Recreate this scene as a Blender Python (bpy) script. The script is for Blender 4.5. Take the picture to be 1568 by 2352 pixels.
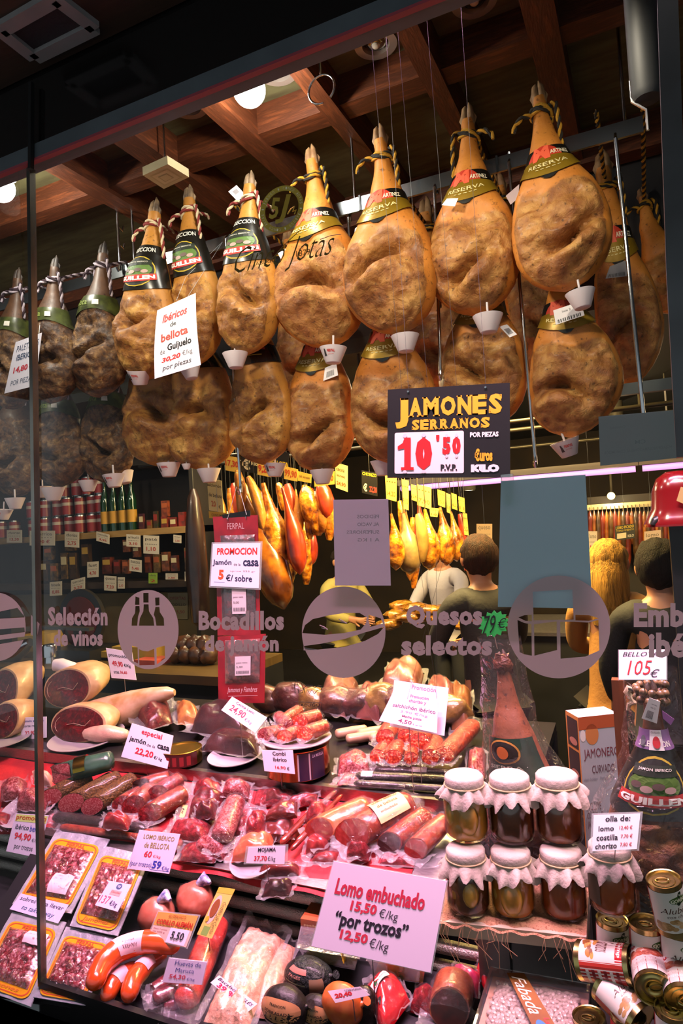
import bpy, math, random
from mathutils import Vector, Matrix, noise
R = random.Random(7)
for o in list(bpy.data.objects): bpy.data.objects.remove(o)
SC = bpy.context.scene
COL = SC.collection
# ------------------------------------------------------------------ camera
F = 1519.0; W, H = 1568.0, 2352.0; EYE = Vector((0, 0, 1.65))
def _c(dx, dy): return Vector((dx, -dy, -F)).normalized()
_X = -_c(-3284, 234); _Y = _c(703, -1); _Y = (_Y - _X*_Y.dot(_X)).normalized(); _Z = _X.cross(_Y)
ROT = Matrix((_X, _Y, _Z))                      # camera -> world
cam = bpy.data.cameras.new('camera'); camo = bpy.data.objects.new('camera', cam); COL.objects.link(camo)
cam.sensor_fit = 'HORIZONTAL'; cam.sensor_width = 24.0; cam.lens = F/W*24.0; cam.clip_start = .02
camo.matrix_world = Matrix.Translation(EYE) @ ROT.to_4x4()
SC.camera = camo
FWD = ROT @ Vector((0, 0, -1)); FWD.normalize()
# ------------------------------------------------------------------ world, exposure
wd = bpy.data.worlds.new('street_dusk'); SC.world = wd; wd.use_nodes = True
wd.node_tree.nodes['Background'].inputs[0].default_value = (.72, .76, .82, 1)
wd.node_tree.nodes['Background'].inputs[1].default_value = .6
vs = SC.view_settings; vs.view_transform = 'Standard'; vs.look = 'None'; vs.exposure = 0.0; vs.gamma = 1.0; vs.use_curve_mapping = False
try:
    SC.cycles.max_bounces = 5; SC.cycles.diffuse_bounces = 3; SC.cycles.glossy_bounces = 2; SC.cycles.transmission_bounces = 2; SC.cycles.transparent_max_bounces = 16; SC.cycles.caustics_reflective = False; SC.cycles.caustics_refractive = False
    SC.cycles.sample_clamp_indirect = 4.0; SC.cycles.adaptive_threshold = .03
except Exception: pass
# ------------------------------------------------------------------ pixel helpers
GY = 1.35                                        # the shop window's plane
def ray(px, py): return ROT @ Vector((px-W/2, -(py-H/2), -F))
def P(px, py, Y=GY):
    d = ray(px, py); return EYE + d*(Y/d.y)
def PZ(px, py, z):
    d = ray(px, py); return EYE + d*((z-EYE.z)/d.z)
def PP(px, py, p0, n):
    d = ray(px, py); return EYE + d*((Vector(p0)-EYE).dot(n)/d.dot(n))
def mpp(p): return (Vector(p)-EYE).dot(FWD)/F     # metres in a pixel at that point
TIER = {0: ((1.40, .40), (1.72, .44)), 1: ((1.72, .62), (2.04, .725)), 2: ((2.06, .775), (2.6, .83)), 3: ((1.38, .50), (1.75, .56)), 4: ((1.40, .43), (1.76, .635))}
def tn(T):
    (y0, z0), (y1, z1) = TIER[T]; return Vector((0, -(z1-z0), y1-y0)).normalized()
def PT(px, py, T, off=0):
    n = tn(T); (y0, z0), _ = TIER[T]; return PP(px, py, Vector((0, y0, z0)) + n*off, n)
# ------------------------------------------------------------------ lights
def area(name, loc, rot, sx, sy, col, pw, spread=180):
    l = bpy.data.lights.new(name, 'AREA'); l.shape = 'RECTANGLE'; l.size = sx; l.size_y = sy; l.color = col; l.energy = pw; l.spread = math.radians(spread)
    o = bpy.data.objects.new(name, l); COL.objects.link(o); o.location = loc; o.rotation_euler = [math.radians(a) for a in rot]; return o
def point(name, loc, col, pw, r=.04, spot=None, aim=None):
    l = bpy.data.lights.new(name, 'SPOT' if spot else 'POINT'); l.color = col; l.energy = pw; l.shadow_soft_size = r
    o = bpy.data.objects.new(name, l); COL.objects.link(o); o.location = loc
    if spot:
        l.spot_size = math.radians(spot); l.spot_blend = .6
        o.rotation_euler = (Vector(aim)-Vector(loc)).to_track_quat('-Z', 'Y').to_euler()
    return o
LAMP1 = P(572, 206, 2.0); LAMP2 = P(2, 432, 2.0)
point('lit_spot_light', LAMP1 + Vector((0, .03, -.05)), (1, .92, .78), 24, .05)
point('lit_spot_light', LAMP2 + Vector((0, .03, -.05)), (1, .92, .78), 26, .05)
for _px in (-200, 380, 860, 1330):                 # unseen fill spots added to light the hams from the front
    point('ham_fill_spot', Vector((P(_px, 760, 2.4).x*.9, 1.5, 2.84)), (1, .86, .66), 24 if _px > 1000 else 38, .05, 125, P(_px, 950, 2.42))
area('meat_tube_light', (-1.05, 1.44, 2.90), (13, 0, 0), 2.3, .08, (1, .46, .72), 30, 66)
area('inner_fill_light', (-.75, 1.80, 3.13), (0, 0, 0), 2.6, .08, (1, .50, .76), 34, 62)  # second unseen tube, added to light the taped sheets from behind
area('counter_tube_light', (.30, 1.42, 2.90), (10, 0, 0), .7, .08, (1, .80, .74), 8.5, 66)
area('back_shop_light', (-1.9, 3.7, 2.58), (8, 0, 0), 1.8, .8, (1, .80, .48), 95)
area('ham_corner_light', (-.85, 3.25, 2.5), (20, 0, 0), 1.0, .3, (1, .68, .22), 190)
area('far_shop_light', (1.2, 5.4, 2.5), (0, 0, 0), 2.6, 1.6, (1, .70, .38), 60)
# ------------------------------------------------------------------ materials
MATS = {}
def nt(name):
    m = bpy.data.materials.new(name); m.use_nodes = True; t = m.node_tree; return m, t, t.nodes['Principled BSDF']
def lin(c):
    if isinstance(c, str):
        c = [int(c[i:i+2], 16)/255 for i in (0, 2, 4)]
    return tuple((x/12.92 if x <= .04045 else ((x+.055)/1.055)**2.4) for x in c[:3]) + (1,)
def mat(name, c1, c2=None, rough=.5, metal=0, scale=20, detail=4, bump=0, bscale=None, coat=0, spec=.5, alpha=1, trans=0, emit=0, sss=0, stretch=(1, 1, 1), lo=.35, hi=.65, c3=None, dist=0):
    if name in MATS: return MATS[name]
    m, t, b = nt(name); n, l = t.nodes, t.links
    b.inputs['Base Color'].default_value = lin(c1); b.inputs['Roughness'].default_value = rough; b.inputs['Metallic'].default_value = metal
    b.inputs['Coat Weight'].default_value = coat; b.inputs['Coat Roughness'].default_value = .12; b.inputs['Specular IOR Level'].default_value = spec
    b.inputs['Alpha'].default_value = alpha; b.inputs['Transmission Weight'].default_value = trans
    if sss: b.inputs['Subsurface Weight'].default_value = sss; b.inputs['Subsurface Radius'].default_value = (.02, .006, .003); b.inputs['Subsurface Scale'].default_value = .5
    if emit: b.inputs['Emission Color'].default_value = lin(c1); b.inputs['Emission Strength'].default_value = emit
    if c2 is not None or bump:
        tc = n.new('ShaderNodeTexCoord'); mp = n.new('ShaderNodeMapping'); mp.inputs['Scale'].default_value = stretch
        oi = n.new('ShaderNodeObjectInfo'); mu = n.new('ShaderNodeMath'); mu.operation = 'MULTIPLY'; mu.inputs[1].default_value = 37.
        l.new(oi.outputs['Random'], mu.inputs[0]); l.new(tc.outputs['Object'], mp.inputs[0])
    if c2 is not None:
        nz = n.new('ShaderNodeTexNoise'); nz.noise_dimensions = '4D'; nz.inputs['Scale'].default_value = scale; nz.inputs['Detail'].default_value = detail; nz.inputs['Distortion'].default_value = dist
        l.new(mp.outputs[0], nz.inputs['Vector']); l.new(mu.outputs[0], nz.inputs['W'])
        cr = n.new('ShaderNodeValToRGB'); cr.color_ramp.elements[0].position = lo; cr.color_ramp.elements[1].position = hi
        cr.color_ramp.elements[0].color = lin(c1); cr.color_ramp.elements[1].color = lin(c2)
        if c3 is not None:
            e = cr.color_ramp.elements.new((lo+hi)/2); e.color = lin(c3)
        l.new(nz.outputs[0], cr.inputs[0]); l.new(cr.outputs[0], b.inputs['Base Color'])
    if bump:
        n2 = n.new('ShaderNodeTexNoise'); n2.inputs['Scale'].default_value = bscale or scale*2; n2.inputs['Detail'].default_value = 5
        l.new(mp.outputs[0], n2.inputs['Vector']); bp = n.new('ShaderNodeBump'); bp.inputs['Strength'].default_value = bump; bp.inputs['Distance'].default_value = .01
        l.new(n2.outputs[0], bp.inputs['Height']); l.new(bp.outputs[0], b.inputs['Normal'])
    MATS[name] = m; return m
def film_mat(name, amount=.22, tint=(1, 1, 1), rough=.12, bump=.5, scale=45, milk=.06, fres=1.0):
    """thin clear foil: mostly see-through, glossy where it creases"""
    if name in MATS: return MATS[name]
    m, t, b = nt(name); n, l = t.nodes, t.links; n.remove(b)
    out = n['Material Output']; tr = n.new('ShaderNodeBsdfTransparent'); tr.inputs[0].default_value = (*tint, 1)
    gl = n.new('ShaderNodeBsdfGlossy'); gl.inputs['Roughness'].default_value = rough
    df = n.new('ShaderNodeBsdfDiffuse'); df.inputs[0].default_value = (.9, .9, .9, 1)
    tc = n.new('ShaderNodeTexCoord'); nz = n.new('ShaderNodeTexNoise'); nz.inputs['Scale'].default_value = scale; nz.inputs['Detail'].default_value = 3; nz.inputs['Distortion'].default_value = .8
    l.new(tc.outputs['Object'], nz.inputs['Vector']); bp = n.new('ShaderNodeBump'); bp.inputs['Strength'].default_value = bump; bp.inputs['Distance'].default_value = .02
    l.new(nz.outputs[0], bp.inputs['Height'])
    if bump: l.new(bp.outputs[0], gl.inputs['Normal'])
    lw = n.new('ShaderNodeLayerWeight'); lw.inputs[0].default_value = .25
    if bump: l.new(bp.outputs[0], lw.inputs['Normal'])
    ma = n.new('ShaderNodeMath'); ma.operation = 'MULTIPLY_ADD'; ma.inputs[1].default_value = .5*fres; ma.inputs[2].default_value = amount; ma.use_clamp = True
    l.new(lw.outputs['Fresnel'], ma.inputs[0])
    m1 = n.new('ShaderNodeMixShader'); m1.inputs[0].default_value = milk; l.new(tr.outputs[0], m1.inputs[1]); l.new(df.outputs[0], m1.inputs[2])
    m2 = n.new('ShaderNodeMixShader'); l.new(ma.outputs[0], m2.inputs[0]); l.new(m1.outputs[0], m2.inputs[1]); l.new(gl.outputs[0], m2.inputs[2])
    l.new(m2.outputs[0], out.inputs[0]); MATS[name] = m; return m
def flat(c, rough=.55, **k): return mat('paint_'+(c if isinstance(c, str) else '%02x%02x%02x' % tuple(int(x*255) for x in c))+('' if not k else '_'+'_'.join(f'{a}{b}' for a, b in k.items())), c, rough=rough, **k)
# ------------------------------------------------------------------ mesh helpers
ORG = {}
def tag(o, label=None, cat=None, group=None, kind=None):
    if label: o['label'] = label
    if cat: o['category'] = cat
    if group: o['group'] = group
    if kind: o['kind'] = kind
    return o
def empty(name, loc, label=None, cat=None, group=None, mtx=None):
    o = bpy.data.objects.new(name, None); COL.objects.link(o); o.empty_display_size = .02
    if mtx is not None: o.matrix_world = mtx; ORG[o.name] = None
    else: o.location = loc; ORG[o.name] = Vector(loc)
    return tag(o, label, cat, group)
class MB:
    def __init__(s): s.v = []; s.f = []; s.m = []; s.mi = 0
    def quad(s, a, b, c, d): s.poly((a, b, c, d))
    def poly(s, pts):
        k = len(s.v); s.v += [Vector(p) for p in pts]; s.f.append(tuple(range(k, k+len(pts)))); s.m.append(s.mi); return s
    def box(s, lo, hi): 
        (a, b, c), (d, e, f) = lo, hi
        return s.hexa([(a, b, c), (d, b, c), (d, e, c), (a, e, c)], [(a, b, f), (d, b, f), (d, e, f), (a, e, f)])
    def hexa(s, bot, top):
        k = len(s.v); n = len(bot); s.v += [Vector(p) for p in bot] + [Vector(p) for p in top]
        fs = [tuple(range(k+n-1, k-1, -1)), tuple(range(k+n, k+2*n))] + [(k+i, k+(i+1) % n, k+n+(i+1) % n, k+n+i) for i in range(n)]
        s.f += fs; s.m += [s.mi]*len(fs); return s
    def bar(s, a, b, w, h, up=(0, 0, 1)):
        a, b = Vector(a), Vector(b); x = (b-a).normalized(); y = Vector(up).cross(x).normalized(); z = x.cross(y)
        c = [(-w, -h), (w, -h), (w, h), (-w, h)]
        return s.hexa([a + y*p/2 + z*q/2 for p, q in c], [b + y*p/2 + z*q/2 for p, q in c])
    def grid(s, fn, nu, nv, wrap=False):
        k = len(s.v); uu = nu if wrap else nu+1
        for j in range(nv+1):
            for i in range(uu): s.v.append(Vector(fn(i/nu, j/nv)))
        for j in range(nv):
            for i in range(nu):
                a = k + j*uu + i; b = k + j*uu + (i+1) % uu; s.f.append((a, b, b+uu, a+uu)); s.m.append(s.mi)
        return s
    def ring(s, pts_list, cap=True):
        """loft through rings of equal length"""
        k = len(s.v); n = len(pts_list[0])
        for r in pts_list: s.v += [Vector(p) for p in r]
        for j in range(len(pts_list)-1):
            for i in range(n):
                a = k + j*n + i; b = k + j*n + (i+1) % n; s.f.append((a, b, b+n, a+n)); s.m.append(s.mi)
        if cap:
            s.f.append(tuple(range(k+n-1, k-1, -1))); s.m.append(s.mi); e = k + (len(pts_list)-1)*n; s.f.append(tuple(range(e, e+n))); s.m.append(s.mi)
        return s
    def tube(s, pts, r, n=8, cap=True, flatten=1.0, jit=None):
        pts = [Vector(p) for p in pts]; rr = r if isinstance(r, (list, tuple)) else [r]*len(pts); rings = []; up = None
        for i, p in enumerate(pts):
            d = (pts[min(i+1, len(pts)-1)] - pts[max(i-1, 0)]).normalized()
            if up is None: up = d.orthogonal().normalized()
            else: up = (up - d*up.dot(d)).normalized()
            sd = d.cross(up)
            ring = []
            for q in range(n):
                a = 2*math.pi*q/n; o = up*math.cos(a) + sd*math.sin(a)*flatten
                k = rr[i]*(1 + (jit*noise.noise((p+o*rr[i])*40) if jit else 0)); ring.append(p + o*k)
            rings.append(ring)
        return s.ring(rings, cap)
    def lathe(s, prof, n=24, c=(0, 0, 0), wob=None, cap=False):
        c = Vector(c); rings = []
        for r, z in prof:
            ring = []
            for q in range(n):
                a = 2*math.pi*q/n; k = r*(wob(a, z) if wob else 1); ring.append(c + Vector((k*math.cos(a), k*math.sin(a), z)))
            rings.append(ring)
        return s.ring(rings, cap)
    def blob(s, c, r, nu=20, nv=12, fn=None):
        c = Vector(c)
        def g(u, v):
            a = 2*math.pi*u; b = math.pi*(v-.5); d = Vector((math.cos(a)*math.cos(b), math.sin(a)*math.cos(b), math.sin(b)))
            k = fn(d) if fn else 1
            return c + Vector((d.x*r[0], d.y*r[1], d.z*r[2]))*k
        return s.grid(g, nu, nv, True)
    def build(s, name, mats, parent=None, smooth=True, label=None, cat=None, group=None, kind=None, local=False, org=None):
        me = bpy.data.meshes.new(name); o = bpy.data.objects.new(name, me); COL.objects.link(o)
        if parent is not None:
            og = ORG.get(parent.name); o.parent = parent
        else:
            og = Vector(org) if org is not None else None
            if og is None and not local:
                lo = Vector((min(v.x for v in s.v), min(v.y for v in s.v), min(v.z for v in s.v))); hi = Vector((max(v.x for v in s.v), max(v.y for v in s.v), max(v.z for v in s.v)))
                og = Vector(((lo.x+hi.x)/2, (lo.y+hi.y)/2, lo.z))
            if og is not None: o.location = og
        ORG[o.name] = og
        vv = [v-og for v in s.v] if (og is not None and not local) else s.v
        me.from_pydata([tuple(v) for v in vv], [], s.f)
        for mm in (mats if isinstance(mats, (list, tuple)) else [mats]): me.materials.append(mm)
        if max(s.m, default=0): me.polygons.foreach_set('material_index', s.m)
        if smooth:
            me.polygons.foreach_set('use_smooth', [True]*len(s.f))
            try: me.set_sharp_from_angle(angle=math.radians(46))
            except Exception: pass
        return tag(o, label, cat, group, kind)
def copy_tree(o, parent=None):
    c = o.copy(); COL.objects.link(c); c.parent = parent
    if parent is not None: c.matrix_parent_inverse = o.matrix_parent_inverse.copy()
    for ch in list(o.children): copy_tree(ch, c)
    return c
def frame(A, B, up):
    A, B = Vector(A), Vector(B); x = (B-A).normalized(); z = (Vector(up) - x*Vector(up).dot(x)).normalized(); y = z.cross(x)
    m = Matrix((x, y, z)).transposed().to_4x4(); m.translation = (A+B)/2; return m
# ------------------------------------------------------------------ lettering
TXT = {}
def glyphs(s, bold=0, shear=0, space=1.0):
    key = (s, bold, shear, space)
    if key in TXT: return TXT[key]
    c = bpy.data.curves.new('lettering', 'FONT'); c.body = s; c.fill_mode = 'FRONT'; c.resolution_u = 2; c.offset = bold; c.shear = shear; c.space_character = space
    o = bpy.data.objects.new('lettering', c); me = o.to_mesh()
    vs_ = [v.co.xy.copy() for v in me.vertices]; fs = [tuple(p.vertices) for p in me.polygons]
    o.to_mesh_clear(); bpy.data.objects.remove(o); bpy.data.curves.remove(c)
    if not vs_: vs_ = [Vector((0, 0)), Vector((1, 0)), Vector((0, 1))]; fs = [(0, 1, 2)]
    x0 = min(v.x for v in vs_); x1 = max(v.x for v in vs_); y0 = min(v.y for v in vs_); y1 = max(v.y for v in vs_)
    r = ([((v.x-x0)/max(1e-6, x1-x0), (v.y-y0)/max(1e-6, y1-y0)) for v in vs_], fs); TXT[key] = r; return r
def put_text(mb, fn, s, box, bold=.02, shear=0, space=1.0):
    """fn(u, v) -> world point, u to the right and v DOWN; box = u0, v0 (top), u1, v1 (bottom)"""
    vs_, fs = glyphs(s, bold, shear, space); u0, v0, u1, v1 = box; k = len(mb.v)
    for x, y in vs_: mb.v.append(Vector(fn(u0+(u1-u0)*x, v1+(v0-v1)*y)))
    for f in fs: mb.f.append(tuple(k+i for i in f)); mb.m.append(mb.mi)
def bil(q):
    a, b, c, d = [Vector(p) for p in q]
    return lambda u, v: (a*(1-u) + b*u)*(1-v) + (d*(1-u) + c*u)*v
BLACK = '1a1a1c'; RED = 'cf2a26'; GREY = '4a4a4e'; BLUE = '2a3f95'
def print_on(parent, fn, texts, nrm, gloss=.5):
    """texts: (string, box, colour[, bold[, shear]]); one lettering mesh per colour"""
    by = {}
    for i, t in enumerate(texts): by.setdefault((t[2], i if t[0] in ('#rect', '#disc') else -1), []).append(t)
    for (c, i), ts in by.items():
        mb = MB(); g = lambda u, v: fn(u, v) + nrm*(.0007 if i < 0 else .0004)
        for t in ts:
            if t[0] == '#rect':
                u0, v0, u1, v1 = t[1]; mb.poly([g(u0, v1), g(u1, v1), g(u1, v0), g(u0, v0)])
            elif t[0] == '#disc':
                u0, v0, u1, v1 = t[1]; mb.poly([g((u0+u1)/2+(u1-u0)/2*math.cos(a*math.pi/12), (v0+v1)/2+(v1-v0)/2*math.sin(-a*math.pi/12)) for a in range(24)])
            elif t[0] == '#bars':
                u0, v0, u1, v1 = t[1]; rr = random.Random(3)
                x = u0
                while x < u1:
                    w_ = (u1-u0)*rr.choice((.015, .03, .045)); mb.poly([g(x, v1), g(min(x+w_, u1), v1), g(min(x+w_, u1), v0), g(x, v0)]); x += w_*2.1
            else: put_text(mb, g, t[0], t[1], t[3] if len(t) > 3 else .015, t[4] if len(t) > 4 else 0)
        mb.build('lettering' if i < 0 else 'printed_patch', flat(c, gloss), parent, smooth=False)
def card(name, label, quad, Y, texts=(), color='efe6ee', cat='price card', tilt=0, yaw=0, thick=.0012, group=None, hold=None, rim=None, m=None, org_plane=None, bend=0, wire=None):
    cx = sum(q[0] for q in quad)/4; cy = sum(q[1] for q in quad)/4
    n = Vector((math.sin(math.radians(yaw))*math.cos(math.radians(tilt)), -math.cos(math.radians(yaw))*math.cos(math.radians(tilt)), math.sin(math.radians(tilt))))
    p0 = P(cx, cy, Y) if org_plane is None else org_plane
    q = [PP(x, y, p0, n) for x, y in quad]
    fn0 = bil(q)
    fn = (lambda u, v: fn0(u, v) + n*bend*math.sin(math.pi*v)*.01) if bend else fn0
    mb = MB()
    if bend:
        mb.grid(lambda u, v: fn(u, 1-v), 4, 8); k = len(mb.v); mb.grid(lambda u, v: fn(u, v) - n*thick, 4, 8)
    else: mb.hexa([q[3]-n*thick, q[2]-n*thick, q[1]-n*thick, q[0]-n*thick], [q[3], q[2], q[1], q[0]])
    o = mb.build(name, m or flat(color, .42), None, smooth=bool(bend), label=label, cat=cat, group=group)
    if rim:                                            # clear laminated border around the paper
        rb = MB(); e = rim
        oq = [fn(-e, -e), fn(1+e, -e), fn(1+e, 1+e), fn(-e, 1+e)]
        rb.hexa([p - n*thick*1.6 for p in reversed(oq)], [p - n*thick*1.05 for p in reversed(oq)]); rb.build('laminate_edge', film_mat('laminate', .10, bump=0, milk=.2), o, smooth=False)
    if hold is not None:                               # wire stalk of the price holder down to the given point
        hb = MB(); a = fn(.5, .9) - n*.003; b = Vector(hold) if not isinstance(hold, (int, float)) else Vector((a.x, a.y+.01, hold))
        hb.tube([a, a+Vector((0, .004, -.01)), b], .0012, 6); hb.build('holder_wire', mat('steel_wire', '9a9a9a', rough=.3, metal=1), o)
    print_on(o, fn, texts, n)
    if wire is not None:                               # thin hanging wire up to the given height
        wb = MB(); a = fn(.5, .03); wb.tube([a, Vector((a.x, a.y+.004, max(wire, a.z+.03)))], .0012, 5); wb.build('hanging_wire', mat('steel_wire', '9a9a9a', rough=.3, metal=1), o)
    return o, fn, n
# ================================================================== structure
UP = Vector((0, 0, 1))
chrome = mat('chrome', 'c9ccd0', rough=.16, metal=1)
steel = mat('brushed_steel', '9a948f', 'b0aaa6', rough=.34, metal=1, scale=60, stretch=(1, 1, 14))
blackpaint = mat('black_paint', '0c0c0d', rough=.4)
wood = mat('beam_wood', '5a2c16', '6e381c', rough=.5, scale=9, stretch=(6, 1, 6), bump=.15, bscale=30, c3='4a230f')
woodx = mat('beam_wood_long', '5a2c16', '6e381c', rough=.5, scale=9, stretch=(1, 8, 8), bump=.15, bscale=30, c3='4a230f')
darkboard = mat('ceiling_board', '5e5a3c', '463f28', rough=.6, scale=5, stretch=(1, 6, 1))  # greenish cast of the lamp on the wood put into this colour
soffitw = mat('soffit_wood', '3c2716', '2e1d10', rough=.55, scale=4, stretch=(1, 9, 1), bump=.1)
def struct(mb, name, m, smooth=False): return mb.build(name, m, None, smooth, kind='structure')
ZH = P(800, 97).z; ZS = 2.985; ZB = P(97, 2248).z; ZC = 3.42; BZ = 3.28
XL, XR = -4.6, 1.9
def slab(name, lo, hi, m): b = MB(); b.box(lo, hi); return struct(b, name, m)
slab('floor', (-6, -2.2, -.1), (5, 9, 0), mat('floor_tile', '4a4540', '3a3531', rough=.35, scale=3))
slab('wall_back', (-6, 8.2, 0), (5, 8.35, 3.6), mat('back_wall', '3b2d1e', '2b2118', rough=.8, scale=3))
slab('wall_left', (-5.6, GY, 0), (-5.5, 8.2, 3.6), mat('left_wall', '26221f', rough=.8))
slab('wall_right', (3.6, GY, 0), (3.7, 8.2, 3.6), mat('right_wall', '2a231d', rough=.8))
slab('ceiling', (-5.5, GY+.02, ZC), (3.6, 3.35, ZC+.08), darkboard)
slab('ceiling_back', (-5.5, 3.35, 2.62), (3.6, 8.2, 2.70), mat('back_ceiling', '262418', '1e1c12', rough=.6, scale=3))
slab('trim_1', (-5.5, 3.35, 2.70), (.62, 3.40, ZC), mat('upper_back_board', '1d1a1c', '24201f', rough=.8, scale=4))
slab('trim_2', (.62, 3.35, 2.70), (3.6, 3.40, ZC), mat('pale_bulkhead', '9a9a94', 'a4a49e', rough=.7, scale=3))
# soffit outside, dark transom, header rail with its red underside
slab('ceiling_soffit', (-5, -1.6, ZS), (4, GY-.02, ZS+.06), soffitw)
slab('trim_3', (-5, GY-.012, ZH+.048), (4, GY+.03, ZS+.3), mat('dark_transom', '151413', rough=.12, coat=.3))
slab('trim_4', (-5, GY-.022, ZH+.007), (4, GY+.035, ZH+.048), mat('header_metal', '4d565a', '566064', rough=.45, scale=10))
slab('trim_5', (-5, GY-.024, ZH), (4, GY-.008, ZH+.007), mat('red_seal', '96404a', rough=.5))
# base under the window: black plinth band and granite sill
slab('trim_6', (P(97, 2248).x, GY-.012, ZB-.085), (4, GY+.006, ZB), blackpaint)
slab('trim_7', (-5, GY-.012, ZB-.085), (P(97, 2248).x-.004, GY+.006, ZB-.045), mat('pale_rail', '9aa0a0', rough=.4))
slab('wall_front', (-5, GY-.16, 0), (4, GY+.01, ZB-.087), mat('granite', '1c1d20', '3a3c42', rough=.35, scale=180, lo=.45, hi=.7, bump=.1, bscale=120))
slab('trim_8', (-5, GY-.175, ZB-.112), (4, GY-.013, ZB-.087), mat('granite_edge', '6a7078', '8c9298', rough=.5, scale=160))
# panes
glass = film_mat('window_glass', 0.0, tint=(.97, .985, .98), rough=.015, bump=0, milk=0.0, fres=.2)
xj = P(80, 1200).x
slab('window_1', (xj+.003, GY-.004, ZB-.08), (2.2, GY+.004, ZH+.01), glass)
slab('window_2', (-5, GY-.004, ZB-.08), (xj-.003, GY+.004, ZH+.01), glass)
b = MB(); b.bar(P(71, 388), P(97, 2262), .013, .02, (0, 1, 0)); struct(b, 'trim_9', mat('joint_edge', '8f8f86', '6a6a60', rough=.2, metal=.8, scale=20, stretch=(1, 1, .2)))
b = MB(); b.bar(P(72, 190, GY-.03), P(71, 388, GY-.03), .011, .012, (0, 1, 0)); struct(b, 'trim_10', mat('joint_dark', '1b1d1d', rough=.3))
b = MB(); b.bar(P(1532, 0, GY+.06), P(1553, 620, GY+.06), .035, .03, (0, 1, 0)); b.bar(P(1553, 620, GY+.06), P(1576, 1050, GY+.06), .035, .03, (0, 1, 0)); struct(b, 'trim_11', mat('frame_grey', '4a4c4e', '56595c', rough=.35, metal=.4, scale=8))
# ceiling beams running back from the window, each by the line it draws towards its vanishing point
for px, py, w in ((150, 400, .10), (265, 306, .11), (469, 230, .085), (690, 170, .07), (926, 51, .075), (1240, 40, .10)):
    X = PZ(px, py, BZ).x; b = MB(); b.box((X-w/2, GY+.03, BZ), (X+w/2, 3.35, ZC)); struct(b, 'ceiling_beam', wood)
YC = PZ(814, 262, BZ).y
b = MB(); b.box((-5.4, YC-.05, BZ+.02), (3.5, YC+.05, ZC)); struct(b, 'ceiling_beam', woodx)
b = MB(); b.box((-5.4, 3.22, BZ-.02), (3.5, 3.32, ZC)); struct(b, 'ceiling_beam', woodx)
# soffit grille outside
gq = [PZ(*c, ZS) for c in ((0, 62), (79, 125), (217, 56), (128, -12))]
cx = sum(gq, Vector())/4
g = empty('soffit_grille', cx, 'square grey recessed grille in the wooden soffit above the window', 'grille')
b = MB()
for i in range(4): b.bar(gq[i], gq[(i+1) % 4], .035, .03)
b.build('grille_frame', mat('grille_grey', '8a8a88', '7a7a78', rough=.5, scale=9), g, False)
b = MB(); b.poly([q*.97+cx*.03 - UP*.004 for q in gq]); b.build('grille_panel', mat('grille_dark', '16171a', '202226', rough=.6, scale=200), g, False)
# recessed downlights, two of them lit
def downlight(px, py, label, lit=False, z=ZC-.01):
    c = PZ(px, py, z); g = empty('ceiling_downlight', c, label, 'downlight', 'recessed ceiling downlights')
    b = MB(); b.lathe([(.052, 0), (.075, -.004), (.078, -.012), (.05, -.014), (.046, .004)], 28, c); b.build('trim_ring', mat('lamp_ring', 'a79a92', rough=.35, metal=.6), g)
    b = MB(); b.lathe([(.0, -.010), (.02, -.014), (.036, -.008), (.044, .004)], 24, c); b.build('reflector', mat('lamp_reflector', '8f8a80', rough=.12, metal=1), g)
    b = MB(); b.blob(c+Vector((0, 0, -.012)), (.016, .016, .012), 12, 8); b.build('bulb', mat('lamp_bulb_off', 'c8c4b4', rough=.2), g)
downlight(862, 96, 'unlit round downlight beside the wooden beam, above the tallest hams')
downlight(1088, -4, 'unlit downlight cut off by the top edge of the picture')
downlight(432, 240, 'unlit downlight half hidden behind the header rail')
downlight(636, 160, 'pale ringed downlight just behind the glaring lamp')
for c, lab in ((LAMP1, 'glaring white spotlight bulb hanging over the hams'), (LAMP2, 'glaring white spotlight bulb cut by the left edge of the picture')):
    g = empty('spotlight', c, lab, 'lamp', 'lit spotlights')
    b = MB(); b.blob(c, (.058, .058, .058), 24, 14); b.build('bulb', mat('lit_bulb', 'ffffff', emit=40), g)  # bulb enlarged so that its shape takes in part of the glare
    b = MB(); b.lathe([(.02, .045), (.066, .05), (.07, .10), (.03, .13), (.008, .135), (.008, ZC-c.z)], 20, c); b.build('lamp_housing', mat('lamp_white', 'd8d8d4', rough=.4), g)
# beige speaker box on a rod
c = P(381, 408, 2.2); g = empty('ceiling_speaker', c, 'square beige box with stepped face hanging on a thin rod from the ceiling', 'speaker')
bq = [PZ(*q, c.z) for q in ((328, 403), (376, 434), (434, 407), (385, 377))]
b = MB(); b.hexa(bq, [q+UP*.035 for q in bq]); b.build('casing', mat('beige_plastic', 'c6b892', 'b8a982', rough=.5, scale=8), g, False)
cc = sum(bq, Vector())/4
for k, (s_, c_) in enumerate(((.72, 'b3a47c'), (.60, 'c6b892'), (.36, 'a89a74'), (.28, 'c2b48c'))):
    b = MB(); t_ = -.001-.0012*k; b.poly([cc+(q-cc)*s_+UP*t_ for q in reversed(bq)]); b.build('face_step', flat(c_), g, False)
b = MB(); b.tube([cc+UP*.035, cc+UP*(ZC-cc.z)], .004, 8); b.build('hanging_rod', chrome, g)
# steel hook ring under the beam
c = P(738, 205, 2.05); g = empty('ceiling_hook', c, 'open steel ring hook under the ceiling beam', 'hook')
b = MB(); b.tube([c+Vector((.05*math.cos(a*.3), 0, .05*math.sin(a*.3))) for a in range(-3, 17)], .004, 8); b.tube([c+Vector((0, 0, .05)), c+Vector((0, 0, BZ-c.z))], .004, 6); b.build('ring', chrome, g)
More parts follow.
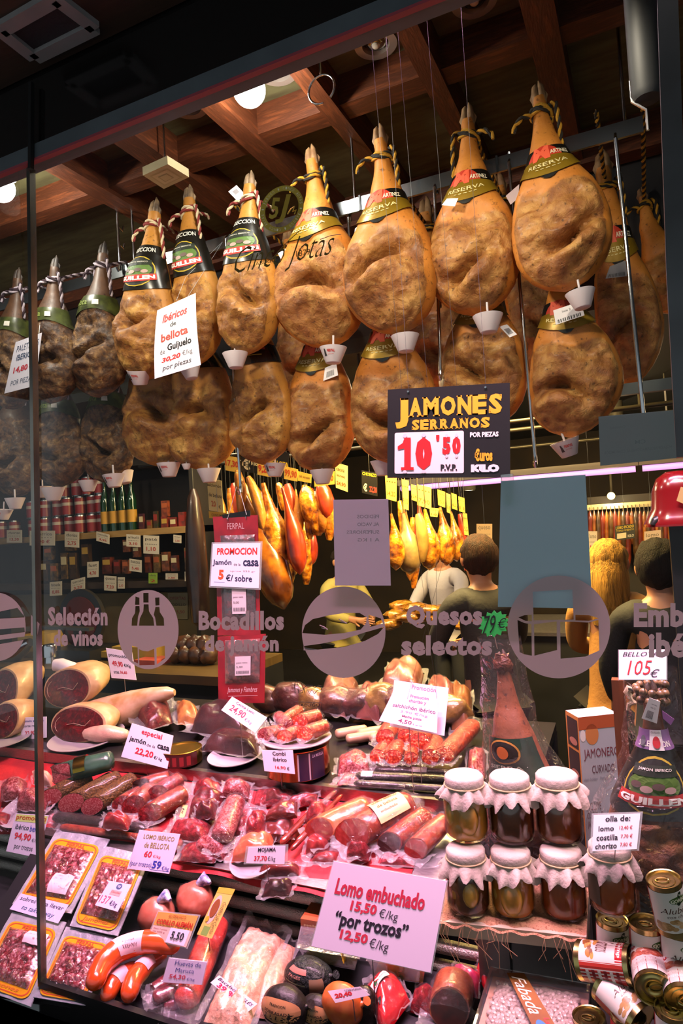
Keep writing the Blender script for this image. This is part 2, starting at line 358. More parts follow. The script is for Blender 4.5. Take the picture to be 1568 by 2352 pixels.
# black pipe at the right
p = P(1488, 232, 1.75); g = empty('black_pipe', p, 'thick black pipe coming down beside the window frame', 'pipe')
b = MB(); b.lathe([(.0, 0), (.03, .004), (.038, .02), (.038, 1.6)], 20, p); b.build('pipe_body', mat('pipe_black', '121315', rough=.6), g)
b = MB(); b.tube([p+Vector((-.035, 0, .06)), p+Vector((-.035, 0, .01)), p+Vector((-.005, 0, -.02)), p+Vector((-.005, 0, -.07))], .004, 6); b.build('bracket', chrome, g)
# ham rail: flat chrome bar on ceiling rods
YR = 2.52
ra, rb_ = P(268, 612, YR), P(1478, 306, YR); zr = (ra.z+rb_.z)/2
g = empty('ham_rail', Vector(((ra.x+rb_.x)/2, YR, zr)), 'flat polished steel rail carrying the hanging hams', 'rail')
b = MB(); b.box((-3.2, YR-.006, zr-.028), (rb_.x, YR+.006, zr+.028)); b.build('rail_bar', mat('rail_steel', 'a9adb0', rough=.22, metal=1), g, False)
for px in (300, 815, 1450):
    q = P(px, 500, YR); b = MB(); b.tube([(q.x, YR+.01, zr), (q.x, YR+.01, ZC)], .006, 8); b.build('hanger_rod', chrome, g)
for px in (280, 545, 830, 1150, 1300):
    q = P(px, 500, YR).x; b = MB(); b.box((q-.004, YR-.012, zr-.03), (q+.004, YR-.006, zr+.032)); b.build('rail_clip', mat('clip_dark', '2b2d30', rough=.4, metal=.6), g, False)
# chrome rods with hooks
def rod(x0, y0, x1, y1, Y, label):
    a, b_ = P(x0, y0, Y), P(x1, y1, Y); g = empty('ham_hanger_rod', b_, label, 'hanger rod', 'chrome rods hanging from the rail')
    b = MB(); b.tube([a, b_], .0065, 10); b.build('shaft', chrome, g)
    b = MB(); b.tube([a+Vector((0, .0, .0)), a+Vector((0, .03, .03)), a+Vector((0, YR-Y, .045)), a+Vector((0, YR-Y+.02, .03)), a+Vector((0, YR-Y+.02, -.01))], .005, 8); b.build('top_hook', chrome, g)
    b = MB(); d = (b_-a).normalized(); b.tube([b_-d*.035, b_-d*.0, b_+Vector((.0, -.012, -.008)), b_+Vector((0, -.022, .008))], .0075, 8); b.build('end_hook', chrome, g)
    for f_ in (.33, .62):
        c = a+(b_-a)*f_; b = MB(); b.tube([c+Vector((0, .002, .012)), c+Vector((0, .03, .0)), c+Vector((0, .04, .03))], .0045, 8); b.build('side_hook', chrome, g)
rod(1413, 318, 1486, 1040, 2.28, 'free chrome rod hanging far right with nothing on its hook')
rod(1168, 372, 1230, 1066, 2.50, 'chrome rod between the two biggest hams on the right')
rod(997, 430, 1012, 868, 2.50, 'chrome rod in the gap above the black ham price sign')
rod(517, 548, 553, 1130, 2.46, 'chrome rod whose end hook carries the red sachet strip')
rod(800, 500, 812, 760, 2.52, 'short chrome rod behind the middle hams')
rod(268, 480, 276, 620, 2.5, 'thin rod rising from the left end of the rail')
# tube fixtures behind the header rail, the inner one added for its fill light
for nm, (xa, xb, y_, z_), lab in (('tube_lamp', (-2.2, .1, 1.44, 2.905), 'slim lamp tube mounted behind the header rail over the meat'), ('tube_lamp', (-2.05, .55, 1.80, 3.135), 'unseen batten added for the inner fill light over the meat'), ('tube_lamp', (-.05, .65, 1.42, 2.905), 'short lamp tube behind the header rail over the jars')):
    g = empty(nm, Vector(((xa+xb)/2, y_, z_)), lab, 'lamp', 'lamp tubes behind the header'); b = MB(); b.box((xa, y_-.04, z_+.004), (xb, y_+.04, z_+.03)); b.build('batten', flat('b8b4b4'), g, False)
    for x_ in (xa+.2, xb-.2): b = MB(); b.tube([(x_, y_, z_+.03), (x_, y_, ZC)], .004, 6); b.build('hanger', chrome, g)
# ================================================================== hams
def ham_mat(name, lean, rind, dark, scale=16, wet=.25, spots=.0):
    if name in MATS: return MATS[name]
    m, t, b = nt(name); n, l = t.nodes, t.links
    tc = n.new('ShaderNodeTexCoord'); oi = n.new('ShaderNodeObjectInfo'); mu = n.new('ShaderNodeMath'); mu.operation = 'MULTIPLY'; mu.inputs[1].default_value = 50; l.new(oi.outputs['Random'], mu.inputs[0])
    def nz(sc, det, dist=0, dim='4D'):
        k = n.new('ShaderNodeTexNoise'); k.noise_dimensions = dim; k.inputs['Scale'].default_value = sc; k.inputs['Detail'].default_value = det; k.inputs['Distortion'].default_value = dist; k.inputs['Roughness'].default_value = .62
        l.new(tc.outputs['Object'], k.inputs['Vector']); l.new(mu.outputs[0], k.inputs['W']); return k
    def ramp(src, stops):
        c = n.new('ShaderNodeValToRGB'); e = c.color_ramp.elements
        while len(e) < len(stops): e.new(.5)
        for k, (p, col) in zip(e, stops): k.position = p; k.color = lin(col)
        l.new(src, c.inputs[0]); return c
    n1 = nz(scale, 7, .6); leanc = ramp(n1.outputs[0], [(.22, dark), (.42, lean[0]), (.56, lean[1]), (.76, lean[2])])
    n2 = nz(9, 4, .3); rindc = ramp(n2.outputs[0], [(.3, rind[0]), (.7, rind[1])])
    at = n.new('ShaderNodeAttribute'); at.attribute_name = 'lean'
    n3 = nz(30, 3); ad = n.new('ShaderNodeMath'); ad.operation = 'MULTIPLY_ADD'; ad.inputs[1].default_value = .7; l.new(n3.outputs[0], ad.inputs[0]); 
    sb = n.new('ShaderNodeMath'); sb.operation = 'SUBTRACT'; sb.inputs[1].default_value = .35; l.new(at.outputs['Fac'], sb.inputs[0]); l.new(sb.outputs[0], ad.inputs[2])
    sm = n.new('ShaderNodeMapRange'); sm.interpolation_type = 'SMOOTHSTEP'; sm.inputs[1].default_value = .35; sm.inputs[2].default_value = .65; l.new(ad.outputs[0], sm.inputs[0])
    mx = n.new('ShaderNodeMix'); mx.data_type = 'RGBA'; l.new(sm.outputs[0], mx.inputs[0]); l.new(rindc.outputs[0], mx.inputs[6]); l.new(leanc.outputs[0], mx.inputs[7])
    n4 = nz(70, 3); sp = ramp(n4.outputs[0], [(.30, '6b5a4c'), (.42, 'ffffff')])
    m2 = n.new('ShaderNodeMix'); m2.data_type = 'RGBA'; m2.blend_type = 'MULTIPLY'; m2.inputs[0].default_value = .8; l.new(mx.outputs[2], m2.inputs[6]); l.new(sp.outputs[0], m2.inputs[7])
    n6 = nz(24, 6, .4); n6.noise_type = 'RIDGED_MULTIFRACTAL'; n6.normalize = True; n6.inputs['Scale'].default_value = 15
    cr6 = ramp(n6.outputs[0], [(.0, 'e6d6c8'), (.08, 'ffffff')])
    m3 = n.new('ShaderNodeMix'); m3.data_type = 'RGBA'; m3.blend_type = 'MULTIPLY'; l.new(sm.outputs[0], m3.inputs[0]); l.new(m2.outputs[2], m3.inputs[6]); l.new(cr6.outputs[0], m3.inputs[7]); m2 = m3
    l.new(m2.outputs[2], b.inputs['Base Color'])
    n5 = nz(34, 9, .5); bp = n.new('ShaderNodeBump'); bp.inputs['Strength'].default_value = .75; bp.inputs['Distance'].default_value = .012; ad5 = n.new('ShaderNodeMath'); ad5.operation = 'ADD'; l.new(n5.outputs[0], ad5.inputs[0]); l.new(n6.outputs[0], ad5.inputs[1]); l.new(ad5.outputs[0], bp.inputs['Height'])
    mb_ = n.new('ShaderNodeMath'); mb_.operation = 'MULTIPLY_ADD'; mb_.inputs[1].default_value = .8; mb_.inputs[2].default_value = .22; l.new(sm.outputs[0], mb_.inputs[0]); l.new(mb_.outputs[0], bp.inputs['Strength'])
    l.new(bp.outputs[0], b.inputs['Normal'])
    b.inputs['Roughness'].default_value = .58; b.inputs['Coat Weight'].default_value = wet; b.inputs['Coat Roughness'].default_value = .3
    MATS[name] = m; return m
HAM = {'serrano': ham_mat('serrano_ham', ('935c28', 'b47f40', 'cfa25e'), ('cc8232', 'b4691f'), '5c3818', 13, .12),
       'iberico': ham_mat('iberico_ham', ('845222', 'aa7834', 'c69a4e'), ('b87e2e', '986022'), '4c2e12', 15, .12),
       'paleta': ham_mat('paleta_ham', ('3e2514', '70502e', 'b89460'), ('583820', '301d10'), '150c07', 30, .10)}
HAM['dry'] = ham_mat('dry_ham', ('5a2e18', '7c4a28', '9a6a3c'), ('7a4424', '552c16'), '2a140a', 22, .2)
PROF = [(0, .02), (.10, .030), (.14, .031), (.2, .040), (.26, .052), (.31, .07), (.36, .085), (.42, .112), (.47, .148), (.53, .188), (.6, .216), (.68, .234), (.75, .237), (.82, .226), (.88, .20), (.93, .158), (.97, .10), (1., .012)]
PROF_I = [(0, .02), (.10, .034), (.14, .034), (.2, .043), (.26, .055), (.31, .075), (.36, .10), (.42, .135), (.5, .175), (.58, .205), (.66, .228), (.74, .237), (.82, .230), (.89, .20), (.94, .155), (.98, .08), (1., .012)]
def prof(t, K=None):
    pf = PROF_I if K in ('iberico', 'paleta', 'dry') else PROF
    for (a, x), (b, y) in zip(pf, pf[1:]):
        if t <= b: f = (t-a)/(b-a); return x+(y-x)*f
    return .012
def sstep(a, b, x): x = max(0, min(1, (x-a)/(b-a))); return x*x*(3-2*x)
def rope(mb_a, mb_b, path, r, pitch=6.0, flat_=1):
    pts = [Vector(path[0])]
    for p in path[1:]:
        p = Vector(p); d = (p-pts[-1]).length; k = max(1, int(d/(r*1.1))); q = pts[-1].copy()
        for i in range(1, k+1): pts.append(q.lerp(p, i/k))
    up = None; s = 0; A = []; B = []
    for i, p in enumerate(pts):
        d = (pts[min(i+1, len(pts)-1)]-pts[max(i-1, 0)])
        if d.length < 1e-9: continue
        d.normalize()
        up = d.orthogonal().normalized() if up is None else (up-d*up.dot(d)).normalized()
        sd = d.cross(up); a = 2*math.pi*s/(r*pitch); s += r*1.1
        o = (up*math.cos(a)+sd*math.sin(a))*r*.5; A.append(p+o); B.append(p-o)
    mb_a.tube(A, r*.62, 6); mb_b.tube(B, r*.62, 6)
ROPES = {'serrano': ('c08a1e', '231c14'), 'iberico': ('cdbb98', '7a2522'), 'paleta': ('2a1420', 'a89aa4')}
BAND = mat('label_black', '15130f', rough=.3); GOLD = mat('label_gold', '9a7a1e', '84651a', rough=.35, metal=.35, scale=8)
class Ham:
    def __init__(s, top, ext, bot, Y, kind, label, seed, hoof=True, ropey=True, band=None, fold=.78, t0=.08, thick=.6, name='hanging_ham', tail=1):
        xl, xr, ym = ext; s.seed = seed; s.kind = kind; s.rng = random.Random(seed)
        a, m_, c = P(*top, Y), P((xl+xr)/2, ym, Y), P(*bot, Y); s.L = (c-a).length; tm = (ym-top[1])/(bot[1]-top[1])
        hw = (P(xr, ym, Y)-P(xl, ym, Y)).length/2
        s.k = hw/(prof(tm, kind)*s.L); s.a, s.c = a, c
        lin_ = a.lerp(c, tm); s.off = (m_-lin_); s.tm = tm; s.thick = thick; s.fold = fold; s.Y = Y
        s.fu = s.rng.uniform(-.25, .25); s.sd = Vector((seed*7.3, seed*3.1, seed*1.7))
        g = empty(name, Vector((c.x, c.y, c.z)), label, 'ham', 'hams hanging from the rail'); s.g = g
        nu, nv = 64, 84; mb = MB(); vals = []
        def fn(u, v):
            t = t0+(1-t0)*v; p, le = s.S(u*2*math.pi, t, True); vals.append(le); return p
        mb.grid(fn, nu, nv, True); k = len(mb.v)-nu; mb.f.append(tuple(range(k, k+nu))); mb.m.append(0)
        o = mb.build('ham_body', HAM[kind], g); at = o.data.attributes.new('lean', 'FLOAT', 'POINT'); at.data.foreach_set('value', vals)
        if hoof: s.hoof()
        if ropey: s.rope(tail)
        if band: getattr(s, 'band_'+band)()
    def cen(s, t):
        q = s.a.lerp(s.c, t); w = sstep(.25, s.tm, t) if t < s.tm else 1-.9*sstep(s.tm, 1.0, t)*.6
        return q + s.off*w
    def S(s, th, t, full=False, out=0):
        c = s.cen(t); w = prof(t, s.kind)*s.L*(1+(s.k-1)*sstep(.25, .5, t)); cs, sn = math.cos(th), math.sin(th)
        T = (s.c-s.a).normalized(); X = (Vector((1, 0, 0))-T*T.x).normalized(); Fv = X.cross(T); 
        if Fv.y > 0: Fv = -Fv
        body = sstep(.38, .6, t); th_ = s.thick*body + .92*(1-body)
        e = .86 if sn > 0 else 1.0
        cx = math.copysign(abs(cs)**.92, cs); sy = math.copysign(abs(sn)**e, sn)
        p = c + X*(w*cx) + Fv*(w*th_*sy)
        q = p*9 + s.sd
        lean = 0.
        if sn > -.2:
            lean = sstep(.35, .62, sn + .10*noise.noise(q*1.3))*sstep(.50, .62, t+.05*noise.noise(q))*(1-sstep(.955, .995, t))
        if s.kind == 'paleta': lean = sstep(.40, .5, t)
        if body > 0:
            r1 = noise.noise(q*.55)*.026 + (.5-abs(noise.noise(q*1.1+Vector((5, 0, 0)))))*.034*lean + (.4-abs(noise.noise(q*2.4+Vector((0, 9, 0)))))*.020*lean + noise.noise(q*5.2)*.007*lean
            d = r1*body*(.35+.65*lean)
            if sn > 0:                                      # flattened cut face, hip fold and the bulge under it
                tf = s.fold + .05*math.sin(3*cx+s.seed) ; fold = math.exp(-((t-tf)/.028)**2)*math.exp(-((cx-s.fu)/.52)**2)
                bul = math.exp(-((t-tf-.085)/.05)**2)*math.exp(-((cx-s.fu)/.5)**2)
                hol = math.exp(-((t-.62)/.07)**2)*math.exp(-((cx+s.fu*1.5)/.4)**2)
                d += (-.10*fold + .042*bul - .028*hol)*s.k*s.L/.75
            d *= min(1, s.L/.7)
            p += (X*cx*.35 + Fv*sy)*d
        else: p += (X*cx+Fv*sy)*noise.noise(q*2)*.003
        if out: p += (X*cs+Fv*sn)*out
        return (p, lean) if full else p
    def surf(s, th0, th1, ta, tb, out):
        """(u, v) -> point on the skin, u left to right over the front, v down"""
        A = lambda f, u: f(u) if callable(f) else f
        return lambda u, v: s.S(math.radians(th0+(th1-th0)*u), A(ta, u)+(A(tb, u)-A(ta, u))*v, False, out)
    def patch(s, name, f, m, nu=14, nv=6, par=None):
        b = MB(); b.grid(lambda u, v: f(1-u, v), nu, nv); return b.build(name, m, par or s.g)
    def write(s, f, texts, par):
        by = {}
        for i, t in enumerate(texts): by.setdefault((t[2], i if t[0][0] == '#' else -1), []).append(t)
        for (c, i), ts in by.items():
            b = MB()
            for t in ts:
                if t[0] == '#rect': u0, v0, u1, v1 = t[1]; b.grid(lambda u, v: f(u0+(u1-u0)*(1-u), v0+(v1-v0)*v), 6, 3)
                elif t[0] == '#disc':
                    u0, v0, u1, v1 = t[1]; b.grid(lambda u, v: f((u0+u1)/2+(u1-u0)/2*v*math.cos(-6.2832*u), (v0+v1)/2+(v1-v0)/2*v*math.sin(-6.2832*u)), 20, 3)
                elif t[0] == '#ring':
                    u0, v0, u1, v1 = t[1]; b.grid(lambda u, v: f((u0+u1)/2+(u1-u0)/2*(1-.09*v)*math.cos(6.2832*u), (v0+v1)/2+(v1-v0)/2*(1-.07*v)*math.sin(6.2832*u)), 28, 1)
                else: put_text(b, f, t[0], t[1], t[3] if len(t) > 3 else .02)
            b.build('lettering' if i < 0 else 'printed_patch', flat(c), par, False)
    def hoof(s):
        t = s.cen(.10); d = (s.a-s.cen(.13)).normalized(); w = prof(.1)*s.L; X = Vector((1, 0, 0)); b = MB(); L = (s.a-t).length
        for sg in (-1, 1):
            b.tube([t-d*L*.35+X*sg*w*.1, t+X*sg*w*.45, t+d*L*.35+X*sg*w*.5+Vector((0, -.004, 0)), t+d*L*.75+X*sg*w*.42, t+d*L*(1.02 if sg > 0 else .9)+X*sg*w*.25], [w*.75, w*.66, w*.6, w*.45, w*.1], 8)
            b.tube([t+X*sg*w*.7+Vector((0, .006, 0)), t+d*L*.3+X*sg*w*1.15+Vector((0, .004, 0)), t+d*L*.45+X*sg*w*1.05], [w*.3, w*.26, w*.05], 6)
        cols = {'serrano': ('a8845c', '7a5638'), 'iberico': ('94795a', '3d2f24'), 'paleta': ('3a2c22', '171210'), 'dry': ('4a3424', '2a1c14')}[s.kind]
        b.build('hoof', mat('hoof_'+s.kind, cols[0], cols[1], rough=.6, scale=22, bump=.4), s.g)
    def rope(s, tail):
        c = s.cen(.165); w = prof(.165)*s.L*1.28; A, B = MB(), MB(); r = .0085; pa = []
        for i in range(27):
            a = i/26*4*math.pi; pa.append(c+Vector((w*math.cos(a), w*math.sin(a), .012*(i/26*2-1)+.010*math.cos(a+s.seed))))
        rope(A, B, pa, r)
        k = c+Vector((w*.9, -w*.45, 0)) if tail > 0 else c+Vector((-w*.9, -w*.45, 0)); sg = 1 if tail > 0 else -1
        rope(A, B, [k+Vector((0, .01, .03)), k+Vector((sg*.02, -.008, .015)), k+Vector((sg*.028, -.004, -.05)), k+Vector((sg*.03, 0, -.13)), k+Vector((sg*.022, .006, -.15))], r)
        k2 = c+Vector((-sg*w*.9, -w*.5, .0)); rope(A, B, [k2, k2+Vector((-sg*.03, -.012, -.002)), k2+Vector((-sg*.055, -.01, -.022)), k2+Vector((-sg*.062, -.008, -.045))], r*1.05)
        rope(A, B, [c+Vector((0, w, 0)), c+Vector((0, w+.02, .03)), Vector((c.x, YR-.01, max(zr+.035, c.z+.05))), Vector((c.x, YR+.012, max(zr+.03, c.z+.045)))], r)
        ca, cb = ROPES[s.kind]
        ro = A.build('rope', mat('rope_'+ca, ca, rough=.8, bump=.5, bscale=400), s.g); B.build('rope_strand', mat('rope_'+cb, cb, rough=.8, bump=.5, bscale=400), ro)
    def band_martinez(s, ta=.355):
        low = lambda u: ta+.125+.022*math.cos(6.283*(u-.5))
        f0 = s.surf(200, -20, ta, ta+.062, .006); f1 = s.surf(172, 8, ta+.056, low, .0085)
        bd = s.patch('label_band', f0, BAND)
        fr = s.surf(135, 55, ta-.004, ta+.07, .008); rd = MB(); rd.grid(lambda u, v: fr(.5+.5*math.cos(math.pi*u), 1-v*math.sin(math.pi*u)), 16, 6); rd.build('red_arch', flat('b8321c'), bd)
        s.write(s.surf(150, 30, ta, ta+.07, .0098), [('M', (.26, .0, .56, .98), 'e05a3c', .05), ('ARTINEZ', (.57, .42, .94, .72), 'e8dcc0', .02)], bd)
        gd = s.patch('gold_tongue', f1, GOLD)
        s.write(s.surf(172, 8, ta+.056, low, .0105), [('RESERVA', (.28, .34, .72, .56), 'd9c88a', .01), ('.....', (.38, .66, .62, .70), 'd9c88a')], gd)
        f2 = s.surf(118, 62, low, lambda u: low(u)+.018*math.sin(math.pi*u), .007); s.patch('black_tip', f2, BAND, 10, 3, gd)
    def band_guillen(s, ta=.33, tb=.50):
        f = s.surf(185, -5, ta, lambda u: tb+.03*math.sin(math.pi*u), .006); bd = s.patch('label_sleeve', f, BAND, 18, 10)
        up = s.surf(200, -20, ta-.055, ta, .005); ub = s.patch('label_band', up, BAND)
        s.write(s.surf(150, 30, ta-.05, ta, .0075), [('SELECCION', (.05, .25, .95, .75), 'd8d4c8', .02)], ub)
        g = s.surf(160, 20, ta, lambda u: tb+.03*math.sin(math.pi*u), .0080); h = lambda o: s.surf(160, 20, ta, lambda u: tb+.03*math.sin(math.pi*u), o)
        s.write(h(.0080), [('#disc', (.12, .08, .88, .92), 'b39a2a'), ], bd)
        s.write(h(.0092), [('#disc', (.15, .11, .85, .89), '171713')], bd)
        s.write(h(.0104), [('#disc', (.19, .28, .81, .70), '4d6b2a')], bd)
        s.write(h(.0114), [('#rect', (.20, .20, .80, .36), '1c2418'), ('#rect', (.12, .62, .88, .80), 'b02a22')], bd)
        s.write(h(.0124), [('GUILLEN', (.15, .655, .85, .765), 'efe6dc', .05), ('JAMON IBERICO', (.28, .24, .72, .29), 'c8c4b8', .01)] +
                [('#disc', (x, .44+.05*(k % 2), x+.13, .54+.05*(k % 2)), 'a88c84' if k % 2 else '5c4a44') for k, x in enumerate((.24, .36, .48, .6))], bd)
    def band_paleta(s, ta=.37):
        f = s.surf(200, -20, ta, lambda u: ta+.11+.02*math.sin(8*u), .006); bd = s.patch('label_sleeve', f, mat('label_olive', '2b2f18', '4a5226', rough=.35, scale=30))
        s.write(s.surf(160, 40, ta, ta+.11, .008), [('Bellota', (.1, .25, .6, .6), '8a9a4a', .0), ('#rect', (.72, .3, .88, .6), 'd8d0c4')], bd)
    def band_gloss(s, ta=.36):
        f = s.surf(200, -20, ta, lambda u: ta+.09+.02*math.sin(math.pi*u), .006); bd = s.patch('label_band', f, mat('label_gloss', '14110f', rough=.15, coat=.6))
        s.write(s.surf(150, 30, ta, ta+.09, .008), [('#rect', (.1, .25, .9, .42), '8a2a24'), ('GUILLEN', (.25, .27, .75, .40), 'd8c8c0', .03), ('#rect', (.2, .7, .8, .76), 'a08a2c')], bd)
YU, YL = 2.36, 2.53
hams = {}
H_ = [('U1', (1232, 188), (1176, 1403, 545), (1298, 668), YU, 'serrano', 'highest ham at the right with gold reserve label and yellow black rope', 'martinez', .77),
 ('U2', (1072, 238), (982, 1190, 600), (1098, 726), YU, 'serrano', 'big ham with gold reserve label and rope knotted in front of its trotter', 'martinez', .80),
 ('U3', (868, 285), (794, 996, 655), (928, 768), YU, 'serrano', 'ham with gold reserve label third from the right in the top row', 'martinez', .70),
 ('U4', (712, 333), (636, 830, 690), (770, 800), YU, 'serrano', 'orange ham with gold reserve label behind the gold script on the glass', 'martinez', .74),
 ('U5', (574, 393), (507, 640, 690), (566, 815), YU, 'iberico', 'narrow ham with red white rope and green picture label, barcode tag on its shank', 'guillen', .70),
 ('U6', (433, 425), (402, 505, 690), (450, 838), YU-.02, 'iberico', 'narrow ham with black picture label half covered by the white price sheet', 'guillen', .68),
 ('U7', (357, 455), (281, 395, 720), (330, 876), YU-.02, 'iberico', 'narrow ham with black picture label at the left of the white price sheet', 'guillen', .66),
 ('D1', (238, 555), (169, 280, 820), (222, 912), YU-.05, 'paleta', 'dark mouldy shoulder ham with olive label, nearest the pale hams', 'paleta', .72),
 ('D2', (128, 588), (76, 170, 830), (112, 928), YU-.05, 'paleta', 'dark mouldy shoulder ham with rope knot beside the shoulder price sheet', 'paleta', .75),
 ('D3', (42, 615), (-22, 60, 840), (25, 940), YU-.05, 'paleta', 'dark shoulder ham cut by the left edge behind the glass joint', 'paleta', .75)]
for i, (k, top, ext, bot, Y, kd, lab, bd, fo) in enumerate(H_):
    hams[k] = Ham(top, ext, bot, Y+(-.03, .045)[i % 2], kd, lab, i+2, band=bd, fold=fo, tail=-1 if k in ('U2',) else 1)
L_ = [('L1', (1285, 535), (1214, 1430, 880), (1296, 1004), 'serrano', 'lower ham at the far right with a white barcode sticker over its label', 'martinez', .80),
 ('L2', (1100, 530), (1008, 1207, 850), (1120, 985), 'serrano', 'lower ham behind the top right corner of the black price sign', 'martinez', .72),
 ('L3', (885, 600), (806, 1000, 930), (900, 1066), 'serrano', 'lower ham behind the top left corner of the black price sign', 'martinez', .76),
 ('L4', (735, 635), (655, 812, 985), (738, 1088), 'serrano', 'lower ham with a deep reddish hollow, fourth in the bottom row from the right', 'martinez', .80),
 ('L5', (585, 650), (531, 664, 920), (606, 1067), 'iberico', 'lower brown ham above the yellow and black price boards', 'gloss', .74),
 ('L6', (450, 665), (384, 540, 955), (470, 1081), 'iberico', 'lower brown ham with shiny black label under the white price sheet', 'gloss', .72),
 ('L7', (350, 680), (291, 432, 950), (372, 1072), 'iberico', 'lower brown ham beside the dark shoulder hams', None, .70),
 ('DL1', (255, 785), (197, 300, 1000), (243, 1108), 'paleta', 'dark lower shoulder ham next to the brown hams', 'paleta', .75),
 ('DL2', (140, 805), (90, 189, 1035), (130, 1118), 'paleta', 'dark lower shoulder ham second from the pale hams', 'paleta', .75),
 ('DL3', (45, 820), (-10, 88, 1050), (33, 1142), 'paleta', 'dark lower shoulder ham behind the glass joint at the left', None, .75)]
for i, (k, top, ext, bot, kd, lab, bd, fo) in enumerate(L_):
    hams[k] = Ham(top, ext, bot, YL+(-.02, .06)[i % 2]+(.06 if k == 'L7' else 0), kd, lab, i+31, hoof=False, ropey=True, band=bd, fold=fo, thick=.52)
B_ = [('B1', (1380, 345), (1372, 1524, 760), (1440, 885), 3.02, 'serrano', 'shadowy ham hanging behind the free chrome rod', 'martinez'),
 ('B2', (975, 452), (930, 1075, 800), (1000, 940), 3.0, 'serrano', 'shadowy ham behind the gap under the ham third from the right', None),
 ('B3', (1140, 395), (1165, 1330, 720), (1215, 860), 3.0, 'serrano', 'shadowy ham behind the gap between the two largest hams', None),
 ('B4', (1470, 430), (1480, 1600, 640), (1530, 720), 3.3, 'serrano', 'far reddish ham hanging at the right edge behind the rod', None),
 ('B5', (660, 520), (640, 760, 800), (690, 930), 3.0, 'serrano', 'shadowy ham behind the orange ham and its gold label', None)]
for i, (k, top, ext, bot, Y, kd, lab, bd) in enumerate(B_):
    hams[k] = Ham(top, ext, bot, Y, kd, lab, i+61, band=bd)
# white plastic drip cups under the hams
CUPM = mat('white_cup', 'd9cdd2', rough=.45, sss=.0)
def cup(px, py, Y, label, wpx=62, tilt=(0, 0), printed=False):
    c = P(px, py, Y); r = wpx*mpp(c)/2; k = r/.05
    m = Matrix.Translation(c) @ Matrix.Rotation(math.radians(tilt[1]), 4, 'Y') @ Matrix.Rotation(math.radians(tilt[0]), 4, 'X')
    g = empty('drip_cup', c, label, 'cup', 'white drip cups under the hams', m)
    b = MB(); b.lathe([(.0, -.028), (.026, -.028), (.028, -.026), (.05, .028), (.051, .030), (.0485, .030), (.026, -.024), (0, -.025)], 28); b.v = [v*k for v in b.v]; b.build('cup_wall', CUPM, g, local=True)
    b = MB(); b.tube([Vector((0, 0, -.02))*k, Vector((0, 0, .075))*k], .004*k, 8); b.build('spike', CUPM, g, local=True)
    if printed:
        b = MB()
        def f(u, v):
            a = math.radians(-125+70*u); z = .028-.05*v; r_ = (.051+(.028-.051)*v*.9)+.0008; return Vector((r_*math.cos(a), r_*math.sin(a), z))*k
        put_text(b, f, 'FERPAL', (.42, .25, .98, .45), .03); put_text(b, f, 'JAMONES', (.45, .56, .9, .64), .0)
        b.build('lettering', flat('c23a34'), g, False, local=True)
        b = MB(); b.poly([f(*q) for q in ((.1, .7), (.34, .7), (.3, .4), (.26, .2), (.18, .2), (.16, .4))]); b.build('emblem', flat('2a2426'), g, False, local=True)
    return g
for a in [(1335, 690, 2.3, 'plain cup under the highest ham at the right', 66, (0, -6)), (1121, 745, 2.34, 'plain cup under the big ham with the front rope knot', 68), (931, 790, 2.34, 'plain cup under the third ham from the right', 64),
          (765, 817, 2.33, 'printed cup in front of the lower ham with reddish hollow', 62, (0, 4), True), (541, 829, 2.3, 'plain cup beside the rod under the narrow ham with barcode tag', 58), (438, 857, 2.36, 'cup peeping out under the white price sheet', 48, (0, -10)),
          (321, 868, 2.28, 'printed cup tilted under the narrow ham left of the price sheet', 56, (14, 10), True), (1302, 1030, 2.5, 'tilted cup under the lower ham at the far right', 66, (10, -14), True), (880, 1076, 2.55, 'cup half hidden by the left edge of the black price sign', 58),
          (740, 1096, 2.55, 'plain cup under the lower ham with reddish hollow', 56), (631, 1080, 2.55, 'printed cup in front of the yellow price boards', 52, (0, 4), True), (480, 1093, 2.55, 'plain cup above the red sachet strip', 54), (388, 1080, 2.55, 'printed cup under the lower brown ham beside the shoulders', 54, (0, 0), True),
          (262, 1105, 2.5, 'printed cup in front of the green bottles', 50, (0, -3), True), (287, 1098, 2.62, 'cup partly behind the printed cup by the bottles', 44, (0, -14)), (203, 1117, 2.58, 'small plain cup above the red cans', 44), (122, 1136, 2.5, 'plain cup under the dark lower shoulders right of the glass joint', 52),
          (98, 1131, 2.62, 'cup partly behind the plain cup right of the glass joint', 44), (35, 1157, 2.5, 'plain cup left of the glass joint', 44), (8, 1182, 2.5, 'cup cut by the left edge', 40, (0, 8), True), (428, 1072, 2.52, 'tiny cup in the dark behind the lower brown hams', 22)]:
    cup(*a)
